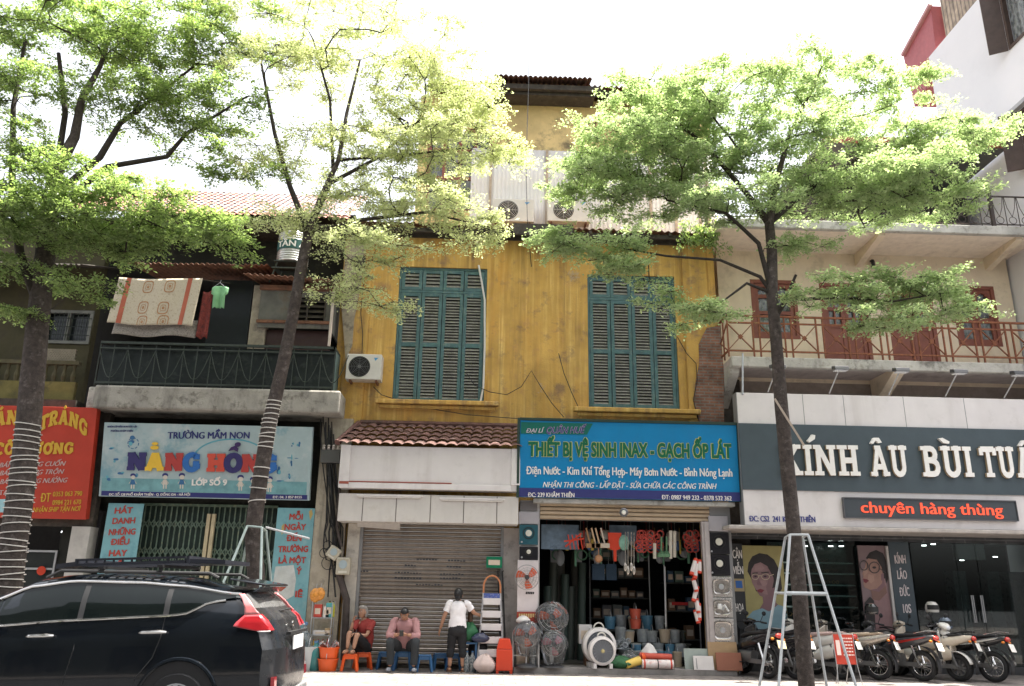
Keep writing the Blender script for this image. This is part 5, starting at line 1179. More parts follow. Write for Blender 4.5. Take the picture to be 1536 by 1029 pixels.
LB = [(700, 135, .2, .6, .6, .2, 7), (660, 180, .3, .8, .7, .22, 9), (620, 285, .2, .9, .8, .2, 9), (640, 125, 0, 1.3, 1.1, .45, 18), (545, 70, 0, 1.3, 1.2, .5, 18), (430, 100, .2, 1.1, 1.0, .5, 13), (715, 160, 0, .5, .6, .2, 6), (690, 215, 0, 1.0, .9, .28, 14), (765, 222, 0, .42, .4, .12, 4), (600, 235, 0, 1.2, 1.0, .32, 15), (480, 225, 0, 1.0, 1.0, .4, 10), (390, 235, 0, .7, .7, .3, 6),
      (650, 315, -.3, 1.1, .9, .2, 15), (725, 346, -.3, .45, .4, .08, 4), (560, 365, -.5, .95, .7, .16, 10), (470, 325, 0, .6, .6, .2, 5), (525, 428, -.4, .55, .45, .1, 5), (590, 452, -.4, .32, .3, .06, 3), (650, 60, 0, .9, .9, .3, 9), (430, 10, 0, 1.3, 1.1, .4, 13), (560, 5, 0, 1.1, 1.0, .3, 10), (600, 180, .3, 1.0, .9, .3, 9), (545, 300, .2, .9, .8, .2, 8), (410, 330, -.2, .5, .5, .12, 4)]
TB = [(380, 965, 0, 0.1369), (384, 860, 0, 0.1332), (379, 800, 0, 0.1273), (390, 720, 0, 0.1221), (403, 640, 0, 0.1184), (425, 545, 0, 0.1036), (440, 470, 0, 0.0962), (452, 400, 0, 0.0925), (463, 350, 0, 0.0888)]
r_, tn, tr_ = grow_tree('slender leaning roped trunk before the nursery sign, pale lime crown', TB,
    [[(463, 350, 0, 0.072), (480, 300, 0, 0.054), (508, 240, 0, 0.0432), (520, 170, .1, 0.0324), (540, 90, .1, 0.0216)], [(460, 360, 0, 0.0648), (435, 280, 0, 0.0468), (412, 200, 0, 0.036), (392, 95, 0, 0.0216)], [(463, 350, 0, 0.0504), (495, 275, 0, 0.0396), (570, 235, 0, 0.0288), (640, 170, 0, 0.018)], [(463, 352, 0, 0.0432), (540, 330, -.2, 0.036), (640, 318, -.3, 0.0252), (720, 338, -.3, 0.0108)], [(463, 350, 0, 0.0432), (500, 260, .1, 0.036), (495, 150, .1, 0.0252), (470, 60, .1, 0.0144)], [(510, 240, 0, 0.0288), (610, 232, 0, 0.0216), (700, 222, 0, 0.0144)]], LB, 13.2, m_leafB, 23, leaf=.044, per=360, dens=1.35)
rope(r_, tn, tr_, 668, 598, 13.2, .075); rope(r_, tn, tr_, 750, 690, 13.2, .16)
LC = [(1240, 95, 0, .9, .9, .3, 11), (1125, 135, 0, 1.2, 1.1, .35, 18), (1330, 150, .3, 1.1, 1.1, .35, 16), (1005, 150, -.4, 1.0, 1.0, .32, 15), (930, 210, -.3, .9, .9, .28, 14), (880, 262, 0, .7, .8, .22, 11), (1030, 235, 0, 1.2, 1.1, .35, 20), (1180, 215, 0, 1.4, 1.3, .4, 22), (1400, 205, -.4, .95, 1.0, .32, 15), (1465, 205, 0, .55, .7, .22, 8),
      (1385, 265, -.7, 1.1, 1.0, .26, 15), (1285, 265, -.5, 1.1, 1.0, .26, 14), (1110, 295, -.5, 1.0, .9, .22, 11), (1210, 285, .2, 1.0, .9, .25, 11), (1330, 300, .1, .9, .8, .18, 9), (1060, 190, .2, 1.0, 1.0, .3, 9), (960, 145, .1, .8, .8, .28, 9), (1060, 120, .2, .8, .8, .25, 8), (1010, 195, .2, .9, .9, .28, 9), (900, 240, .2, .7, .7, .2, 6), (1040, 290, .1, .8, .7, .2, 7), (965, 295, .2, .8, .8, .2, 9), (1440, 285, -.6, .4, .5, .12, 4),
      (895, 365, 0, .8, .6, .14, 10), (845, 350, .1, .35, .4, .08, 3), (945, 398, 0, .5, .45, .1, 5), (1050, 465, -.2, .55, .5, .12, 7), (1000, 440, -.2, .3, .3, .06, 2), (1250, 430, -.6, .75, .6, .18, 9), (1370, 425, -.8, .8, .6, .24, 12), (1320, 470, -.8, .6, .5, .14, 7), (1440, 455, -.8, .35, .35, .08, 4), (1195, 365, .2, .5, .5, .12, 4)]
TC = [(1213, 1060, 0, 0.1254), (1207, 1000, 0, 0.1216), (1200, 900, 0, 0.1178), (1191, 800, 0, 0.114), (1180, 690, 0, 0.114), (1172, 610, 0, 0.1102), (1165, 520, 0, 0.0988), (1158, 440, 0, 0.0988), (1158, 380, 0, 0.0912), (1154, 335, 0, 0.0836)]
r_, tn, tr_ = grow_tree('straight bare trunk with wide layered fresh green crown inside the white tripod guard', TC,
    [[(1154, 335, 0, 0.072), (1165, 270, 0, 0.054), (1185, 200, 0, 0.036), (1225, 120, 0, 0.0216)], [(1156, 345, 0, 0.0648), (1120, 290, 0, 0.0504), (1060, 220, 0, 0.036), (1000, 170, -.2, 0.0216)], [(1158, 435, 0, 0.0504), (1138, 365, -.1, 0.0396), (1090, 320, -.2, 0.0288), (1000, 300, 0, 0.018)], [(1158, 445, 0, 0.036), (1140, 415, 0, 0.0324), (1080, 390, 0, 0.0252), (1000, 384, 0, 0.02016), (920, 370, 0, 0.0108)], [(1163, 470, 0, 0.036), (1180, 450, -.1, 0.0324), (1260, 446, -.5, 0.0252), (1340, 452, -.8, 0.018), (1410, 440, -.8, 0.00864)], [(1166, 480, 0, 0.036), (1182, 440, -.2, 0.0288), (1194, 412, -.3, 0.02304)], [(1154, 338, 0, 0.0504), (1230, 270, -.1, 0.036), (1330, 215, -.2, 0.0216), (1420, 190, -.2, 0.0108)], [(1158, 440, 0, 0.0324), (1120, 425, -.1, 0.0252), (1080, 455, -.2, 0.0144), (1030, 468, -.2, 0.00864)]], LC, 13.0, m_leafC, 5, leaf=.05, per=500, dens=1.32)
# trailing plants at the end of the yellow eave
pl = thing('trailing_plant', 'wild creeper hanging from the right end of the yellow house eave', 'plant', tuple(P(1060, 345, 16.8)))
g_ = np.random.default_rng(3); pp = []
tw = MB()
for k in range(26):
    c = P(1020 + 60 * rnd.random(), 335 + 28 * rnd.random(), 16.75); e = c + Vector((rnd.uniform(-.25, .25), rnd.uniform(-.2, 0), rnd.uniform(-.5, .1))); tw.tube([c, e], .004, 4)
    t = g_.random(60)[:, None]; pp.append(np.array(c) + (np.array(e) - np.array(c)) * t + g_.normal(0, .05, (60, 3)))
tw.build('stems', m_twig, pl); leaf_mesh('leaves', np.concatenate(pp), .06, m_leafA, pl, 9, .8)
# ================================================================ THINGS ON THE FACADES
m_acw = mat('ac_white', (.56, .54, .50), .5, var=.06, streak=((.4, .36, .3), .4, 4, .6)); m_grille = flat('grille_grey', (.10, .10, .105), .5)
def ac_unit(label, r4, Y, dep=.32, mark=True, group='air conditioner outdoor units'):
    x0, x1, z0, z1 = rect(*r4, Y); h = z1 - z0; w_ = x1 - x0
    t = thing('air_conditioner', label, 'air conditioner', ((x0 + x1) / 2, Y, z0), group)
    MB().box(x0, x1, Y, Y + dep, z0, z1).build('casing', m_acw, t, bevel=.015)
    c = Vector((x0 + w_ * .38, Y, z0 + h * .5)); r_ = h * .41
    MB().lathe([(r_ * .98, .0), (r_, -.006), (r_ * .94, -.012), (r_ * .9, .0)], c, 'Y', 28).lathe([(r_ * .9, -.004), (0, -.0035)], c, 'Y', 28).build('fan_opening', m_dark, t)
    g = MB()
    for k in range(1, 7): g.torus(c + Vector((0, -.012, 0)), r_ * k / 6.6, .0045, 'Y', 24, 4)
    for k in range(8): a = k * math.pi / 4; g.tube([c + Vector((.03 * math.cos(a), -.012, .03 * math.sin(a))), c + Vector((r_ * .95 * math.cos(a), -.012, r_ * .95 * math.sin(a)))], .004, 4)
    g.lathe([(.045, -.018), (.045, -.008)], c, 'Y', 12); g.build('fan_grille', m_acw if not mark else m_grille, t)
    b = MB(); b.prism([(x0 + w_ * .78, z0 + h * .86), (x0 + w_ * .9, z0 + h * .86), (x0 + w_ * .82, z0 + h * .74)], Y - .004, Y - .001).build('blue_badge', flat('badge_blue', (.05, .25, .5)), t)
    b = MB().box(x0 + .08, x0 + .12, Y + .02, Y + dep + .1, z0 - .05, z0 - .001).box(x1 - .12, x1 - .08, Y + .02, Y + dep + .1, z0 - .05, z0 - .001); b.build('bracket', m_rust, t)
    return t
ac_unit('dusty white air conditioner on the yellow wall left of the first teal window', (519, 531, 572, 569), 16.85)
ac_unit('white air conditioner on the upper roof, left of the pair by the hanging cable', (738, 298, 801, 332), 18.2, mark=False)
ac_unit('white air conditioner on the upper roof, right of the pair, under the tree spray', (821, 298, 885, 332), 18.2, mark=False)
# tank
c = P(438, 398, 16.9); zt_ = P(438, 354, 16.9).z; r_ = .34
t = thing('water_tank', 'ribbed steel water tank with white letters, on a small iron stand over the box room', 'water tank', tuple(c))
prof = [(.05, zt_ + .06), (r_ * .5, zt_ + .04), (r_, zt_ - .02)]; k = 0; z = zt_ - .02
while z > c.z + .02: prof += [(r_, z), (r_ + .012, z - .02), (r_, z - .04)]; z -= .055
prof += [(r_ * .9, c.z)]
MB().lathe([(a, b - c.z) for a, b in prof], c, n=28).build('tank_body', mat('tank_steel', (.5, .5, .48), .35, metal=.6, streak=((.2, .18, .15), .5, 5, .5)), t, smooth=True)
zm = (zt_ + c.z) / 2 + .03
MB().lathe([(r_ + .016, zm - .11), (r_ + .016, zm + .11), (r_ + .014, zm + .11), (r_ + .014, zm - .11)], (c.x, c.y, 0), n=28).build('label_band', flat('tank_green', (.02, .09, .08)), t)
b = MB(); vs, fs = text_mesh('TÂN Á', .03); q = [(x, y, z) for x, y, z in vs]
def wrap(x, y, z): a = -math.pi / 2 - .9 + x * 1.9; rr = r_ + .018 + .004 * z; return (c.x + rr * math.cos(a), c.y + rr * math.sin(a), zm - .07 + y * .14)
b.add([wrap(*v) for v in q], fs).build('white_lettering', m_signwhite, t)
b = MB(); zl = P(438, 425, 16.9).z
for dx, dy in ((-.3, -.25), (.3, -.25), (.3, .25), (-.3, .25)): b.beam((c.x + dx * .85, c.y + dy, c.z), (c.x + dx * 1.25, c.y + dy * 1.2, zl - .1), .03, .03)
b.box(c.x - .36, c.x + .36, c.y - .32, c.y - .28, c.z - .2, c.z - .17).box(c.x - .36, c.x + .36, c.y + .28, c.y + .32, c.z - .2, c.z - .17).box(c.x - .33, c.x + .33, c.y - .3, c.y + .3, c.z - .03, c.z - .002); b.build('stand', m_dkrail, t)
# washing
bl0, bl1, bz0, bz1 = rect(172, 417, 299, 488, 16.5)
def hang(x0, x1, z0, z1, Y, amp, fold, shear=0., taper=0.):
    def fn(u, v):
        x = x0 + (x1 - x0) * u + shear * v * (x1 - x0) + taper * v * (u - .5) * (x1 - x0); z = z1 + (z0 - z1) * v - .025 * math.sin(5 * u) * (1 - v) + .02 * math.sin(9 * u + 1) * v
        return Vector((x, Y - amp * (.3 + .7 * v) * math.sin(fold * u + 1.2 * v) - .05 * v, z))
    return fn
fb = hang(bl0, bl1, bz0, bz1, 16.52, .03, 14, -.035)
t = thing('hanging_blanket', 'cream patterned blanket with red side bands drying on the dark balcony', 'blanket', ((bl0 + bl1) / 2, 16.52, bz0))
m_blk = mat('blanket_cream', (.46, .40, .31), .95, var=.08, scale=40, blotch=((.30, .24, .17), .9, 26))
MB().grid(fb, 48, 24).build('cloth', m_blk, t, smooth=True, solid=.006)
m_band = mat('blanket_red', (.36, .1, .06), .95); m_oval = mat('blanket_tan', (.34, .17, .08), .95, var=.3, scale=30)
for u0 in (.10, .825): MB().grid(lambda u, v, u0=u0: fb(u0 + .055 * u, v) + Vector((0, -.007, 0)), 4, 24).build('red_band', m_band, t, smooth=True)
for (cu, cv) in ((.37, .17), (.63, .17), (.37, .62), (.61, .64), (.40, .93), (.64, .93)):
    b = MB()
    for (ro, ri) in ((1, .84), (.5, .42), (.22, .05)):
        for k in range(18):
            a0, a1 = 2 * math.pi * k / 18, 2 * math.pi * (k + 1) / 18
            def q_(a, r): return fb(min(.99, cu + .062 * r * math.copysign(abs(math.cos(a)) ** .6, math.cos(a))), min(.99, cv + .135 * r * math.copysign(abs(math.sin(a)) ** .6, math.sin(a)))) + Vector((0, -.006, 0))
            b.quad(q_(a0, ro), q_(a1, ro), q_(a1, ri), q_(a0, ri))
    b.build('oval_motif', m_oval, t, smooth=True)
t = tag(MB().grid(hang(bl0 + .03, bl1 - .02, bz0 - .22, bz0 + .15, 16.62, .035, 10), 40, 8).build('hanging_net', mat('grey_net', (.28, .25, .22), .9, var=.4, scale=50, blotch=((.08, .06, .05), .8, 30)), smooth=True, solid=.004), 'grey checked net cloth drying below the cream blanket', 'cloth')
g0 = P(330, 425, 16.55); t = thing('hanging_shirt', 'small pale green shirt on a hanger beside the blanket', 'shirt', tuple(g0))
gx0, gx1, gz0, gz1 = rect(317, 428, 342, 461, 16.55)
def gs(u, v): wv = 1 if v < .35 else .72; x = (gx0 + gx1) / 2 + (u - .5) * (gx1 - gx0) * wv; return Vector((x, 16.55 - .03 * math.sin(9 * u) - .02 * math.sin(4 * v), gz1 + (gz0 - gz1) * v - .06 * abs(u - .5) * 2 + (.04 if v > .95 and abs(u - .5) > .2 else 0)))
MB().grid(gs, 16, 14).build('cloth', mat('shirt_green', (.20, .42, .22), .9), t, smooth=True, solid=.01)
MB().tube([(g0.x - .12, 16.55, gz1 - .04), (g0.x, 16.55, gz1 + .06), (g0.x + .12, 16.55, gz1 - .04)], .006, 5).tube([(g0.x, 16.55, gz1 + .06), (g0.x + .02, 16.55, gz1 + .13)], .005, 5).build('hanger', m_steel, t)
r4 = rect(300, 437, 316, 508, 16.6); tag(MB().grid(hang(*r4, 16.6, .03, 9), 12, 14).build('hanging_towel', mat('towel_red', (.16, .03, .025), .95, var=.4, scale=25, blotch=((.04, .02, .02), .8, 15)), smooth=True, solid=.006), 'narrow dark red spotted towel drying right of the blanket', 'towel')

# meter boxes and cables on the party pillar
def meter(label, px, py, w_, h, rot, c_):
    p = P(px, py, 16.82); t = thing('meter_box', label, 'meter box', tuple(p), 'electricity meter boxes on the party pillar'); Rm = Matrix.Rotation(rot, 3, 'Y'); t['_o'] = (0, 0, 0)
    MB().box(-w_ / 2, w_ / 2, -.09, .09, -h / 2, h / 2).build('case', c_, t, bevel=.02)
    MB().lathe([(w_ * .3, -.092), (w_ * .3, -.1), (w_ * .25, -.105), (0, -.105)], (0, 0, h * .08), 'Y', 18).build('dial_window', flat('dial_glass', (.35, .42, .45), .1), t)
    MB().box(-w_ * .3, w_ * .3, -.098, -.091, -h * .4, -h * .28).box(-w_ * .4, w_ * .4, -.098, -.091, h * .40, h * .43).build('label_plate', flat('plate_pale', (.6, .58, .5)), t)
    t.rotation_euler = (0, rot, 0); return t
m_mtr = mat('meter_beige', (.46, .42, .33), .6, var=.12, streak=((.25, .2, .15), .6, 8, 2))
meter('tilted beige electricity meter hanging askew on the party pillar', 501, 829.5, .24, .24, R(32), m_mtr)
meter('upright beige electricity meter below the tilted one on the party pillar', 515.5, 849, .28, .34, 0, m_mtr)
p = P(497, 681, 16.9); t = thing('junction_box', 'dark junction box with insulators high on the party pillar', 'junction box', tuple(p))
MB().box(p.x - .2, p.x + .2, 16.8, 16.98, p.z - .2, p.z + .08).build('case', flat('box_grey', (.09, .09, .085), .6), t, bevel=.01)
b = MB()
for k in range(4): b.lathe([(.028, 0), (.035, .03), (.022, .05), (.035, .07), (.02, .1)], (p.x - .15 + .1 * k, 16.82, p.z + .081), n=10)
b.build('insulator', flat('porcelain', (.4, .36, .32), .3), t, smooth=True)
b = MB()
for k in range(15):
    x0 = 494 + rnd.uniform(-10, 8); pts = []; y = 640 + rnd.uniform(-30, 20)
    ph = rnd.uniform(0, 6); sw = rnd.uniform(2, 8)
    while y < rnd.choice((985, 860, 820, 985)):
        s_ = (y - 640) / 340; pts.append(P(x0 + 12 * s_ + sw * math.sin(y / 45 + ph) * (1.6 if 790 < y < 840 else .7), y, 16.95 - .08 * math.sin(y / 60 + ph) - .03)); y += 14
    if len(pts) > 2: b.tube(pts, rnd.uniform(.008, .02), 6)
for k in range(5):
    cx, cy = 493 + rnd.uniform(-7, 7), 815 + rnd.uniform(-25, 30); b.torus(P(cx, cy, 16.88), rnd.uniform(.08, .17), .008, 'Y', 18, 5)
tag(b.build('cable_bundle', m_cable, smooth=True), 'tangle of black cables running down the stained party pillar', 'cables')
t = tag(MB().tube([P(508, 860, 16.9), P(520, 900, 16.9), P(518, 940, 16.92), P(516, 990, 16.95)], .07, 8).tube([P(512, 700, 16.9), P(505, 790, 16.9), P(512, 820, 16.9)], .03, 8).build('conduit', mat('conduit_dark', (.07, .055, .05), .7, var=.3), smooth=True), 'thick dark conduit rising from the pavement to the meter boxes', 'conduit')
# loose wires on the yellow wall
for lab, pts in (('looping black wire on the yellow wall between the two windows', [(700, 560), (712, 578), (735, 588), (760, 592), (782, 580), (797, 556), (810, 578), (828, 605), (846, 626)]),
                 ('thin black wire slanting down beside the right teal window', [(838, 530), (846, 560), (858, 590), (870, 616)]), ('thin wire sagging over the brick patch beside the white fascia edge', [(1016, 505), (1030, 530), (1044, 545), (1046, 570), (1040, 600), (1048, 630)]),
                 ('black wire drooping across the yellow wall over the tiled lean-to', [(560, 580), (572, 592), (590, 598), (640, 612), (700, 622), (780, 628)]), ('thin wire hanging above the wall air conditioner', [(548, 380), (546, 420), (541, 470), (544, 500), (543, 530)])):
    tag(MB().tube([P(x, y, 17.1) for x, y in pts], .009, 5).build('loose_wire', m_cable, smooth=True), lab, 'wire')
# vertical cable from high above down to the yellow wall
tag(MB().tube([P(794, -40, 18.0), P(793, 120, 17.8), P(789, 250, 17.3), P(791, 330, 16.7), P(797, 400, 17.1)], .01, 5).build('hanging_cable', m_cable, smooth=True), 'long straight cable dropping from the sky across the yellow house front', 'cable')
tag(MB().tube([P(690, 212, 18.3), P(700, 188, 18.3), P(725, 183, 18.2), P(742, 190, 18.2), P(752, 200, 18.5)], .03, 8).build('bent_pipe', m_steel, smooth=True), 'bent grey pipe by the upper brown window', 'pipe')
tag(MB().box(*(lambda a: (a.x - .12, a.x + .12, 17.02, 17.1, a.z - .05, a.z + .2))(P(540, 398, 17.1))).tube([P(532, 400, 17.05), P(560, 418, 16.9)], .02, 6).build('wall_bracket', m_soot), 'old iron bracket with insulator near the yellow wall top', 'bracket')
tag(MB().tube([P(1114, 530, 16.4), P(1114, 592, 16.28)], .02, 8).build('drain_pipe', flat('grey_blue_pipe', (.4, .42, .45), .5), smooth=True), 'short pale drain pipe from the cream balcony slab', 'pipe')
tag(MB().beam(P(1162, 598, 12.8), P(1206, 668, 12.7), .03, .03).build('bamboo_stick', flat('stick_tan', (.45, .36, .28))), 'thin tan stick leaning across the right tree trunk', 'stick')
# flood lights over the optician fascia
fl0 = thing('flood_light', '', 'flood light', (0, 0, 0), 'flood lights over the optician fascia')
MB().tube([(0, 0, 0), (0.05, -.5, .42)], .014, 8).build('arm', m_steel, fl0, smooth=True)
MB().add([(-.1, -.62, .36), (.2, -.62, .36), (.2, -.44, .40), (-.1, -.44, .40), (-.1, -.60, .44), (.2, -.60, .44), (.2, -.45, .47), (-.1, -.45, .47)], [(0, 3, 2, 1), (4, 5, 6, 7), (0, 1, 5, 4), (1, 2, 6, 5), (2, 3, 7, 6), (3, 0, 4, 7)]).build('lamp_head', flat('lamp_dark', (.06, .06, .065), .4), fl0, bevel=.01)
MB().box(-.08, .18, -.60, -.46, .350, .362).build('lens', flat('lens_pale', (.7, .72, .74), .2), fl0)
labs = ('flood light just right of the tree trunk above the white fascia', 'flood light second from the trunk above the fascia', 'middle flood light above the fascia, below the bracket', 'flood light above the letters BUI on the fascia', 'flood light at the right picture edge above the fascia')
for i, (px, py) in enumerate(((1152, 588), (1244, 590), (1333, 592.5), (1418, 594.5), (1506, 597))):
    o = fl0 if i == 0 else copy_tree(fl0); o.location = P(px, py, 16.28); o['label'] = labs[i]; 
b = P(935, 769, 16.55); t = thing('spot_lamp', 'small round chrome lamp at the middle of the beige rolled shutter', 'lamp', tuple(b))
MB().lathe([(.0, .06), (.05, .05), (.085, -.02), (.09, -.06), (.07, -.062)], b, 'Y', 16).build('lamp_shade', flat('lamp_chrome', (.4, .4, .42), .2, metal=.9), t, smooth=True); MB().ell(b + Vector((0, -.05, 0)), (.05, .03, .05)).tube([b + Vector((0, .06, .0)), b + Vector((0, .15, .05))], .015, 6).build('bulb', flat('bulb_white', (.8, .78, .7), .2), t, smooth=True)

# ================================================================ IN FRONT OF THE CLOSED SHOP
m_redpl = flat('red_plastic', (.55, .05, .02), .35); m_bluepl = flat('blue_plastic', (.03, .10, .22), .4); m_orange = flat('orange_plastic', (.68, .10, .02), .35)
def stool(label, p, m, s=1., rz=0., h=.30):
    t = thing('plastic_stool', label, 'stool', (0, 0, 0), 'low plastic stools')
    MB().box(-.125, .125, -.125, .125, h - .025, h).build('seat', m, t, bevel=.015)
    for sx in (-1, 1):
        for sy in (-1, 1):
            b = MB(); b.beam((sx * .105, sy * .105, h - .026), (sx * .145, sy * .145, 0), .05, .03); b.build('leg', m, t, bevel=.004)
    b = MB()
    for s_ in (-1, 1): b.box(-.10, .10, s_ * .112 - .006, s_ * .112 + .006, h - .085, h - .026).box(s_ * .112 - .006, s_ * .112 + .006, -.10, .10, h - .085, h - .026)
    b.build('apron', m, t); t.location = p; t.rotation_euler = (0, 0, rz); t.scale = (s, s, s); return t
def gp(px, Y, z=0): return Vector((P(px, 1005, Y).x, Y, z))
stool('orange red stool under the bare foot of the old woman', gp(524, 16.35), m_orange, 1.0, .1)
stool('orange red stool the old woman sits on, against the shutter', gp(543, 16.72), m_orange, 1.05, .3)
stool('dark blue stool the phone reading man sits on', gp(604, 16.62), m_bluepl, 1.15)
stool('empty blue stool between the seated man and the standing woman', gp(636, 16.45), m_bluepl, 1.0, .1)
stool('blue stool against the shutter behind the standing woman', gp(660, 16.85), m_bluepl, 1.0, .2)
stool('blue stool at the left of the seated man', gp(578, 16.85), m_bluepl, 1.05, .0)
stool('blue stool half hidden behind the standing woman legs', gp(680, 16.8), m_bluepl, 1.0)
# goods rack
x0, x1, _, _ = rect(468, 905, 498, 985, 16.75); zt_ = P(480, 910, 16.75).z
t = thing('goods_rack', 'thin steel rack of drinks and boxes against the party pillar', 'rack', ((x0 + x1) / 2, 16.75, 0))
b = MB()
for xx in (x0, x1):
    for yy in (16.6, 16.85): b.tube([(xx, yy, 0), (xx, yy, zt_ + .1)], .01, 6)
b.build('frame', m_steel, t); shz = [.28, .60, .92]
for z in shz: MB().box(x0 - .01, x1 + .01, 16.6, 16.86, z, z + .015).build('shelf', m_steel, t)
def carton(label, x, y, z, sx, sy, sz, m, cat='box', group=None, name='carton', rz=0):
    t = thing(name, label, cat, (x, y, z), group); t['_o'] = (0, 0, 0)
    MB().box(-sx / 2, sx / 2, -sy / 2, sy / 2, 0, sz).build('body', m, t, bevel=.006); MB().box(-sx * .36, sx * .36, -sy / 2 - .003, -sy / 2 - .0005, sz * .25, sz * .7).build('printed_label', flat('label_' + name, tuple(min(.9, v * .4 + .35) for v in m['c']) if 'c' in m else (.6, .5, .4)), t); t.rotation_euler = (0, 0, rz); return t
def bottle(label, x, y, z, r, h, m, cap, cat='bottle', group=None):
    t = thing('bottle', label, cat, (x, y, z), group); t['_o'] = (0, 0, 0)
    MB().lathe([(r * .9, 0), (r, .02), (r, h * .62), (r * .9, h * .7), (r * .35, h * .86), (r * .32, h * .94)], n=14).build('body', m, t, smooth=True); MB().lathe([(r * .38, h * .94), (r * .38, h)], n=10).build('cap', cap, t); return t
m_can = [flat('pack_red', (.5, .07, .05), .4), flat('pack_white', (.65, .62, .6), .4), flat('pack_yellow', (.65, .42, .05), .4), flat('pack_teal', (.1, .35, .36), .4)]
xw = x1 - x0
carton('red drink carton on the top shelf of the steel rack', x0 + .10, 16.7, .936, .15, .12, .24, m_can[0]); carton('white carton beside the red one on top of the rack', x0 + .27, 16.7, .936, .12, .12, .2, m_can[1]); carton('white and teal carton at the right end of the rack top', x1 - .07, 16.7, .936, .13, .12, .27, m_can[3])
carton('long pale packet lying on the middle shelf of the rack', x0 + .2, 16.7, .616, .3, .15, .08, m_can[1]); carton('flat tan packet at the right of the middle rack shelf', x1 - .06, 16.7, .616, .12, .15, .12, flat('pack_tan', (.4, .28, .15)))
m_clear = glass_mat('clear_plastic', (.75, .8, .82), .22, .1); m_pet = flat('pet_blue', (.07, .22, .3), .15); m_jug = glass_mat('jug_blue', (.25, .5, .62), .35, .1)
for k, dx in enumerate((.06, .15, .24, .33)): bottle('small drink bottle on the lowest shelf of the steel rack', x0 + dx, 16.7, .296, .035, .24, (m_can[2], m_pet, m_clear, m_can[0])[k], m_can[0], group='drink bottles on the rack')
for k, (px, py, r_) in enumerate(((473, 893, .11), (480, 891, .1))):
    p = P(px, py, 16.62); t = thing('snack_bag', ('orange snack bag hanging above the rack, the outer one', 'orange snack bag hanging above the rack, nearer the meter boxes')[k], 'bag', tuple(p)); MB().ell(p, (r_, .07, r_ * 1.25), 12, 8).build('bag', mat('bag_orange', (.62, .26, .05), .3, var=.3, scale=18), t, smooth=True); MB().tube([p + Vector((0, 0, r_)), p + Vector((.02, 0, r_ * 2))], .006, 5).build('tie', m_steel, t)
for k, px in enumerate((494, 499)): p = P(px, 906, 16.7); bottle(('yellow green bottle on the rack top, left of two', 'yellow green bottle on the rack top, right of two')[k], p.x, 16.75, .94, .045, .3, flat('bottle_lime', (.45, .42, .05), .25), m_black)
# water bottles, jars and red tubs by the car rear
def jug(label, px, Y, r, h, m): p = gp(px, Y); return bottle(label, p.x, p.y, 0, r, h, m, flat('jug_cap', (.1, .2, .35)), 'water jug')
jug('tall blue water jug standing on a crate behind the car tail', 452, 16.5, .13, .85, m_jug); jug('teal water jug in front of the steel rack foot', 471, 16.35, .11, .52, flat('jug_teal', (.05, .2, .2), .2))
def tub(label, x, y, z, r, h, m, cat='bucket', lid=None, group=None, name='bucket', taper=.82):
    t = thing(name, label, cat, (x, y, z), group); t['_o'] = (0, 0, 0)
    MB().lathe([(r * taper, 0), (r, h * .92), (r * 1.06, h * .92), (r * 1.06, h), (r * .97, h), (r * taper * .95, .02), (0.001, .02)], n=20).build('body', m, t, smooth=30)
    if lid: MB().lathe([(r * .97, h - .01), (r * .97, h + .02), (r * .3, h + .03)], n=20).build('lid', lid, t, smooth=30)
    else: MB().torus((0, 0, h), r * 1.02, .006, 'X', 16, 5, 0, math.pi).build('handle', m_steel, t)
    return t
p = gp(491, 16.3); tub('orange red tub on the pavement, lower of the stacked pair', p.x, p.y, 0, .19, .22, m_orange); tub('orange red tub stacked on the lower one', p.x + .005, p.y, .222, .19, .2, m_orange, lid=None)
t = tag(MB().grid(lambda u, v: Vector((p.x + (u - .5) * .34, p.y + (v - .5) * .3, .43 + .06 * math.sin(7 * u + 3 * v) + .05 * math.sin(11 * v))), 12, 12).build('plastic_sheet', m_clear, smooth=True), 'crumpled clear plastic sheet on the red tubs', 'plastic sheet')
p = gp(455, 16.3); tub('grey white pail behind the car tail', p.x + .08, p.y + .1, 0, .17, .42, flat('pail_grey', (.5, .52, .52), .4), name='pail'); t = thing('can', 'rounded white plastic can beside the grey pail', 'can', (p.x - .08, p.y - .1, 0)); t['_o'] = (0, 0, 0); MB().lathe([(.1, 0), (.13, .05), (.13, .15), (.08, .22), (.04, .25), (.04, .28)], n=16).build('body', flat('can_white', (.62, .6, .58), .4), t, smooth=True); MB().torus((0, 0, .27), .05, .01, 'Y', 12, 5, 0, math.pi).build('handle', m_acw, t)
# step ladder, green crate, bags, red bin
Yl = 16.7; lx0, lx1, _, lz = rect(722, 868, 752, 985, Yl); cx_ = (lx0 + lx1) / 2
t = thing('step_ladder', 'aluminium step ladder with white treads and an orange hoop, leaning by the shutter', 'ladder', (cx_, Yl, 0))
b = MB(); zt_ = P(737, 890, Yl).z
for s_ in (-1, 1): b.beam((cx_ + s_ * .26, Yl - .28, 0), (cx_ + s_ * .17, Yl, zt_), .03, .06, (0, 1, 0)).beam((cx_ + s_ * .24, Yl + .24, 0), (cx_ + s_ * .16, Yl + .03, zt_), .025, .04, (0, 1, 0))
b.build('side_rail', flat('ladder_alu', (.42, .4, .4), .4, metal=.5), t)
for k in range(6):
    f = (k + .55) / 6.1; w_ = .25 - .08 * f; b = MB(); b.box(cx_ - w_, cx_ + w_, Yl - .28 + .28 * f - .06, Yl - .28 + .28 * f + .06, zt_ * f, zt_ * f + .03).box(cx_ - w_ + .01, cx_ + w_ - .01, Yl - .28 + .28 * f - .075, Yl - .28 + .28 * f - .062, zt_ * f - .085, zt_ * f + .04); b.build('tread', flat('tread_white', (.66, .62, .62), .5), t, bevel=.004)
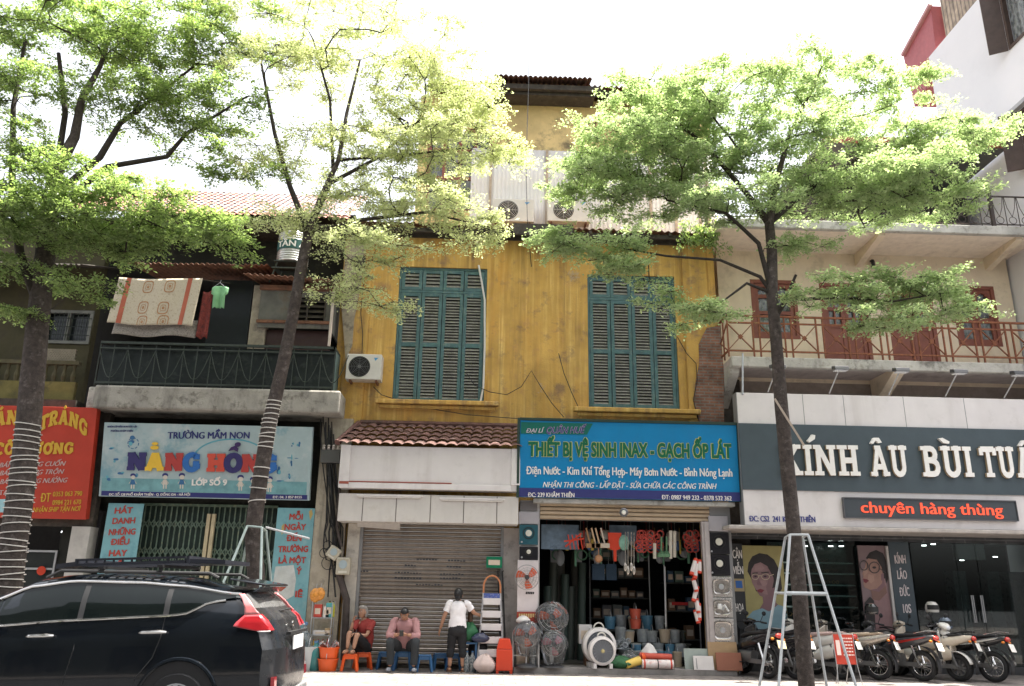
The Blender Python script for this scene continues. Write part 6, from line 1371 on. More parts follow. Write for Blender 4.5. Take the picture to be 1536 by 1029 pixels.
pts = [(cx_ + .17 * math.cos(R(a)), Yl, zt_ + .12 + .22 * math.sin(R(a))) for a in range(-10, 191, 20)]
MB().tube([(cx_ + .17, Yl, zt_ - .1)] + pts + [(cx_ - .17, Yl, zt_ - .1)], .018, 8).build('hoop', flat('hoop_orange', (.55, .22, .1), .4), t, smooth=True)
MB().box(cx_ - .16, cx_ + .16, Yl - .04, Yl + .02, zt_ - .13, zt_ - .0).build('blue_pack', mat('printed_blue', (.08, .12, .36), .4, var=.3, scale=18, blotch=((.6, .55, .5), .7, 25)), t)
p = P(741, 852, 16.85); carton('green crate on top of the folded black ladder beside the shutter', p.x, 16.85, p.z, .32, .25, .22, flat('crate_green', (.0, .16, .075), .4), cat='crate', name='crate')
b = MB()
for dx in (0, .09): b.beam((P(752, 1000, 16.9).x + dx + .0, 16.7, 0), (P(747, 855, 16.9).x + dx, 16.93, P(747, 855, 16.9).z - .02), .03, .05, (0, 1, 0))
for k in range(7): f = (k + .5) / 7; b.box(P(752, 1000, 16.9).x + .01, P(747, 855, 16.9).x + .1, 16.7 + .22 * f, 16.73 + .22 * f, 2.0 * f, 2.0 * f + .03)
tag(b.build('folded_ladder', m_black), 'narrow black ladder leaning flat under the green crate', 'ladder')
p = gp(756, 16.35); t = thing('waste_bin', 'upright red plastic bin with a tapered top standing at the shop step', 'bin', tuple(p)); t['_o'] = (0, 0, 0)
MB().add([(-.16, -.13, .05), (.16, -.13, .05), (.16, .13, .05), (-.16, .13, .05), (-.15, -.12, .43), (.15, -.12, .43), (.15, .12, .43), (-.15, .12, .43)], [(0, 3, 2, 1), (4, 5, 6, 7), (0, 1, 5, 4), (1, 2, 6, 5), (2, 3, 7, 6), (3, 0, 4, 7)]).build('body', m_redpl, t, bevel=.015)
MB().add([(-.15, -.12, .432), (.15, -.12, .432), (.15, .12, .432), (-.15, .12, .432), (-.10, -.09, .62), (.10, -.09, .62), (.10, .09, .62), (-.10, .09, .62)], [(0, 3, 2, 1), (4, 5, 6, 7), (0, 1, 5, 4), (1, 2, 6, 5), (2, 3, 7, 6), (3, 0, 4, 7)]).build('lid', m_redpl, t, bevel=.015)
b = MB()
for sx in (-1, 1):
    for sy in (-1, 1): b.box(sx * .13 - .025, sx * .13 + .025, sy * .1 - .02, sy * .1 + .02, 0, .05)
b.build('foot', m_redpl, t)
def soft(name, label, cat, c, r, m, amp=.12, seed=0, flat_bottom=True):
    g = random.Random(seed); ph = [g.uniform(0, 6) for _ in range(6)]
    b = MB(); n_, m_ = 20, 14; c = Vector(c)
    def fn(u, v):
        th = math.pi * v; a = 2 * math.pi * u; k = 1 + amp * (math.sin(3 * a + ph[0]) * math.sin(2 * th + ph[1]) + .7 * math.sin(5 * a + ph[2]) * math.sin(3 * th) + .5 * math.sin(9 * a + ph[3] + 4 * th))
        p = Vector((r[0] * math.sin(th) ** .8 * math.cos(a) * k, r[1] * math.sin(th) ** .8 * math.sin(a) * k, r[2] * math.cos(th) * (1 + .3 * amp * math.sin(4 * a + ph[4]))))
        if flat_bottom:
            h = p.z / r[2]; g_ = (1.18 - .42 * max(0, h) - .10 * h * h) if h > -.8 else 1.05; p.x *= g_; p.y *= g_; p.z = max(p.z, -r[2] * .92)
            if h > .5: p.z += .10 * r[2] * math.sin(5 * a + ph[5])
        return c + p
    b.grid(fn, n_, m_); return tag(b.build(name, m, smooth=60), label, cat)
soft('paper_sack', 'pinkish paper sack slumped before the step ladder', 'sack', gp(727, 16.3) + Vector((0, 0, .16)), (.18, .13, .17), mat('sack_pink', (.5, .4, .37), .9), .1, 2)
soft('shopping_bag', 'green bag on the stool beside the standing woman', 'bag', gp(703, 16.6) + Vector((0, 0, .72)), (.15, .13, .18), mat('bag_green', (.03, .14, .06), .6), .12, 3)
soft('black_bag', 'black bag leaning between the green bag and the ladder', 'bag', gp(709, 16.7) + Vector((.1, 0, .42)), (.16, .13, .34), mat('bag_black', (.02, .02, .024), .5), .12, 4)
soft('backpack', 'dark blue helmet shaped bag hanging on the ladder side', 'bag', gp(718, 16.4) + Vector((0.02, 0, .62)), (.15, .1, .09), flat('bag_navy', (.03, .035, .07), .4), .06, 5)
bottle('brown glass bottle poking out above the green bag', gp(703, 16.5).x, 16.6, .9, .05, .36, flat('bottle_brown', (.06, .03, .015), .2), m_black)
for k, px in enumerate((700, 708)): bottle(('clear water bottle on the ground by the woman, left one', 'clear water bottle on the ground by the woman, right one')[k], gp(px, 16.4).x, 16.4, 0, .06, .38, m_jug, m_bluepl)
tag(MB().box(gp(703, 16.6).x - .16, gp(703, 16.6).x + .16, 16.45, 16.75, .5, .53).box(gp(703, 16.6).x - .15, gp(703, 16.6).x - .11, 16.46, 16.5, 0, .499).box(gp(703, 16.6).x + .11, gp(703, 16.6).x + .15, 16.46, 16.5, 0, .499).box(gp(703, 16.6).x + .11, gp(703, 16.6).x + .15, 16.7, 16.74, 0, .499).box(gp(703, 16.6).x - .15, gp(703, 16.6).x - .11, 16.7, 16.74, 0, .499).build('small_table', m_bluepl), 'small dark blue table carrying the green bag', 'table')

# ================================================================ PILLARS OF THE HARDWARE SHOP
def plate(name, label, cat, r4, Y, m, th=.03, group=None, extra=None):
    x0, x1, z0, z1 = rect(*r4, Y); t = thing(name, label, cat, ((x0 + x1) / 2, Y, z0), group); MB().box(x0, x1, Y, Y + th, z0, z1).build('panel', m, t, bevel=.006)
    if extra: extra(t, x0, x1, z0, z1, Y)
    return t
def hob(t, x0, x1, z0, z1, Y):
    c = ((x0 + x1) / 2, Y, (z0 + z1) / 2 + .03); r_ = min(x1 - x0, z1 - z0) * .17
    MB().lathe([(r_, -.002), (r_, -.014), (r_ * .7, -.02), (0, -.02)], c, 'Y', 18).build('burner_cap', flat('burner_pale', (.62, .6, .52), .3), t, smooth=30); MB().torus((c[0], Y - .008, c[2]), r_ * 1.7, .008, 'Y', 20, 5).build('pan_ring', m_black, t)
    MB().lathe([(.02, -.002), (.02, -.02)], (x0 + .05, Y, z0 + .05), 'Y', 10).build('knob', m_steel, t)
gG = 'gas hobs on the shop pillars'
m_hobT = flat('hob_teal', (.03, .10, .13), .2); m_hobB = flat('hob_black', (.02, .02, .024), .15)
plate('gas_hob', 'teal glass gas hob on the left shop pillar, upper one', 'gas hob', (779, 787, 807, 817), 16.66, m_hobT, .05, gG, hob)
plate('gas_hob', 'dark gas hob on the left shop pillar just above the wall fan', 'gas hob', (779, 820, 807, 840), 16.66, m_hobB, .05, gG, hob)
plate('gas_hob', 'black gas hob on the right shop pillar, upper one', 'gas hob', (1063, 799, 1094, 831), 16.66, m_hobB, .05, gG, hob)
plate('gas_hob', 'black gas hob on the right shop pillar, just above the sinks', 'gas hob', (1064, 832, 1095, 863), 16.66, m_hobB, .05, gG, hob)
m_plg = flat('plate_lilac', (.4, .38, .4), .4)
plate('metal_plate', 'plain lilac grey plate capping the left shop pillar', 'plate', (778, 768, 808, 786), 16.68, m_plg); plate('metal_plate', 'plain lilac grey plate capping the right shop pillar', 'plate', (1063, 774, 1092, 797), 16.68, m_plg)
plate('metal_plate', 'grey corrugated rack plate high on the left pillar', 'plate', (780, 752, 806, 766), 16.69, flat('plate_dark', (.15, .14, .14)))
m_inox = mat('stainless', (.62, .60, .58), .28, metal=.9, var=.08, scale=3)
def sink(t, x0, x1, z0, z1, Y):
    cx, cz = (x0 + x1) / 2, (z0 + z1) / 2; hx, hz = (x1 - x0) * .38, (z1 - z0) * .38
    def rr(f, y): return [Vector((cx + f * hx * math.copysign(abs(math.cos(a)) ** .45, math.cos(a)), y, cz + f * hz * math.copysign(abs(math.sin(a)) ** .45, math.sin(a)))) for a in [2 * math.pi * k / 24 for k in range(24)]]
    rings = [rr(1.08, Y - .001), rr(1.1, Y - .012), rr(1.0, Y - .014), rr(.92, Y - .003), rr(.8, Y - .0022), rr(.3, Y - .002)]
    b = MB(); vs = [p for r in rings for p in r]; b.add(vs, [(i * 24 + k, i * 24 + (k + 1) % 24, (i + 1) * 24 + (k + 1) % 24, (i + 1) * 24 + k) for i in range(5) for k in range(24)] + [tuple(120 + k for k in range(24))])
    b.build('bowl', mat('stainless_bowl', (.5, .47, .44), .22, metal=.9, var=.15, scale=4), t, smooth=True); MB().lathe([(.055, -.004), (.055, -.012), (.03, -.014), (0, -.01)], (cx, Y, cz), 'Y', 16).build('drain', m_steel, t, smooth=30)
for k, r4 in enumerate(((1066, 865, 1098, 895), (1067, 896.5, 1099, 926), (1067, 928, 1101, 963))):
    plate('sink', ('stainless sink on the right pillar, top of three', 'stainless sink on the right pillar, middle one with a tap part', 'stainless sink on the right pillar, lowest above the wooden board')[k], 'sink', r4, 16.64, m_inox, .04, 'sinks on the right pillar', sink)
p = P(1082, 912, 16.55); tag(MB().tube([p, p + Vector((.05, -.06, .06)), p + Vector((.12, -.08, -.06))], .018, 8).lathe([(.04, 0), (.05, .05), (.03, .1)], p + Vector((-.03, 0, -.02)), n=10).build('loose_tap', flat('tap_white', (.7, .7, .68), .2), smooth=True), 'loose white tap hanging over the middle sink', 'tap')
# white display board with wall fan on the left pillar
plate('fan_board', 'white display board behind the wall fan on the left pillar', 'board', (776, 840, 807, 918), 16.67, flat('board_white', (.66, .6, .6), .5), .03)
b = MB(); pq = Panel((776, 840), (807, 840), (807, 918), (776, 918), 16.669)
for k in range(5): pq.poly(b, [(789 + k * 2.6, 888), (791 + k * 2.6, 888), (790.5 + k * 2.6, 891.5), (788.5 + k * 2.6, 891.5)], .004, .003)
b.build('board_marks', m_black, tag(bpy.data.objects[[o.name for o in bpy.data.objects if o.name.startswith('fan_board')][0]]))
x0, x1, z0, z1 = rect(775, 918, 808, 934, 16.66); t = thing('small_sign', 'small red sign with worn yellow marks under the fan board', 'sign', ((x0 + x1) / 2, 16.64, z0)); MB().box(x0, x1, 16.62, 16.66, z0, z1).build('board', flat('worn_red', (.35, .05, .03), .5), t)
b = MB(); x = x0 + .04
while x < x1 - .05: b.box(x, x + .03, 16.616, 16.619, z0 + .1 + rnd.uniform(-.01, .01), z0 + .17); x += .045
b.build('worn_marks', flat('worn_yellow', (.6, .45, .2)), t)
def fan_head(t, c, r, tilt, blade_m, cage_m, yaw=0., nb=3):
    M_ = Matrix.Rotation(yaw, 3, 'Z') @ Matrix.Rotation(tilt, 3, 'X'); c = Vector(c)
    def T(v): return c + M_ @ Vector(v)
    g = MB()
    for f, y in ((1, 0), (.97, -.05), (.75, -.075), (.5, -.085), (.28, -.09), (.97, .05), (.6, .07)):
        g.tube([T((r * f * math.cos(2 * math.pi * k / 24), y, r * f * math.sin(2 * math.pi * k / 24))) for k in range(25)], .005, 4, False)
    for k in range(16):
        a = 2 * math.pi * k / 16; ca, sa = math.cos(a), math.sin(a); g.tube([T((r * ca * .25, -.09, r * sa * .25)), T((r * ca * .7, -.078, r * sa * .7)), T((r * ca, 0, r * sa))], .0032, 4, False)
    g.build('cage', cage_m, t)
    b = MB()
    for k in range(nb):
        a0 = 2 * math.pi * k / nb + .5
        def fn(u, v, a0=a0): rr = r * (.15 + .75 * u); a = a0 + (v - .5) * (1.15 - .45 * u) + .25 * u; return T((rr * math.cos(a), .03 * (v - .5) * 2 * (1 - .4 * u), rr * math.sin(a)))
        b.grid(fn, 6, 5)
    b.build('blades', blade_m, t, smooth=True, solid=.005)
    MB().lathe([(r * .16, -.1), (r * .2, -.06), (r * .2, .04), (r * .15, .14), (r * .08, .2)], (0, 0, 0), 'Y', 14).build('motor', flat('motor_dark', (.05, .05, .055), .4), t, smooth=30)
    mo = [o for o in t.children if o.name.startswith('motor')][-1]
    for v in mo.data.vertices: v.co = T(v.co + Vector(t['_o'])) - Vector(t['_o']) if True else v.co
    return T
m_blade = flat('blade_orange', (.62, .10, .03), .35); m_cageg = flat('cage_grey', (.35, .34, .34), .4, metal=.4)
c = P(790.5, 866, 16.45); t = thing('wall_fan', 'round wall fan with red orange blades on the left pillar board', 'fan', tuple(c)); fan_head(t, c, .24, 0, m_blade, m_cageg); MB().tube([c + Vector((0, .18, 0)), c + Vector((0, .21, -.12))], .02, 6).build('bracket', m_steel, t)
# bagged pedestal fans at the doorway
m_bag = glass_mat('thin_bag', (.85, .86, .88), .10, .18)
def ped_fan(label, px, Y, h, r, blade, tilt, yaw, z0=.1, bag=True, top=None):
    p = gp(px, Y, z0); t = thing('pedestal_fan', label, 'fan', tuple(p), 'bagged fans by the doorway')
    MB().lathe([(.22, 0), (.22, .025), (.12, .05), (.03, .07)], p, n=20).build('base', m_grille, t, smooth=30); MB().tube([p + Vector((0, 0, .06)), p + Vector((0, 0, h - .02))], .02, 8).build('pole', m_steel, t, smooth=True)
    c = p + Vector((0, -.12, h)); T = fan_head(t, c, r, tilt, blade, m_cageg, yaw)
    if bag:
        g = random.Random(px); ph = [g.uniform(0, 6) for _ in range(4)]
        def fn(u, v):
            a = 2 * math.pi * u; k = 1 + .10 * math.sin(5 * a + ph[0]) + .09 * math.sin(9 * a + ph[1] + 5 * v) + .05 * math.sin(17 * a + 9 * v); th = math.pi * (.04 + .92 * v)
            q = T((0, 0, 0)); return q + Vector((r * 1.15 * math.sin(th) * math.cos(a) * k, .16 * math.sin(th) * math.sin(a) * k, r * 1.15 * math.cos(th) * (1 + .04 * math.sin(4 * a + ph[2])) - (.12 if v > .8 else 0)))
        MB().grid(fn, 26, 16).build('plastic_bag', m_bag, t, smooth=True)
    return t
ped_fan('large bagged fan with orange blades tilted back at the doorway', 826, 16.75, .88, .28, m_blade, R(-25), R(15), .1)
ped_fan('bagged fan with orange blades before the left pillar', 789, 16.5, .58, .23, m_blade, R(-8), R(-5), .1)
ped_fan('low bagged fan with dull pink blades between the other two', 829, 16.55, .42, .23, flat('blade_pink', (.42, .12, .16), .4), R(-12), R(10), .1)
p = P(785, 930, 16.5); soft('rolled_helmet', 'white rounded cover resting on the bagged fan before the pillar', 'cover', p, (.12, .1, .08), flat('cover_white', (.66, .62, .6), .4), .05, 6)
b = MB(); xq0, xq1 = gp(769, 16.45).x, gp(808, 16.45).x
for xx in (xq0, xq1):
    for yy in (16.45, 16.68): b.box(xx - .012, xx + .012, yy - .012, yy + .012, .1, .72)
b.box(xq0, xq1, 16.44, 16.69, .70, .725).box(xq0, xq1, 16.44, 16.46, .3, .32); tag(b.build('display_stand', m_steel), 'open steel stand below the bagged fan at the left pillar', 'stand')
bottle('blue bottle inside the open steel stand', gp(799, 16.55).x, 16.55, .1, .07, .42, m_jug, m_bluepl); carton('cream carton at the back of the open steel stand', gp(784, 16.66).x, 16.66, .1, .26, .1, .4, flat('pack_cream', (.5, .44, .34)))
# round floor fans and boxes
def floor_fan(label, px, Y, r, rz, z0=.1):
    t = thing('floor_fan', label, 'fan', (0, 0, 0), 'white round floor fans'); zc = r + .05
    MB().lathe([(r * .80, -.1), (r * .98, -.08), (r * 1.02, 0), (r * .98, .08), (r * .80, .1), (r * .78, 0), (r * .80, -.1)], (0, 0, zc), 'Y', 32, False).build('housing', flat('fan_white', (.68, .64, .62), .4), t, smooth=50)
    MB().lathe([(r * .79, -.07), (0, -.069)], (0, 0, zc), 'Y', 32).build('inner_disc', flat('fan_inner', (.12, .13, .15), .5), t)
    g = MB()
    for k in range(1, 9): g.torus((0, -.085, zc), r * .79 * k / 8.2, .003, 'Y', 26, 4)
    for k in range(20): a = 2 * math.pi * k / 20; g.tube([(r * .1 * math.cos(a), -.088, zc + r * .1 * math.sin(a)), (r * .8 * math.cos(a + .3), -.085, zc + r * .8 * math.sin(a + .3))], .003, 4)
    g.build('grille', flat('grille_pale', (.3, .31, .33), .4), t); MB().lathe([(r * .13, -.09), (r * .13, -.1), (r * .05, -.104)], (0, 0, zc), 'Y', 14).build('badge', flat('badge_gold', (.5, .42, .2), .3), t)
    b = MB()
    for s_ in (-1, 1): b.box(s_ * r * .6 - .03, s_ * r * .6 + .03, -.1, .1, 0, .09)
    b.build('foot', flat('fan_white', (.68, .64, .62), .4), t); MB().torus((0, 0, zc + r * .95), r * .3, .015, 'Y', 12, 6, 0, math.pi).build('handle', m_acw, t); t.location = gp(px, Y, z0); t.rotation_euler = (0, 0, rz); return t
floor_fan('white round floor fan standing in front of the larger one', 903, 16.48, .265, .12); floor_fan('larger white round floor fan behind the front one under the printed box', 899, 16.75, .34, .12)
p = P(897, 968, 16.85); carton('white box with a dark violet picture on top of the floor fans', p.x, 16.85, p.z - .02, .33, .25, .34, flat('box_white', (.62, .6, .62), .5)); carton('plain white box behind the printed box', p.x - .24, 17.0, p.z + .02, .26, .25, .36, flat('box_white2', (.58, .56, .56), .5))
b = MB().box(p.x + .0, p.x + .09, 16.715, 16.72, p.z + .08, p.z + .24).box(p.x - .08, p.x + .03, 16.712, 16.714, p.z + .2, p.z + .23); tag(b.build('box_picture', flat('violet_ink', (.1, .05, .14))), 'dark violet printed picture on the white box front', 'print')
tag(MB().box(p.x - .25, p.x + .2, 16.9, 17.2, .1, p.z - .02).build('box_pile', flat('pile_brown', (.18, .1, .06)), bevel=.01), 'brown carton holding up the two white boxes', 'box')
# rolls and bundles on the step
b0 = gp(963, 16.45, .19); b1 = gp(1010, 16.45, .19); t = thing('mat_roll', 'white rolled mat with red ends lying on the step', 'roll', tuple(b0)); MB().tube([b0 + Vector((0, .0, .0)), b1], .085, 14).build('roll', mat('roll_white', (.68, .6, .57), .6, blotch=((.5, .12, .1), .6, 9)), t, smooth=True)
b = MB(); [b.tube([a, a + Vector((.03, 0, 0))], .089, 14) for a in (b0 + Vector((.03, 0, 0)), b1 - Vector((.06, 0, 0)))]; b.build('red_tape', m_redpl, t, smooth=40); b = MB(); b.tube([(b0 + b1) / 2 - Vector((.01, 0, 0)), (b0 + b1) / 2 + Vector((.01, 0, 0))], .089, 14); b.build('strap', m_black, t, smooth=40)
tag(MB().tube([gp(960, 16.58, .33), gp(1008, 16.58, .31)], .06, 10).build('pipe_roll', flat('roll_red', (.5, .08, .05), .5), smooth=True), 'thin red roll lying on top of the white mat roll', 'roll')
tag(MB().tube([gp(939, 16.4, .17), gp(960, 16.5, .25)], [.07, .085], 12).build('foam_tube', flat('tube_yellow', (.7, .48, .1), .5), smooth=True), 'short yellow tube left of the white mat roll', 'tube')
tag(MB().lathe([(.09, 0), (.09, .03), (.02, .09)], gp(963, 16.55, .3), 'X', 10).build('tube_cap', m_orange, smooth=True), 'small orange cap behind the yellow tube', 'cap')
soft('green_hose_pile', 'green netting heaped beside the floor fan', 'netting', gp(932, 16.55, .2), (.24, .16, .12), mat('net_green', (.03, .11, .045), .7, var=.4, scale=30), .18, 7)
soft('clear_bag', 'crumpled clear bag over the green netting', 'bag', gp(946, 16.65, .3), (.17, .12, .12), m_bag, .15, 8)
soft('white_cloth', 'white cloth draped to a peak behind the mat roll', 'cloth', gp(975, 16.7, .38), (.13, .1, .16), flat('cloth_white', (.68, .66, .64), .8), .12, 9)
def board(label, px0, py0, px1, py1, Y, m, lean=.08, edge=None):
    x0, x1, z0, z1 = rect(px0, py0, px1, py1, Y); z0 = .1 if z0 < .3 else z0; t = thing('tile_board', label, 'board', ((x0 + x1) / 2, Y, z0), 'boards leaning on the right pillar')
    b = MB(); b.prism3([(x0, Y - lean, z0), (x1, Y - lean, z0), (x1, Y, z1), (x0, Y, z1)], (0, .03, 0)); b.build('panel', m, t, bevel=.004)
    if edge: b = MB(); [b.prism3([(x0 + i_, Y - lean - .004, z0 + .02), (x0 + i_ + .015, Y - lean - .004, z0 + .02), (x0 + i_ + .015, Y - .004, z1 - .02), (x0 + i_, Y - .004, z1 - .02)], (0, .003, 0)) for i_ in (.05, )]; b.build('edge_strip', edge, t)
    return t
board('pale grey green board leaning behind the white one', 1026, 973, 1064, 1008, 16.6, flat('board_sage', (.30, .34, .31), .5)); board('small white board leaning in front of the sage board', 1040, 984, 1070, 1010, 16.47, flat('board_ivory', (.62, .58, .56), .4), .06, m_greyfr)
board('tan wood grain board leaning under the sinks', 1062, 963, 1106, 1008, 16.58, mat('board_wood', (.36, .24, .13), .5, streak=((.2, .12, .06), .6, 2, 9))); board('red brown board leaning in front of the wood grain board', 1074, 979, 1112, 1010, 16.44, flat('board_redbrown', (.26, .10, .06), .5), .06)

# ================================================================ GOODS HANGING AND STACKED IN THE SHOP
def hung(name, label, px, ptop, pbot, Y, fn, m, cat, group='tools hung from the shop lintel'):
    a, b_ = P(px, ptop, Y), P(px, pbot, Y); b = MB(); fn(b, a, b_); return tag(b.build(name, m, smooth=45), label, cat, group)
def f_pan(b, a, e): w_ = .14; h = (a.z - e.z); b.prism([(a.x - w_, a.z), (a.x + w_, a.z), (a.x + w_ * .9, a.z - h * .55), (a.x + .03, a.z - h * .62), (a.x + .03, e.z), (a.x - .03, e.z), (a.x - .03, a.z - h * .62), (a.x - w_ * .9, a.z - h * .55)], a.y, a.y + .05)
hung('dustpan', 'red long handled dustpan hung under the shop lintel', 922, 799, 842, 17.0, f_pan, m_redpl, 'dustpan')
def f_tube(b, a, e): b.tube([a, e], .035, 8)
for k, (px, t0, t1, m) in enumerate(((1006, 796, 838, 'pale_tube'), (1012, 797, 836, 'pale_tube'), (982, 815, 838, 'tube_cream'))): hung('pale_tube', ('pale tube hung at the right of the lintel, left of the close pair', 'pale tube hung at the right of the lintel, right of the close pair', 'short cream tube hung left of the green brush')[k], px, t0, t1, 16.95, f_tube, flat(m, (.5, .46, .38), .5), 'tube')
def f_brush(b, a, e): b.tube([a, a.lerp(e, .7)], .02, 6); b.lathe([(.03, 0), (.1, -.06), (.1, -.12)], a.lerp(e, .7), n=10)
for k, px in enumerate((992, 1000)): hung('green_brush', ('green brush hung under the lintel beside the red hooks', 'green brush hung under the lintel beside the pale tubes')[k], px, 805, 836, 17.0, f_brush, flat('brush_green', (.12, .24, .13), .6), 'brush')
def f_net(b, a, e):
    for j in range(5): b.torus(a.lerp(e, (j + .5) / 5) + Vector((rnd.uniform(-.04, .04), 0, 0)), .07, .014, 'Y', 12, 5)
for k, px in enumerate((958, 966, 974, 988, 1032, 1044)): hung('red_rope', 'coil of red cord hung in the row under the shop lintel', px, 798, 826, 17.05, f_net, mat('cord_red', (.38, .05, .035), .6, var=.4, scale=20), 'cord', 'red cords under the lintel')
def f_trowel(b, a, e): b.tube([a, a.lerp(e, .8)], .009, 5); b.ell(a.lerp(e, .9), (.03, .012, .09), 8, 6)
for k, px in enumerate((938, 942, 947, 951)): hung('trowel', 'bright tipped trowel on a long cord under the shop lintel', px, 798, 856 + (k % 2) * 6, 16.9, f_trowel, flat('trowel_steel', (.55, .5, .44), .25, metal=.6), 'trowel', 'trowels on cords')
def f_hammer(b, a, e): b.beam(a + Vector((-.04, 0, 0)), e + Vector((.05, 0, 0)), .03, .03); b.box(e.x - .04, e.x + .14, e.y - .04, e.y + .04, e.z - .05, e.z + .04)
for k, (px, m) in enumerate(((882, (.3, .16, .07)), (890, (.48, .33, .2)), (896, (.48, .33, .2)), (904, (.5, .42, .33)))): hung('mallet', 'wooden handled mallet hung at the left of the lintel', px, 792, 818, 16.95, f_hammer, flat('mallet_wood', m, .6), 'mallet', 'wooden mallets under the lintel')
p = P(898, 838, 16.95); tag(MB().ell(p, (.08, .06, .08)).tube([p, p + Vector((0, 0, .35))], .008, 5).build('ball_float', flat('float_tan', (.4, .2, .1), .5), smooth=True), 'tan ball float dangling under the mallets', 'float')
b = MB()
for k in range(4): b.beam(P(852 + k * 6, 802, 16.95), P(856 + k * 6, 824, 16.95), .03, .02)
b.beam(P(846, 812, 16.96), P(876, 808, 16.96), .03, .03).beam(P(848, 820, 16.96), P(872, 800, 16.97), .02, .03); tag(b.build('red_clamp', m_redpl), 'cluster of red clamps hung before the picture board', 'clamps')
p = P(936, 814, 17.0); tag(MB().ell(p, (.11, .05, .16)).build('green_pack', mat('pack_pale_green', (.2, .38, .3), .5, var=.3, scale=15), smooth=True), 'pale green pack hung beside the red dustpan', 'pack')
x0, x1, z0, z1 = rect(812, 787, 868, 824, 17.15); tag(MB().box(x0, x1, 17.15, 17.19, z0, z1).build('picture_board', mat('board_blue_grey', (.12, .17, .22), .5, var=.3, scale=6, blotch=((.03, .05, .09), .8, 5))), 'blue grey picture board inside the top left of the shop', 'board')
x0, x1, z0, z1 = rect(914, 788, 955, 812, 17.18); tag(MB().box(x0, x1, 17.18, 17.2, z0, z1).build('picture_board', mat('board_slate_blue', (.10, .14, .18), .5, var=.3)), 'slate picture board behind the dustpan at the lintel', 'board')
m_clut = [flat('pack_dim_red', (.28, .04, .03)), flat('pack_dim_blue', (.05, .10, .2)), flat('pack_dim_green', (.06, .15, .09)), flat('pack_dim_white', (.4, .4, .38)), flat('pack_dim_yellow', (.4, .28, .05)), flat('pack_dim_grey', (.16, .17, .18))]
for k in range(64):
    px = 820 + 225 * ((k * .618) % 1); top = 794 + 4 * rnd.random() + (k % 3) * 14; Y = 17.3 + .25 * (k % 4); a = P(px, top, Y); h = rnd.uniform(.14, .36); w_ = rnd.uniform(.05, .12); q = MB()
    if k % 4 == 0: q.tube([a, a + Vector((0, 0, -h))], w_ * .3, 8)
    elif k % 4 == 1: q.ell(a + Vector((0, 0, -h / 2)), (w_, .04, h / 2), 10, 7)
    elif k % 4 == 2: q.torus(a + Vector((0, 0, -w_)), w_, .018, 'Y', 14, 6)
    else: q.prism([(a.x - w_, a.z - .03), (a.x, a.z), (a.x + w_, a.z - .03), (a.x + w_ * .8, a.z - h), (a.x - w_ * .8, a.z - h)], Y, Y + .04)
    q.tube([a, a + Vector((0, 0, .25))], .004, 4); tag(q.build('hanging_pack', m_clut[k % 6], smooth=45), 'small pack or tool hanging in the dim rows behind the shop lintel', 'hardware', 'packs hanging inside the hardware shop')
for k in range(7):
    p = gp(818 + k * 9, 18.2 + .15 * (k % 3), .1); tag(MB().tube([p, p + Vector((.05, .1, 1.5 + .25 * ((k * 3) % 4)))], .09 + .02 * (k % 3), 12).build('sheet_roll', flat('roll_dim_green', (.035 + .01 * (k % 3), .055, .045)), smooth=40), 'tall dim green roll standing at the left inside the hardware shop', 'roll', 'tall rolls inside the hardware shop')
# red and white sealant tubes hung on the right jamb
k = 0
for (x, y, dx, dy) in ((1044, 838, -7, 24), (1047, 842, -5, 26), (1040, 868, 5, 20), (1046, 880, -6, 22), (1044, 898, 4, 22), (1048, 905, 1, 26), (1043, 915, 5, 20), (1049, 840, 0, 20)):
    a, e = P(x, y, 16.66), P(x + dx, y + dy, 16.6); t = thing('sealant_tube', 'white sealant tube with red ends in the bunch on the right jamb', 'tube', tuple(a), 'sealant tubes on the right jamb'); d = (e - a)
    MB().tube([a + d * .16, e - d * .16], .045, 10).build('tube', flat('tube_white', (.62, .56, .54), .5), t, smooth=40); MB().tube([a, a + d * .155], .046, 10).tube([e - d * .155, e], .046, 10).build('red_end', m_redpl, t, smooth=40); k += 1
# shelves and stock in the dim room
m_shelf = flat('shelf_dark', (.06, .065, .06), .6)
for (label, px0, px1, Y, zs) in (('dim shelving of green boxes at the back of the hardware shop', 885, 975, 19.2, (.9, 1.35, 1.8, 2.2)), ('dim shelving of pots on the right inside the hardware shop', 998, 1048, 18.6, (.5, 1.1, 1.7))):
    x0, x1 = P(px0, 900, Y).x, P(px1, 900, Y).x; t = thing('stock_shelf', label, 'shelf', ((x0 + x1) / 2, Y, .1)); b = MB()
    for xx in (x0, x1): b.tube([(xx, Y, .1), (xx, Y, 2.9)], .018, 6)
    b.build('post', m_steel, t)
    for z in zs: MB().box(x0, x1, Y, Y + .45, z, z + .025).build('shelf', m_shelf, t)
    for z in zs:
        x = x0 + .08
        while x < x1 - .12:
            w_ = rnd.uniform(.12, .22); h_ = rnd.uniform(.12, .3); carton('small stock box on the dim shop shelving', x + w_ / 2, Y + .15, z + .026, w_, .2, h_, flat('stock', rnd.choice(((.10, .16, .13), (.14, .14, .15), (.05, .1, .16), (.2, .12, .07), (.18, .2, .19))), .5), cat='box', group='stock boxes on the shop shelves', name='stock_box'); x += w_ + .03
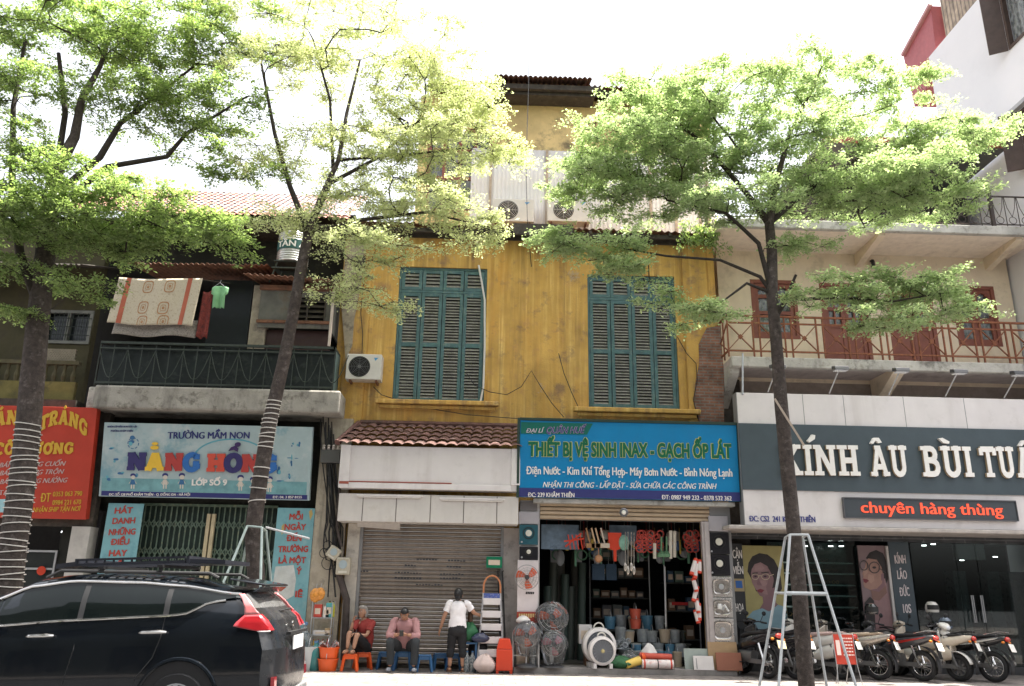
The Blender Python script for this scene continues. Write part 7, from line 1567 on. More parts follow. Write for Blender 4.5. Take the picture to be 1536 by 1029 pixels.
for k, (px0, px1) in enumerate(((889, 907), (910, 925))):
    x0, x1, z0, z1 = rect(px0, 846, px1, 870, 18.2); t = thing('plastic_crate', ('blue ribbed crate hung inside the shop, left of two', 'blue ribbed crate hung inside the shop, right of two')[k], 'crate', (x0, 18.2, z0)); b = MB().box(x0, x1, 18.23, 18.4, z0, z1)
    for j in range(6): b.box(x0 - .005, x1 + .005, 18.21, 18.229, z0 + (z1 - z0) * j / 6, z0 + (z1 - z0) * j / 6 + .025)
    b.build('body', flat('crate_blue', (.05, .1, .17), .5), t); MB().tube([(x0 + .05, 18.25, z1), (x0 + .05, 18.25, z1 + .5)], .006, 5).tube([(x1 - .05, 18.25, z1), (x1 - .05, 18.25, z1 + .5)], .006, 5).build('hanger', m_steel, t)
m_bb = mat('tin_blue', (.08, .20, .30), .4, var=.2, scale=8); m_bg = mat('pot_grey', (.26, .28, .29), .35, var=.3, scale=8); m_bt = mat('pot_tan', (.42, .34, .25), .5)
spots = []
for (n, xa, xb, Y, z, r, h, ms, nm, lb) in ((5, 953, 1024, 16.95, .1, .10, .27, (m_bb, m_bt, m_bb), 'paint_tin', 'labelled tin in the front row inside the shop doorway'), (6, 926, 1030, 17.25, .28, .11, .24, (m_bg, m_bb, m_bg), 'pot', 'pot in the second row of stock inside the shop doorway'), (6, 922, 1020, 17.6, .52, .12, .24, (m_bg, m_bt, m_bg), 'pot', 'pot in the third row of stock inside the shop doorway'), (5, 905, 1000, 18.0, .75, .12, .28, (m_bb, m_bg, m_bt), 'pot', 'pot on the rear bench inside the shop doorway')):
    for k in range(n):
        x = P(xa + (xb - xa) * (k + .5) / n + rnd.uniform(-2, 2), 980, Y).x; tub(lb, x, Y + rnd.uniform(-.05, .05), z, r * rnd.uniform(.85, 1.1), h * rnd.uniform(.85, 1.15), ms[k % 3], 'pot', group=lb + 's', name=nm, lid=rnd.choice((None, m_bg)))
xa, xb = P(915, 980, 17.3).x, P(1040, 980, 17.3).x
for Y, z in ((17.25, .27), (17.6, .51), (18.0, .74)): tag(MB().box(xa - .1, xb, Y - .17, Y + .17, z - .03, z - .003).box(xa - .05, xa, Y - .15, Y + .15, .1, z - .03).box(xb - .1, xb - .05, Y - .15, Y + .15, .1, z - .03).build('stock_bench', m_shelf), {17.25: 'low dark bench under the second row of pots', 17.6: 'dark bench under the third row of pots', 18.0: 'highest dark bench at the rear of the pots'}[Y], 'bench')
for k, (px, z) in enumerate(((955, .78), (955, .98))): p = gp(px, 17.6, z); tub(('red pot stacked at the middle of the stock, lower', 'red pot stacked at the middle of the stock, upper')[k], p.x, p.y, p.z, .12, .19, flat('pot_red', (.42, .07, .04), .4), 'pot', name='pot')
p = gp(930, 17.0, .36); b = MB()
for k in range(40): q = p + Vector((rnd.uniform(-.3, .3), rnd.uniform(-.12, .12), rnd.uniform(-.2, .22))); b.torus(q, .045, .014, rnd.choice('XYZ'), 10, 5)
tag(b.build('pipe_fittings', mat('fitting_grey', (.25, .27, .29), .4), smooth=True), 'heap of grey pipe fittings beside the floor fans', 'fittings', kind='stuff')
p = P(1018, 920, 17.3); tag(MB().tube([P(997, 850, 17.2), P(999, 940, 17.2)], .02, 6).build('shop_post', m_steel), 'thin steel post inside the shop right of the shelving', 'post')
tag(MB().box(*(lambda a, c: (a.x, c.x, 18.5, 18.55, c.z, a.z))(P(1008, 903, 18.5), P(1032, 908, 18.5))).build('red_lamp', flat('dim_red', (.5, .03, .03), .4)), 'small red strip glowing dully in the dim right of the shop', 'strip')
# left snack shop cabinet
x0, x1, z0, z1 = rect(26, 825, 80, 900, 17.4); t = thing('glass_cabinet', 'dark glass food cabinet in the snack shop behind the roped trunk', 'cabinet', ((x0 + x1) / 2, 17.4, 0))
b = MB().box(x0, x0 + .04, 17.4, 17.44, 0, z1).box(x1 - .04, x1, 17.4, 17.44, 0, z1).box(x0 + .04, x1 - .04, 17.4, 17.44, z1 - .04, z1).box(x0 + .04, x1 - .04, 17.4, 17.44, (z0 + z1) / 2 + .1, (z0 + z1) / 2 + .14); b.build('frame', m_steel, t); MB().box(x0, x1, 17.45, 17.9, 0, z1).build('case', flat('case_dark', (.03, .035, .035), .2), t)
c = P(62, 856, 17.38); MB().lathe([(.09, 0), (.09, -.006), (0, -.006)], c, 'Y', 18).build('round_sticker', m_redpl, t)
# red standing sign among the motorbikes
YS = 15.3; ps = Panel((1251, 950), (1282, 953), (1283, 999), (1252, 994), YS, YS + .06); t = thing('standing_sign', 'small red sign board with white lines on thin wire legs before the motorbikes', 'sign', tuple(ps.at(.5, 0)))
b = MB(); ps.board(b, 0, 1, 0, 1, -.02, 0); b.build('board', m_signred, t); b = MB()
for k in range(6):
    v = .84 - .11 * k; u = .42; 
    while u < .9: w_ = rnd.uniform(.05, .12); ps.board(b, u, min(u + w_, .93), v, v + .045, .001, .003); u += w_ + .03
ps.board(b, .1, .3, .3, .8, .001, .003); b.build('white_marks', flat('mark_white', (.7, .55, .5)), t)
b = MB(); o0, o1 = ps.at(0, 0), ps.at(1, 0); b.tube([ps.at(0, 1), o0, (o0.x - .02, o0.y - .05, 0)], .008, 5).tube([ps.at(1, 1), o1, (o1.x + .04, o1.y - .05, 0)], .008, 5).tube([ps.at(.2, .5, -.02), (o0.x + .1, o0.y + .3, 0)], .008, 5).tube([ps.at(.8, .5, -.02), (o1.x - .1, o1.y + .3, 0)], .008, 5); b.build('wire_leg', m_steel, t)
# tree guards
m_guard = mat('guard_white', (.54, .56, .56), .45, var=.12, scale=8, blotch=((.4, .38, .36), .5, 10))
def guard(label, tops, feet, Y, barz=None, r=.022, m=m_guard):
    cs = [P(x, y, Y + dy) for x, y, dy in tops]; c = sum(cs, Vector()) / len(cs); t = thing('tree_guard', label, 'tree guard', (c.x, c.y, 0), 'steel tree guards')
    fs = []
    for a, (x, y, dy) in zip(cs, feet):
        q = P(x, y, Y + dy); d = (q - a); e = a + d * (a.z / max(.01, (a.z - q.z))) if q.z < a.z else q; e = Vector((e.x, e.y, 0)); fs.append(e); MB().tube([a, e], r, 8).build('leg', m, t, smooth=True)
    b = MB(); n = len(cs)
    for i in range(n): b.tube([cs[i], cs[(i + 1) % n]], r * .8, 6)
    b.build('collar', m, t, smooth=True)
    if barz:
        bars = [a.lerp(e, (a.z - barz) / a.z) for a, e in zip(cs, fs)]
        for i in range(n): MB().tube([bars[i], bars[(i + 1) % n]], r * 1.25 if i == 0 else r * .9, 8).build('cross_bar', m, t, smooth=True)
    return t
zc = P(1200, 890, 12.7).z
guard('white four legged steel guard round the right tree trunk', [(1185, 802, -.2), (1212, 802, -.2), (1204, 806, .25), (1178, 806, .25)], [(1168, 1029, -.55), (1284, 1029, -.55), (1240, 1029, .5), (1139, 1029, .5)], 13.0, zc)
guard('pale green steel guard round the leaning roped tree behind the car roof', [(371, 789, -.2), (393, 791, -.2), (399, 796, .2), (375, 794, .25)], [(340, 862, -.5), (391, 868, -.5), (406, 866, .4), (360, 862, .5)], 13.2, None, .02, mat('guard_green', (.42, .5, .46), .5, var=.15))
tag(MB().tube([P(399, 791, 13.1), P(464, 808, 13.0)], .018, 6).build('loose_pole', flat('pole_white', (.66, .64, .62), .5), smooth=True), 'slim white pole sticking out right of the leaning roped trunk', 'pole')
# ================================================================ CAR
def add_car():
    X0, Yc = -2.15, 10.1; W = .875
    t = thing('parked_car', 'black people carrier with roof basket parked along the kerb', 'car', (0, 0, 0))
    m_paint = mat('car_black', (.006, .008, .011), .14, var=.02, spec=.3, coat=.45); m_dust_sun = mat('car_black_dusty_sunlit', (.012, .013, .015), .28, var=.3, scale=3, coat=.45, spec=.3, blotch=((.06, .058, .055), .45, 2.5))  # rear dust, with the sunlight on the tailgate mixed into its grey
    m_glass = mat('car_glass', (.004, .006, .006), .05, var=.02, spec=.35); m_rglass = mat('car_rear_glass', (.09, .09, .09), .25, var=.3, scale=3, spec=.6, blotch=((.26, .25, .24), .6, 2.5)); m_chrome = flat('car_chrome', (.75, .72, .68), .15, metal=1); m_tail = mat('tail_red', (.35, .015, .02), .12, var=.1, coat=1); m_tailc = flat('tail_clear', (.6, .55, .55), .1); m_mattb = flat('car_trim', (.015, .015, .016), .55)  # rear glass greyed: sun on the dusty rear is in its colour
    def itp(tab, u):
        if u <= tab[0][0]: return tab[0][1]
        for (a, b), (c, d) in zip(tab, tab[1:]):
            if u <= c: f = (u - a) / (c - a); f = f * f * (3 - 2 * f) * .5 + f * .5; return b + (d - b) * f
        return tab[-1][1]
    belt = [(0, 1.14), (.6, 1.19), (1.2, 1.21), (2.3, 1.19), (3.1, 1.15), (3.5, 1.1), (4.1, 1.0), (4.55, .82), (4.6, .7)]
    roof = [(0, 1.40), (.5, 1.46), (1.1, 1.56), (1.6, 1.61), (2.3, 1.645), (2.75, 1.60), (3.15, 1.45), (3.5, 1.25), (3.75, 1.12), (4.1, 1.03), (4.55, .84), (4.6, .72)]
    urear = [(.2, .10), (.4, .0), (.82, .0), (1.0, .06), (1.14, .12), (1.3, .28), (1.45, .42), (1.7, .55)]
    def ring(u):
        zb, zr = itp(belt, u), itp(roof, u); ew = min(1, .93 + .07 * min(1, (4.6 - u) / .5)) * (1 if u < 4.2 else 1 - .18 * (u - 4.2) / .4)
        k = min(1, max(0, (zr - zb) / .4)); yr = .84 - .18 * k
        pts = [(0, .2), (.5, .2), (.8, .22), (.87, .34), (W, .5), (W, .68), (W - .012, .84), (W - .02, .98), (W - .045, zb - .03), (W - .055, zb), ((.83 + yr) / 2 + .015, (zb + zr) / 2), (yr, zr - .03), (yr - .06, zr + .015), (yr * .6, zr + .055), (0, zr + .07)]
        out = []
        for y, z in pts:
            off = itp(urear, z) + .16 * (y / W) ** 6; x = u if u > 1.3 else off + u * (1 - off / 1.3); out.append((x, y * ew, z))
        return out
    us = [0, .08, .2, .4, .6, .8, 1.0, 1.3, 1.7, 2.1, 2.5, 2.75, 3.0, 3.2, 3.4, 3.6, 3.8, 4.1, 4.35, 4.5, 4.58, 4.6]
    rings = [ring(u) for u in us]; n = len(rings[0]); body = MB(); vs = []; fs = []
    for r in rings:
        for s_ in (1, -1): vs += [(x, y * s_, z) for x, y, z in r]
    for i in range(len(us) - 1):
        for s_ in (0, 1):
            for k in range(n - 1): a = i * 2 * n + s_ * n + k; b = a + 2 * n; fs.append((a, a + 1, b + 1, b) if s_ else (b, b + 1, a + 1, a))
    body.add(vs, fs); e = (len(us) - 1) * 2 * n; body.f += [(e + k, e + k + 1, e + n + k + 1, e + n + k) for k in range(n - 1)]
    def L(mb):   # local car space -> world
        mb.v = [(X0 - x, Yc - y, z) for x, y, z in mb.v]; return mb
    bo = L(body).build('body', m_paint, t, smooth=60)
    # tailgate and bumper: the rear end surface, curved between the two sides
    def rear(k0, k1, d=0):
        mb = MB(); r = rings[0]
        def q_(a, b):
            kf = k0 + (k1 - k0) * b; k = min(int(kf), k1 - 1); g = kf - k; x, y, z = [p + (q - p) * g for p, q in zip(r[k], r[k + 1])]; f = 1 - 2 * a
            return (x - .16 * (y / W) ** 6 - d - .03 * (1 - f * f) + .16 * (abs(f) * y / W) ** 6, y * f, z)
        return L(mb.grid(q_, 24, (k1 - k0) * 2))
    tg = rear(6, 10).build('tailgate', m_dust_sun, t, smooth=85); rear(1, 6).build('bumper', m_dust_sun, t, smooth=85); rear(10, 14).build('rear_window', m_rglass, t, smooth=85)
    # side glass strip, proud of the body
    def sy(u, z):
        r = ring(u); 
        for (xa, ya, za), (xb, yb, zb_) in zip(r[6:], r[7:]):
            if za <= z <= zb_: return ya + (yb - ya) * (z - za) / max(1e-6, zb_ - za)
        return r[11][1]
    def side_strip(lo, hi, u0, u1, m, nm, d=.004, nu=14, both=True):
        o = None
        for s_ in ((1, -1) if both else (1,)):
            mb = MB(); mb.grid(lambda a, b, s_=s_: ((u0 + (u1 - u0) * a), s_ * (sy(u0 + (u1 - u0) * a, lo(u0 + (u1 - u0) * a) + (hi(u0 + (u1 - u0) * a) - lo(u0 + (u1 - u0) * a)) * b) + d), lo(u0 + (u1 - u0) * a) + (hi(u0 + (u1 - u0) * a) - lo(u0 + (u1 - u0) * a)) * b), nu, 4); o = L(mb).build(nm, m, t, smooth=50)
        return o
    lo = lambda u: itp([(.38, 1.40), (.75, 1.36), (1.02, 1.245), (1.2, 1.232), (2.3, 1.215), (3.05, 1.18), (3.5, 1.12)], u); hi = lambda u: max(lo(u) + .004, itp(roof, u) - .05)
    for a, b in ((.5, 1.19), (1.25, 2.1), (2.16, 3.0), (3.02, 3.32)): side_strip(lo, hi, a, b, m_glass, 'side_window')
    for a, b in ((1.19, 1.25), (2.1, 2.16)): side_strip(lo, hi, a, b, m_mattb, 'door_pillar', .005, 3)
    def line(pts, r, m, nm, d=.008):
        for s_ in (1, -1): mb = MB(); mb.tube([(u, s_ * (sy(u, z) + d), z) for u, z in pts], r, 7); L(mb).build(nm, m, t, smooth=True)
    us_ = [.6 + .1 * k for k in range(27)]
    line([(u, lo(u) - .012) for u in us_], .012, m_chrome, 'belt_trim'); line([(u, itp(roof, u) - .032) for u in [.45 + .1 * k for k in range(28)]], .016, m_chrome, 'roof_trim', .012)
    for u0 in (1.18, 2.36):
        for s_ in (1, -1):
            mb = MB(); mb.tube([(u0, s_ * (.872), 1.055), (u0 + .05, s_ * .905, 1.06), (u0 + .24, s_ * .905, 1.06), (u0 + .28, s_ * .872, 1.055)], [.012, .02, .018, .01], 8); L(mb).build('door_handle', m_chrome, t, smooth=True)
    for s_ in (1, -1):                                  # door shut lines
        for pts in ([(1.22, 1.21), (1.24, 1.0), (1.3, .8), (1.46, .6), (1.5, .4), (1.5, .3)], [(2.13, 1.2), (2.14, .9), (2.2, .6), (2.2, .3)], [(3.15, 1.15), (3.25, .9), (3.25, .3)]):
            mb = MB(); mb.tube([(u, s_ * (sy(u, z) if z > .85 else ring(u)[5][1] - (0 if z > .45 else .02)) , z) for u, z in pts], .006, 5); L(mb).build('shut_line', m_mattb, t)
    # boomerang tail lamps: a slim upper limb with the gloss highlight in its pale colour and a red wing below, standing a little proud
    m_tailhl = mat('tail_highlight', (.50, .16, .16), .1, var=.15, scale=6, coat=1)
    for s_ in (-1, 1):
        def lam(u, z, d=.02): return (max(u, itp(urear, z) + .015), s_ * (sy(max(u, .02), z) + d), z)
        def strip(rows, m, nm, par):
            mb = MB(); n_ = len(rows) - 1
            def q_(a, b): i = min(int(b * n_), n_ - 1); f = b * n_ - i; (a0, b0, z0), (a1, b1, z1) = rows[i], rows[i + 1]; return lam((a0 + (a1 - a0) * f) * (1 - a) + (b0 + (b1 - b0) * f) * a, z0 + (z1 - z0) * f)
            mb.grid(q_, 6, n_ * 3)
            return L(mb).build(nm, m, par, smooth=60, solid=.02)
        tl_ = strip([(.37, .20, 1.20), (.45, .12, 1.13), (.48, .05, 1.09), (.30, .0, 1.05), (.22, .0, 1.035)], m_tail, 'tail_lamp', t)
        strip([(.47, .40, 1.42), (.42, .35, 1.36), (.38, .27, 1.28), (.37, .20, 1.202)], m_tailhl, 'highlight_lens', tl_); strip([(.22, .0, 1.034), (.2, .0, 1.022)], m_tailc, 'clear_lens', tl_)
        zz = [1.20, 1.13, 1.09, 1.05, 1.03]; mb = MB()
        for z0, z1 in zip(zz, zz[1:]):
            f = lambda z, y: (itp(urear, z) + .16 * (y / W) ** 6 - .022, s_ * y, z)
            mb.quad(f(z0, .83), f(z0, .74 - .35 * (1.2 - z0)), f(z1, .74 - .35 * (1.2 - z1)), f(z1, .83))
        L(mb).build('rear_lens', m_tail, tl_, solid=.02); mb = MB(); mb.box(.02, .06, s_ * .75 - .05, s_ * .75 + .05, .46, .56); L(mb).build('reflector', m_tail, t)
    mb = MB(); mb.prism3([(.62, -.62, 1.575), (.62, .62, 1.575), (.24, .56, 1.50), (.24, -.56, 1.50)], (0, 0, .022)); mb.prism3([(.25, -.56, 1.497), (.25, .56, 1.497), (.33, .6, 1.44), (.33, -.6, 1.44)], (.04, 0, 0)); sp_ = L(mb).build('spoiler', m_paint, t, bevel=.01)
    mb = MB(); mb.box(.255, .26, -.12, .12, 1.47, 1.485); L(mb).build('brake_lamp', m_tail, sp_)
    mb = MB(); mb.box(-.045, -.028, -.25, .25, .80, .95); L(mb).build('number_plate', flat('plate_white', (.72, .72, .7), .4), t, bevel=.004)
    mb = MB(); mb.box(-.05, .0, -.45, .45, .97, 1.0); L(mb).build('tailgate_trim', m_mattb, t)
    mb = MB(); mb.tube([(.18, .1, 1.22), (.12, -.25, 1.24)], .012, 6); L(mb).build('rear_wiper', m_mattb, t)
    mb = MB(); mb.ell((.03, .0, 1.07), (.015, .05, .04), 10, 6); L(mb).build('badge', m_chrome, t, smooth=True)
    mb = MB(); mb.box(-.02, .1, -.7, .7, .26, .38); L(mb).build('bumper_skid', flat('skid_grey', (.2, .2, .2), .5), t, bevel=.02)
    for uw in (1.02, 3.8):
        for s_ in (1, -1):
            y = s_ * .80; mb = MB(); mb.lathe([(.41, -.05), (.41, .082)], (uw, y, .36), 'Y', 28); L(mb).build('wheel_arch', m_mattb, t)
            mb = MB(); mb.torus((uw, s_ * .882, .36), .42, .022, 'Y', 28, 6, -.15, math.pi + .15); L(mb).build('arch_trim', m_paint, t, smooth=True)
            mb = MB(); mb.lathe([(.20, -.1), (.30, -.1), (.33, -.06), (.33, .06), (.30, .1), (.20, .1)], (uw, y, .33), 'Y', 32); wh = L(mb).build('wheel', m_black, t, smooth=40)
            mb = MB()
            for k in range(5): a = 2 * math.pi * k / 5 + .3; mb.beam((uw + .03 * math.cos(a), y + s_ * .09, .33 + .03 * math.sin(a)), (uw + .2 * math.cos(a), y + s_ * .09, .33 + .2 * math.sin(a)), .05, .03, (0, 1, 0))
            mb.torus((uw, y + s_ * .09, .33), .205, .014, 'Y', 28, 6); L(mb).build('rim', m_steel, wh)
    for s_ in (1, -1): mb = MB(); mb.ell((3.05, s_ * .98, 1.2), (.07, .11, .075)); L(mb).build('door_mirror', m_paint, t, smooth=True); mb = MB(); mb.box(4.35, 4.5, s_ * .62 - .15, s_ * .62 + .15, .72, .84); L(mb).build('headlight', m_tailc, t, bevel=.02)
    # roof rails and basket
    for s_ in (1, -1): mb = MB(); mb.tube([(.75, s_ * .6, 1.60), (.85, s_ * .6, 1.655), (2.5, s_ * .6, 1.73), (2.65, s_ * .6, 1.66)], .018, 7); L(mb).build('roof_rail', m_mattb, t, smooth=True)
    mb = MB(); z = 1.775
    for s_ in (1, -1): mb.box(1.15, 2.35, s_ * .56 - .015, s_ * .56 + .015, z, z + .028).box(1.15, 2.35, s_ * .56 - .015, s_ * .56 + .015, z + .055, z + .08); 
    for u in [1.15 + .1 * k for k in range(13)]:
        for s_ in (1, -1): mb.box(u - .008, u + .008, s_ * .56 - .012, s_ * .56 + .012, z + .030, z + .055)
        mb.box(u - .012, u + .012, -.54, .54, z + .005, z + .025)
    for u in (1.12, 2.36): mb.box(u - .015, u + .015, -.575, .575, z + .0, z + .08)
    mb.prism3([(1.1, -.56, z + .0), (1.1, .56, z + .0), (.72, .5, z - .02), (.72, -.5, z - .02)], (0, 0, .045)); mb.prism3([(2.38, -.56, z), (2.38, .56, z), (2.62, .5, z - .02), (2.62, -.5, z - .02)], (0, 0, .05))
    bk = L(mb).build('roof_basket', flat('basket_black', (.02, .022, .03), .35), t)
    mb = MB()
    for u in (1.4, 2.05): mb.box(u - .03, u + .03, -.64, .64, 1.735, 1.765).box(u - .02, u + .02, -.62, -.58, 1.69, 1.745).box(u - .02, u + .02, .58, .62, 1.69, 1.745)
    L(mb).build('crossbar', m_mattb, bk)
    # the street dips: the car stands nose down a little
    pv = Vector((X0 - 1.2, Yc, 0)); Mx = Matrix.Translation(pv + Vector((0, 0, -.0))) @ Matrix.Rotation(R(-2.6), 4, 'Y') @ Matrix.Translation(-pv)
    t.matrix_world = Mx; t.location.z += -.02
    return t
add_car()

# ================================================================ MOTORBIKES
m_tyre = flat('tyre', (.02, .02, .021), .8); m_eng = flat('engine_grey', (.18, .18, .18), .45, metal=.6); m_seat = flat('seat_black', (.022, .022, .024), .55); m_lens = mat('bike_red_lens', (.5, .03, .02), .12, var=.1, coat=1); m_amber = flat('amber_lens', (.7, .22, .03), .15); m_plate = flat('bike_plate', (.74, .72, .68), .4); m_chr = flat('bike_chrome', (.7, .68, .66), .18, metal=1)
def loft(mb, secs, n=12, sq=.7):
    """secs: (x, z, half width, half height)"""
    vs = []
    for x, z, hw, hh in secs:
        for k in range(n):
            a = 2 * math.pi * k / n; vs.append((x, hw * math.copysign(abs(math.cos(a)) ** sq, math.cos(a)), z + hh * math.copysign(abs(math.sin(a)) ** sq, math.sin(a))))
    m_ = len(secs); return mb.add(vs, [(i * n + k, i * n + (k + 1) % n, (i + 1) * n + (k + 1) % n, (i + 1) * n + k) for i in range(m_ - 1) for k in range(n)] + [tuple(range(n - 1, -1, -1)), tuple((m_ - 1) * n + k for k in range(n))])
def make_bike(label, paint, accent=None, scooter=False, plate=None, tail=None, seatm=None):
    t = thing('motorbike', label, 'motorbike', (0, 0, 0), 'motorbikes parked before the optician'); r = .28 if not scooter else .25; wb = .62
    for xw in (-wb, wb):
        w_ = MB(); w_.torus((xw, 0, r), r - .05, .048, 'Y', 28, 9); wh = w_.build('wheel', m_tyre, t, smooth=True)
        q = MB(); q.torus((xw, 0, r), r - .095, .012, 'Y', 24, 6).lathe([(.045, -.06), (.045, .06)], (xw, 0, r), 'Y', 12)
        if scooter:
            for k in range(5): a = k * 1.2566; q.beam((xw, 0, r), (xw + (r - .1) * math.cos(a), 0, r + (r - .1) * math.sin(a)), .035, .025, (0, 1, 0))
        else:
            for k in range(18): a = k * .349; q.tube([(xw + .04 * math.cos(a), (.04 if k % 2 else -.04), r + .04 * math.sin(a)), (xw + (r - .1) * math.cos(a + .35), 0, r + (r - .1) * math.sin(a + .35))], .0025, 4)
        q.build('rim', m_chr if not scooter else m_eng, wh)
    b = MB()
    loft(b, [(-.93, .80, .03, .02), (-.88, .79, .07, .045), (-.72, .755, .105, .075), (-.5, .70, .13, .105), (-.25, .655, .135, .115), (-.02, .60, .115, .11), (.1, .53, .09, .08)])
    if scooter: loft(b, [(-.55, .52, .14, .14), (-.3, .45, .16, .13), (-.05, .36, .17, .06), (.25, .33, .17, .05), (.40, .36, .17, .06)])
    else: loft(b, [(.05, .55, .07, .07), (.2, .5, .065, .06), (.36, .56, .06, .09), (.46, .72, .05, .09)])
    b.build('body_panel', paint, t, smooth=50)
    b = MB()                                              # leg shield and front cowl
    for s_ in (-1, 1):
        q = [(.34, s_ * .05, .95), (.40, s_ * .19, .86), (.44, s_ * .2, .62), (.40, s_ * .17, .38), (.36, s_ * .06, .36)]; b.prism3([Vector(p) for p in q], (.035, 0, 0))
    loft(b, [(.36, .80, .07, .16), (.44, .78, .085, .18), (.52, .72, .06, .15)]); b.build('leg_shield', paint, t, smooth=50, bevel=.008)
    b = MB(); loft(b, [(-.74, .835, .07, .02), (-.62, .83, .115, .035), (-.35, .80, .125, .04), (-.1, .775, .11, .045), (.08, .72, .07, .04)]); b.build('seat', seatm or m_seat, t, smooth=50)
    if accent:
        b = MB()
        for s_ in (-1, 1): b.prism3([(-.82, s_ * .118, .80), (-.3, s_ * .142, .70), (-.02, s_ * .128, .62), (-.3, s_ * .142, .655), (-.75, s_ * .118, .765)], (0, s_ * .004, 0))
        b.build('side_stripe', accent, t)
    MB().ell((-.93, 0, .78), (.045, .085, .05), 12, 8).build('tail_lamp', tail or m_lens, t, smooth=True)
    b = MB(); [b.ell((-.90, s_ * .13, .72), (.03, .035, .025), 8, 6) for s_ in (-1, 1)]; b.build('indicator', m_amber, t, smooth=True)
    b = MB(); b.prism3([(-.98, -.095, .70), (-.98, .095, .70), (-1.03, .095, .56), (-1.03, -.095, .56)], (.012, 0, 0)); b.build('number_plate', plate or m_plate, t, bevel=.004)
    b = MB(); b.grid(lambda u, v: (-wb + (r + .06) * math.cos(R(200 - 105 * u)), (v - .5) * .13, r + (r + .06) * math.sin(R(200 - 105 * u))), 12, 3); b.add([(-.9, -.06, .74), (-.9, .06, .74), (-1.0, .05, .42), (-1.0, -.05, .42)], [(0, 1, 2, 3)]); b.build('rear_fender', m_seat, t, smooth=40, solid=.012)
    b = MB(); b.grid(lambda u, v: (wb + (r + .035) * math.cos(R(15 + 140 * u)), (v - .5) * .12, r + (r + .035) * math.sin(R(15 + 140 * u))), 12, 3); b.build('front_fender', paint, t, smooth=40, solid=.012)
    b = MB(); [b.tube([(wb, s_ * .07, r), (.47, s_ * .07, .72), (.40, s_ * .05, .95)], .018, 7) for s_ in (-1, 1)]; b.build('fork', m_eng, t, smooth=True)
    b = MB(); b.tube([(.32, -.34, .98), (.36, -.15, 1.0), (.40, 0, .97), (.36, .15, 1.0), (.32, .34, .98)], .013, 7); hb = b.build('handlebar', m_black, t, smooth=True)
    for s_ in (-1, 1): MB().tube([(.345, s_ * .22, .99), (.325, s_ * .35, .98)], .019, 8).build('grip', m_seat, hb, smooth=True)
    b = MB(); loft(b, [(.34, 1.0, .06, .03), (.42, 1.0, .13, .055), (.50, .97, .11, .06), (.54, .95, .06, .04)]); b.build('headlamp_cowl', paint, t, smooth=50); MB().ell((.53, 0, .95), (.03, .07, .045), 12, 8).build('headlamp', flat('headlamp_glass', (.6, .62, .65), .05), t, smooth=True)
    for s_ in (-1, 1):
        b = MB(); b.tube([(.35, s_ * .2, 1.0), (.34, s_ * .27, 1.13)], .007, 6); b.ell((.335, s_ * .29, 1.16), (.018, .06, .045), 10, 7); b.build('mirror', m_black, t, smooth=True)
    b = MB(); loft(b, [(-.25, .36, .1, .12), (.0, .36, .12, .12), (.14, .4, .08, .08)]); b.box(-.62, -.2, .05, .09, r - .03, r + .05); b.build('engine', m_eng, t, smooth=45)
    b = MB(); b.tube([(.05, -.1, .26), (-.3, -.13, .24), (-.5, -.15, .28), (-.92, -.16, .36)], [.02, .022, .045, .05], 10); ex = b.build('exhaust', m_eng, t, smooth=45); MB().tube([(-.92, -.16, .36), (-.945, -.16, .364)], .035, 10).tube([(-.55, -.2, .32), (-.8, -.21, .36)], .018, 6).build('muffler_tip', m_chr, ex)
    b = MB(); [b.tube([(-wb, s_ * .09, r), (-.5, s_ * .12, .62)], .022, 8) for s_ in (-1, 1)]; b.build('shock_absorber', m_chr if not scooter else m_eng, t, smooth=True)
    b = MB(); b.tube([(-.1, .1, .24), (-.05, .22, .01)], .012, 6).tube([(-.15, -.1, .22), (-.2, -.1, .22)], .01, 6).tube([(-.1, -.24, .25), (-.1, .24, .25)], .012, 6); b.build('stand', m_black, t)
    b = MB(); b.tube([(-.55, .1, .84), (-.8, .1, .90), (-.93, .06, .90), (-.93, -.06, .90), (-.8, -.1, .90), (-.55, -.1, .84)], .013, 7); b.build('grab_rail', m_chr if accent else m_black, t, smooth=True)
    return t
mb_black = flat('bike_black', (.015, .015, .017), .15, coat=1); mb_white = flat('bike_white', (.62, .60, .56), .25, coat=.6); mb_silver = flat('bike_silver', (.42, .38, .33), .25, metal=.5, coat=.5); mb_grey = flat('bike_dark_grey', (.06, .06, .065), .2, coat=.8); mb_cream = flat('bike_cream', (.6, .52, .42), .25, coat=.5); mb_red = flat('bike_red', (.45, .03, .025), .2, coat=.8)
def park(o, px, Y, deg, lean=4):
    # px is where the rear wheel meets the ground
    p = Vector((P(px, 1010, Y).x, Y, 0)); a = R(deg); o.location = p + Vector((math.cos(a) * .62, math.sin(a) * .62, 0)); o.rotation_euler = (R(lean), 0, a); return o
park(make_bike('black motorbike with a yellowish plate beside the leaning boards', mb_black, None, False, flat('plate_yellowed', (.6, .5, .3), .4)), 1152, 15.95, 112)
park(make_bike('black motorbike with orange tail lamp and white plate just left of the tree', mb_black, None, True, None, m_amber), 1193, 15.9, 121)
park(make_bike('white motorbike with tan cover, half hidden behind the tree and red sign', mb_white, None, True, None, None, flat('seat_cover_pink', (.5, .36, .33), .8)), 1262, 16.0, 128)
park(make_bike('silver motorbike with a cream seat cover, right of the red standing sign', mb_silver, None, False, None, None, flat('seat_cover_tan', (.48, .38, .28), .8)), 1318, 16.0, 133)
park(make_bike('dark motorbike with red side stripes between the silver and white ones', mb_grey, mb_red, False), 1384, 15.9, 122)
park(make_bike('white scooter with a tall leg shield facing the street behind the dark one', mb_white, None, True, None, None), 1352, 17.1, -62, 2)
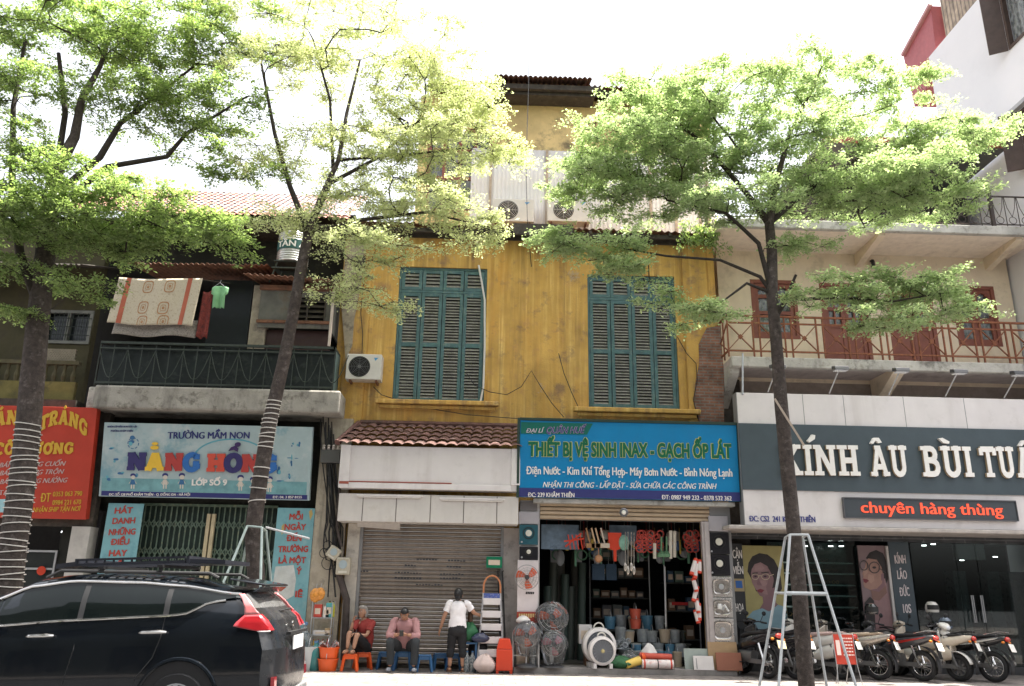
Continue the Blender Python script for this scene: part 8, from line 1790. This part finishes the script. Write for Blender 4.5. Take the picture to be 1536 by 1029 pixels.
park(make_bike('cream and black scooter with a white plate right of the tall white scooter', mb_cream, None, True), 1440, 16.0, 131)
park(make_bike('rightmost motorbike with a red tail and white fender', mb_black, mb_white, False), 1491, 15.9, 124)
for k, (px, py, Y, lab, m) in enumerate(((1398, 912, 16.7, 'black and white helmet on the tall white scooter', mb_white), (1418, 936, 16.4, 'blue grey helmet resting on the cream scooter', flat('helmet_blue', (.12, .15, .2), .2, coat=.6)), (1307, 915, 16.4, 'black helmet on a mirror of the silver motorbike', mb_black))):
    p = P(px, py, Y); t = thing('helmet', lab, 'helmet', tuple(p)); MB().lathe([(.02, .13), (.08, .115), (.12, .06), (.13, 0), (.125, -.06), (.115, -.08)], p, n=18).build('shell', m, t, smooth=True); MB().grid(lambda u, v: p + Vector((.132 * math.cos(R(200 + 140 * u)), .132 * math.sin(R(200 + 140 * u)), .06 - .09 * v)), 10, 4).build('visor', m_glassy if 'm_glassy' in globals() else m_black, t, smooth=True)
# ================================================================ PEOPLE
m_skin = mat('skin', (.36, .19, .12), .55, var=.08, scale=20); m_skin2 = mat('skin_aged', (.34, .185, .12), .6, var=.12, scale=25); m_hairb = mat('hair_black', (.012, .011, .011), .45, var=.3, scale=60); m_hairg = mat('hair_grey', (.30, .28, .26), .6, var=.35, scale=50, blotch=((.08, .075, .07), .7, 18)); m_eyew = flat('eye_white', (.7, .68, .65), .3); m_lipp = flat('lip', (.28, .09, .07), .5)
def skin_mesh(verts, edges, radii, root=0, sub=2):
    me = bpy.data.meshes.new('s'); me.from_pydata([tuple(v) for v in verts], edges, []); o = bpy.data.objects.new('s', me); COL.objects.link(o)
    md = o.modifiers.new('skin', 'SKIN'); md.use_smooth_shade = True; md.branch_smoothing = .6
    for i, r in enumerate(radii):
        sv = me.skin_vertices[0].data[i]; sv.radius = r if isinstance(r, tuple) else (r, r); sv.use_root = i == root
    s = o.modifiers.new('sub', 'SUBSURF'); s.levels = s.render_levels = sub
    bpy.context.view_layer.update(); e = bpy.data.meshes.new_from_object(o.evaluated_get(bpy.context.evaluated_depsgraph_get()))
    mb = MB(); mb.add([v.co for v in e.vertices], [tuple(p.vertices) for p in e.polygons]); bpy.data.objects.remove(o); bpy.data.meshes.remove(e); return mb
def chain_mesh(chains, sub=2):
    """chains of (point, radius) sharing their first point by value with an earlier chain"""
    vs = []; es = []; rs = []; idx = {}
    def get(p, r):
        k = tuple(round(c, 4) for c in p)
        if k not in idx: idx[k] = len(vs); vs.append(Vector(p)); rs.append(r)
        return idx[k]
    for ch in chains:
        ids = [get(p, r) for p, r in ch]
        for a, b in zip(ids, ids[1:]): es.append((a, b))
    return skin_mesh(vs, es, rs, 0, sub)
def add_head(mb, c, fwd, up, s=1.):
    """c centre of the skull; returns the frame"""
    f = Vector(fwd).normalized(); u = Vector(up); u = (u - f * u.dot(f)).normalized(); r = f.cross(u)
    def T(x, y, z): return c + (r * x + f * y + u * z) * s
    def surf(a, b):
        th = math.pi * b; az = 2 * math.pi * a; x = .076 * math.sin(th) * math.cos(az); y = .095 * math.sin(th) * math.sin(az); z = .118 * math.cos(th)
        if z < -.02: k = (-z - .02) / .1; x *= 1 - .42 * k; y = y * (1 - .25 * k) + .022 * k
        if y > .05: y = .05 + (y - .05) * .72
        return T(x, y, z)
    mb.grid(surf, 22, 16)
    nose = [T(-.012, .078, .02), T(.012, .078, .02), T(.018, .085, -.028), T(-.018, .085, -.028), T(0, .108, -.024)]; mb.add(nose, [(0, 1, 4), (1, 2, 4), (2, 3, 4), (3, 0, 4)])
    M_ = Matrix((r, f, u)).transposed()
    for s_ in (-1, 1): mb.ell(T(s_ * .078, -.005, -.005), (.012 * s, .024 * s, .034 * s), 8, 6, M_)
    return T, M_
def face(t, T, M_, s=1.):
    b = MB(); [b.ell(T(s_ * .03, .078, .012), (.013 * s, .006 * s, .006 * s), 8, 6, M_) for s_ in (-1, 1)]; b.build('eye_whites', m_eyew, t, smooth=True)
    b = MB(); [b.ell(T(s_ * .03, .082, .012), (.006 * s, .005 * s, .006 * s), 8, 6, M_) for s_ in (-1, 1)]; [b.tube([T(s_ * .014, .085, .03), T(s_ * .032, .087, .034), T(s_ * .048, .078, .028)], .004 * s, 5) for s_ in (-1, 1)]; b.build('pupils_and_brows', m_hairb, t, smooth=True)
    b = MB(); b.ell(T(0, .084, -.058), (.022 * s, .007 * s, .007 * s), 10, 6, M_); b.build('lips', m_lipp, t, smooth=True)
def add_hand(mb, wrist, dirv, palm_n, side=1, curl=.6, s=1.):
    d = Vector(dirv).normalized(); n = Vector(palm_n); n = (n - d * n.dot(d)).normalized(); w_ = d.cross(n) * side; wrist = Vector(wrist)
    M_ = Matrix((w_, d, n)).transposed(); mb.ell(wrist + d * .045 * s, (.038 * s, .052 * s, .016 * s), 10, 8, M_)
    for k, (off, l) in enumerate(((-.029, .062), (-.010, .074), (.010, .070), (.028, .055))):
        p = wrist + d * .085 * s + w_ * off * s; pts = [p - d * .015 * s]; a = 0
        for j in range(3): a += curl * (.5 + .25 * j); q = pts[-1] + (d * math.cos(a) + n * math.sin(a)) * l * s * (.42, .33, .25)[j]; pts.append(q)
        mb.tube(pts, [.0095 * s, .009 * s, .008 * s, .006 * s], 7)
    p = wrist + d * .03 * s - w_ * .034 * s; mb.tube([p, p + (d * .6 - w_ * .7 + n * .3).normalized() * .034 * s, p + (d * .9 - w_ * .5 + n * .5).normalized() * .06 * s], [.012 * s, .0105 * s, .008 * s], 7)
def add_foot(mb, ankle, dirv, s=1.):
    d = Vector(dirv).normalized(); a = Vector(ankle); M_ = Matrix((d.cross(Vector((0, 0, 1))), d, Vector((0, 0, 1)))).transposed(); mb.ell(a + d * .06 * s + Vector((0, 0, -.035)), (.042 * s, .115 * s, .036 * s), 12, 8, M_)
    for k in range(5): mb.ell(a + d * (.165 - .008 * k) * s + M_ @ Vector(((k - 2) * .017 * s, 0, 0)) + Vector((0, 0, -.052)), (.010 * s, .02 * s, .012 * s), 6, 5, M_)
V = Vector
def spline(keys, n=5):
    """Catmull-Rom through tuples of numbers"""
    k = [list(a) for a in keys]; k = [k[0]] + k + [k[-1]]; out = []
    for i in range(1, len(k) - 2):
        for j in range(n):
            t = j / n; out.append([.5 * (2 * b + (c - a) * t + (2 * a - 5 * b + 4 * c - d) * t * t + (3 * b - a - 3 * c + d) * t ** 3) for a, b, c, d in zip(k[i - 1], k[i], k[i + 1], k[i + 2])])
    return out + [k[-1]]
def limb(mb, keys, n=12, wr=.04):
    s_ = spline([(*p, r) for p, r in keys]); mb.tube([V(q[:3]) for q in s_], [q[3] * (1 + wr * math.sin(i * 2.1)) for i, q in enumerate(s_)], n); return mb
def torso(mb, keys, n=20):
    """keys: (centre, half width, half depth)"""
    s_ = spline([(*p, a, b) for p, a, b in keys]); vs = []
    for i, q in enumerate(s_):
        c = V(q[:3]); a = V(s_[min(i + 1, len(s_) - 1)][:3]) - V(s_[max(i - 1, 0)][:3]); a.normalize(); r = V((1, 0, 0)); r = (r - a * r.dot(a)).normalized(); f = a.cross(r)
        for k in range(n):
            t = 2 * math.pi * k / n; w_ = 1 + .018 * math.sin(3 * t + i * .9) + .012 * math.sin(7 * t - i * .6)
            vs.append(c + r * q[3] * w_ * math.copysign(abs(math.cos(t)) ** .85, math.cos(t)) + f * q[4] * w_ * math.copysign(abs(math.sin(t)) ** .85, math.sin(t)))
    m_ = len(s_); return mb.add(vs, [(i * n + k, i * n + (k + 1) % n, (i + 1) * n + (k + 1) % n, (i + 1) * n + k) for i in range(m_ - 1) for k in range(n)] + [tuple(range(n)), tuple((m_ - 1) * n + k for k in range(n))])
# ---------- standing woman, seen from behind
def woman():
    o = gp(684, 16.42); t0 = V((o.x, o.y, 0))
    def W(x, y, z): return t0 + V((x, y, z))
    pel, ch, nk = W(0, 0, .80), W(.01, .02, 1.12), W(.0, .02, 1.29); hd = W(.0, .045, 1.40)
    shl, shr = W(-.165, .02, 1.235), W(.175, .02, 1.235); ell, elr = W(-.27, .0, .98), W(.32, .06, 1.06); wrl, wrr = W(-.335, .06, .76), W(.44, .22, 1.02)
    hl, hr = W(-.085, 0, .76), W(.09, 0, .76); kl, kr = W(-.11, .02, .43), W(.105, .01, .43); al, ar = W(-.125, -.02, .085), W(.125, -.01, .085)
    mb = chain_mesh([[(pel, .12), (W(0, .01, .96), .105), (ch, .115), (nk, .052), (W(0, .03, 1.34), .05)], [(ch, .115), (shl, .055), (ell, .04), (wrl, .028)], [(ch, .115), (shr, .055), (elr, .04), (wrr, .028)], [(pel, .12), (hl, .09), (kl, .06), (W(-.12, -.0, .3), .055), (al, .036)], [(pel, .12), (hr, .09), (kr, .06), (W(.115, 0, .3), .055), (ar, .036)]])
    T, M_ = add_head(mb, hd, (.15, 1, -.02), (0, 0, 1), .98); add_hand(mb, wrl, wrl - ell, (.8, .3, 0), 1, .35); add_hand(mb, wrr, wrr - elr, (0, .3, -1), -1, .4); add_foot(mb, al, (-.12, 1, 0)); add_foot(mb, ar, (.15, 1, 0))
    t = mb.build('person', m_skin, smooth=60); t['_o'] = (0, 0, 0); tag(t, 'standing woman seen from behind in white t-shirt and cropped black trousers', 'person'); face(t, T, M_)
    mb = torso(MB(), [(W(0, 0, .80), .178, .135), (W(0, 0, .90), .166, .125), (W(0, .01, 1.0), .152, .115), (W(.0, .02, 1.12), .165, .12), (W(0, .02, 1.21), .16, .10), (W(0, .02, 1.262), .11, .078), (W(0, .02, 1.29), .062, .058)]); limb(mb, [(shl + V((.05, 0, .0)), .068), (shl, .072), (shl.lerp(ell, .3), .068), (shl.lerp(ell, .58), .07)]); limb(mb, [(shr + V((-.05, 0, 0)), .068), (shr, .072), (shr.lerp(elr, .3), .068), (shr.lerp(elr, .6), .07)]); mb.build('tshirt', mat('tshirt_white', (.74, .71, .72), .85, bump=.15, bscale=14), t, smooth=60)
    mb = torso(MB(), [(W(0, 0, .66), .14, .11), (W(0, -.01, .72), .175, .14), (W(0, -.005, .80), .168, .135), (W(0, 0, .90), .145, .11)]); limb(mb, [(W(-.07, 0, .76), .105), (W(-.09, 0, .62), .098), (kl, .076), (W(-.122, -.01, .34), .078), (W(-.122, -.0, .27), .066)]); limb(mb, [(W(.075, 0, .76), .105), (W(.09, 0, .62), .098), (kr, .076), (W(.116, -.01, .34), .078), (W(.116, 0, .27), .066)]); mb.build('trousers', flat('trousers_black', (.012, .012, .014), .8), t, smooth=60)
    b = MB(); b.ell(T(0, -.022, .022), (.088, .098, .112), 18, 12, M_); b.ell(T(0, -.075, -.06), (.055, .045, .055), 14, 9, M_); b.ell(T(0, -.112, .02), (.04, .032, .04), 12, 8, M_); b.build('hair', m_hairb, t, smooth=True)
    b = MB()
    for a, d in ((al, V((-.12, 1, 0))), (ar, V((.15, 1, 0)))): d = d.normalized(); b.beam(V((a.x, a.y, .012)) - d * .06, V((a.x, a.y, .012)) + d * .19, .095, .02)
    b.build('sandals', flat('sandal_brown', (.12, .06, .03), .6), t, bevel=.01)
woman()
# ---------- seated man looking at a phone
def man():
    o = gp(605, 16.62); 
    def W(x, y, z): return V((o.x, o.y, 0)) + V((x, y, z))
    pel, sp, ch, nk = W(0, .0, .44), W(0, -.07, .62), W(0, -.17, .83), W(.0, -.235, .96); hd = W(-.005, -.31, 1.035)
    shl, shr = W(-.2, -.17, .88), W(.2, -.17, .88); ell, elr = W(-.27, -.36, .64), W(.26, -.36, .64); wrl, wrr = W(-.085, -.51, .67), W(.075, -.51, .67)
    hl, hr = W(-.1, -.03, .42), W(.1, -.03, .42); kl, kr = W(-.23, -.42, .53), W(.24, -.42, .53); al, ar = W(-.22, -.36, .09), W(.22, -.38, .09)
    mb = chain_mesh([[(pel, .13), (sp, .125), (ch, .125), (nk, .058), (W(0, -.265, .985), .055)], [(ch, .125), (shl, .06), (ell, .042), (wrl, .03)], [(ch, .125), (shr, .06), (elr, .042), (wrr, .03)], [(pel, .13), (hl, .095), (kl, .065), (al, .038)], [(pel, .13), (hr, .095), (kr, .065), (ar, .038)]])
    T, M_ = add_head(mb, hd, (0, -.82, -.57), (0, -.57, .82), 1.0); add_hand(mb, wrl, (.6, -.5, .1), (.6, .3, .8), 1, .75); add_hand(mb, wrr, (-.6, -.5, .1), (-.6, .3, .8), -1, .75)
    t = mb.build('person', m_skin, smooth=60); t['_o'] = (0, 0, 0); tag(t, 'seated man in a pink shirt bent over a phone on a low blue stool', 'person'); face(t, T, M_)
    mb = torso(MB(), [(W(0, .03, .36), .17, .15), (W(0, .0, .46), .175, .15), (sp, .172, .15), (ch + V((0, .01, -.03)), .19, .145), (ch + V((0, -.03, .06)), .17, .115), (nk + V((0, .01, -.025)), .085, .075)]); limb(mb, [(shl + V((.06, 0, 0)), .08), (shl, .085), (shl.lerp(ell, .5), .072), (ell, .066), (ell.lerp(wrl, .62), .05)]); limb(mb, [(shr + V((-.06, 0, 0)), .08), (shr, .085), (shr.lerp(elr, .5), .072), (elr, .066), (elr.lerp(wrr, .62), .05)]); mb.build('shirt', mat('shirt_pink', (.38, .20, .20), .85, var=.1, scale=8, bump=.2, bscale=15), t, smooth=60)
    mb = torso(MB(), [(W(0, .04, .31), .15, .12), (W(0, .03, .36), .185, .16), (W(0, .02, .46), .18, .155), (W(0, .01, .50), .165, .14)]); limb(mb, [(W(-.09, 0, .41), .11), (hl.lerp(kl, .5), .10), (kl + V((.0, -.02, .01)), .084), (kl.lerp(al, .45) + V((0, .02, 0)), .074), (al + V((0, 0, .04)), .066)]); limb(mb, [(W(.09, 0, .41), .11), (hr.lerp(kr, .5), .10), (kr + V((0, -.02, .01)), .084), (kr.lerp(ar, .45) + V((0, .02, 0)), .074), (ar + V((0, 0, .04)), .066)]); mb.build('trousers', flat('trousers_grey', (.03, .034, .038), .85), t, smooth=60)
    b = MB(); b.grid(lambda u, v: T(.084 * math.sin(math.pi * v * .6) * math.cos(2 * math.pi * u), .104 * math.sin(math.pi * v * .6) * math.sin(2 * math.pi * u) - .008, .130 * math.cos(math.pi * v * (.62 if math.sin(2 * math.pi * u) < .3 else .36))), 24, 10); b.build('hair', m_hairb, t, smooth=True)
    b = MB()
    for a, s_ in ((al, -1), (ar, 1)): b.ell(V((a.x + s_ * .02, a.y - .07, .045)), (.05, .13, .045), 12, 8)
    b.build('shoes', flat('shoe_grey', (.22, .23, .25), .6), t, smooth=True)
    c = (wrl + wrr) / 2 + V((-.01, -.09, .03)); ph = MB(); ph.prism3([c + V((-.04, -.0, -.05)), c + V((.04, 0, -.05)), c + V((.04, -.06, .06)), c + V((-.04, -.06, .06))], (0, -.006, -.006)); tag(ph.build('phone', flat('phone_black', (.02, .02, .022), .15), bevel=.003), 'small black phone held in both hands of the seated man', 'phone')
man()
# ---------- old woman with one foot up on a stool
def granny():
    o = gp(541, 16.72)
    def W(x, y, z): return V((o.x, o.y, 0)) + V((x, y, z))
    pel, sp, ch, nk = W(.02, .0, .42), W(.05, .02, .60), W(.03, .0, .80), W(.0, -.02, .93); hd = W(-.025, -.05, 1.045)
    shl, shr = W(-.13, -.05, .84), W(.17, -.02, .84); ell, elr = W(-.22, -.22, .66), W(.1, -.26, .62); wrl, wrr = W(-.17, -.26, .88), W(-.12, -.32, .66)
    hl, hr = W(-.06, -.06, .40), W(.09, -.06, .40); kl, kr = W(-.22, -.34, .70), W(-.06, -.40, .66); al, ar = W(-.22, -.42, .385), W(-.10, -.46, .385)
    mb = chain_mesh([[(pel, .12), (sp, .115), (ch, .11), (nk, .05), (W(-.01, -.03, .97), .048)], [(ch, .11), (shl, .052), (ell, .036), (wrl, .026)], [(ch, .11), (shr, .052), (elr, .036), (wrr, .026)], [(pel, .12), (hl, .08), (kl, .056), (al, .033)], [(pel, .12), (hr, .08), (kr, .056), (ar, .033)]])
    T, M_ = add_head(mb, hd, (-.62, -.75, .12), (0, 0, 1), .98); add_hand(mb, wrl, (.25, 0, 1), (.8, -.2, 0), 1, .8); add_hand(mb, wrr, (-.8, -.2, -.1), (0, .4, -.9), -1, .5); add_foot(mb, al, (-.3, -1, 0), .95); add_foot(mb, ar, (-.1, -1, 0), .95)
    t = mb.build('person', m_skin2, smooth=60); t['_o'] = (0, 0, 0); tag(t, 'old grey haired woman in a dark red shirt sitting with knees drawn up', 'person'); face(t, T, M_)
    mb = torso(MB(), [(W(.02, .03, .35), .16, .14), (W(.03, .01, .45), .165, .145), (sp, .16, .14), (W(.03, .0, .76), .16, .13), (W(.02, -.01, .85), .14, .105), (nk + V((.0, .0, -.025)), .075, .068)]); limb(mb, [(shl + V((.05, 0, 0)), .066), (shl, .07), (shl.lerp(ell, .35), .066), (shl.lerp(ell, .65), .068)]); limb(mb, [(shr + V((-.05, 0, 0)), .066), (shr, .07), (shr.lerp(elr, .35), .066), (shr.lerp(elr, .65), .068)]); mb.build('shirt', mat('shirt_dark_red', (.26, .035, .03), .85, var=.15, scale=12, bump=.2, bscale=16), t, smooth=60)
    mb = torso(MB(), [(W(.03, .04, .30), .13, .11), (W(.03, .02, .35), .165, .15), (W(.03, .02, .46), .155, .14)]); limb(mb, [(hl, .10), (hl.lerp(kl, .5), .088), (kl + V((.0, .03, -.03)), .072)]); limb(mb, [(hr, .10), (hr.lerp(kr, .5), .088), (kr + V((.0, .03, -.03)), .072)]); mb.build('shorts', flat('shorts_black', (.014, .014, .016), .85), t, smooth=60)
    b = MB(); b.grid(lambda u, v: T(.088 * math.sin(math.pi * v * .7) * math.cos(2 * math.pi * u), .108 * math.sin(math.pi * v * .7) * math.sin(2 * math.pi * u) - .012, .134 * math.cos(math.pi * v * (.72 if math.sin(2 * math.pi * u) < .15 else .36))), 24, 12); b.build('hair', m_hairg, t, smooth=True)
granny()
for o in list(bpy.data.objects):
    if '_o' in o: del o['_o']
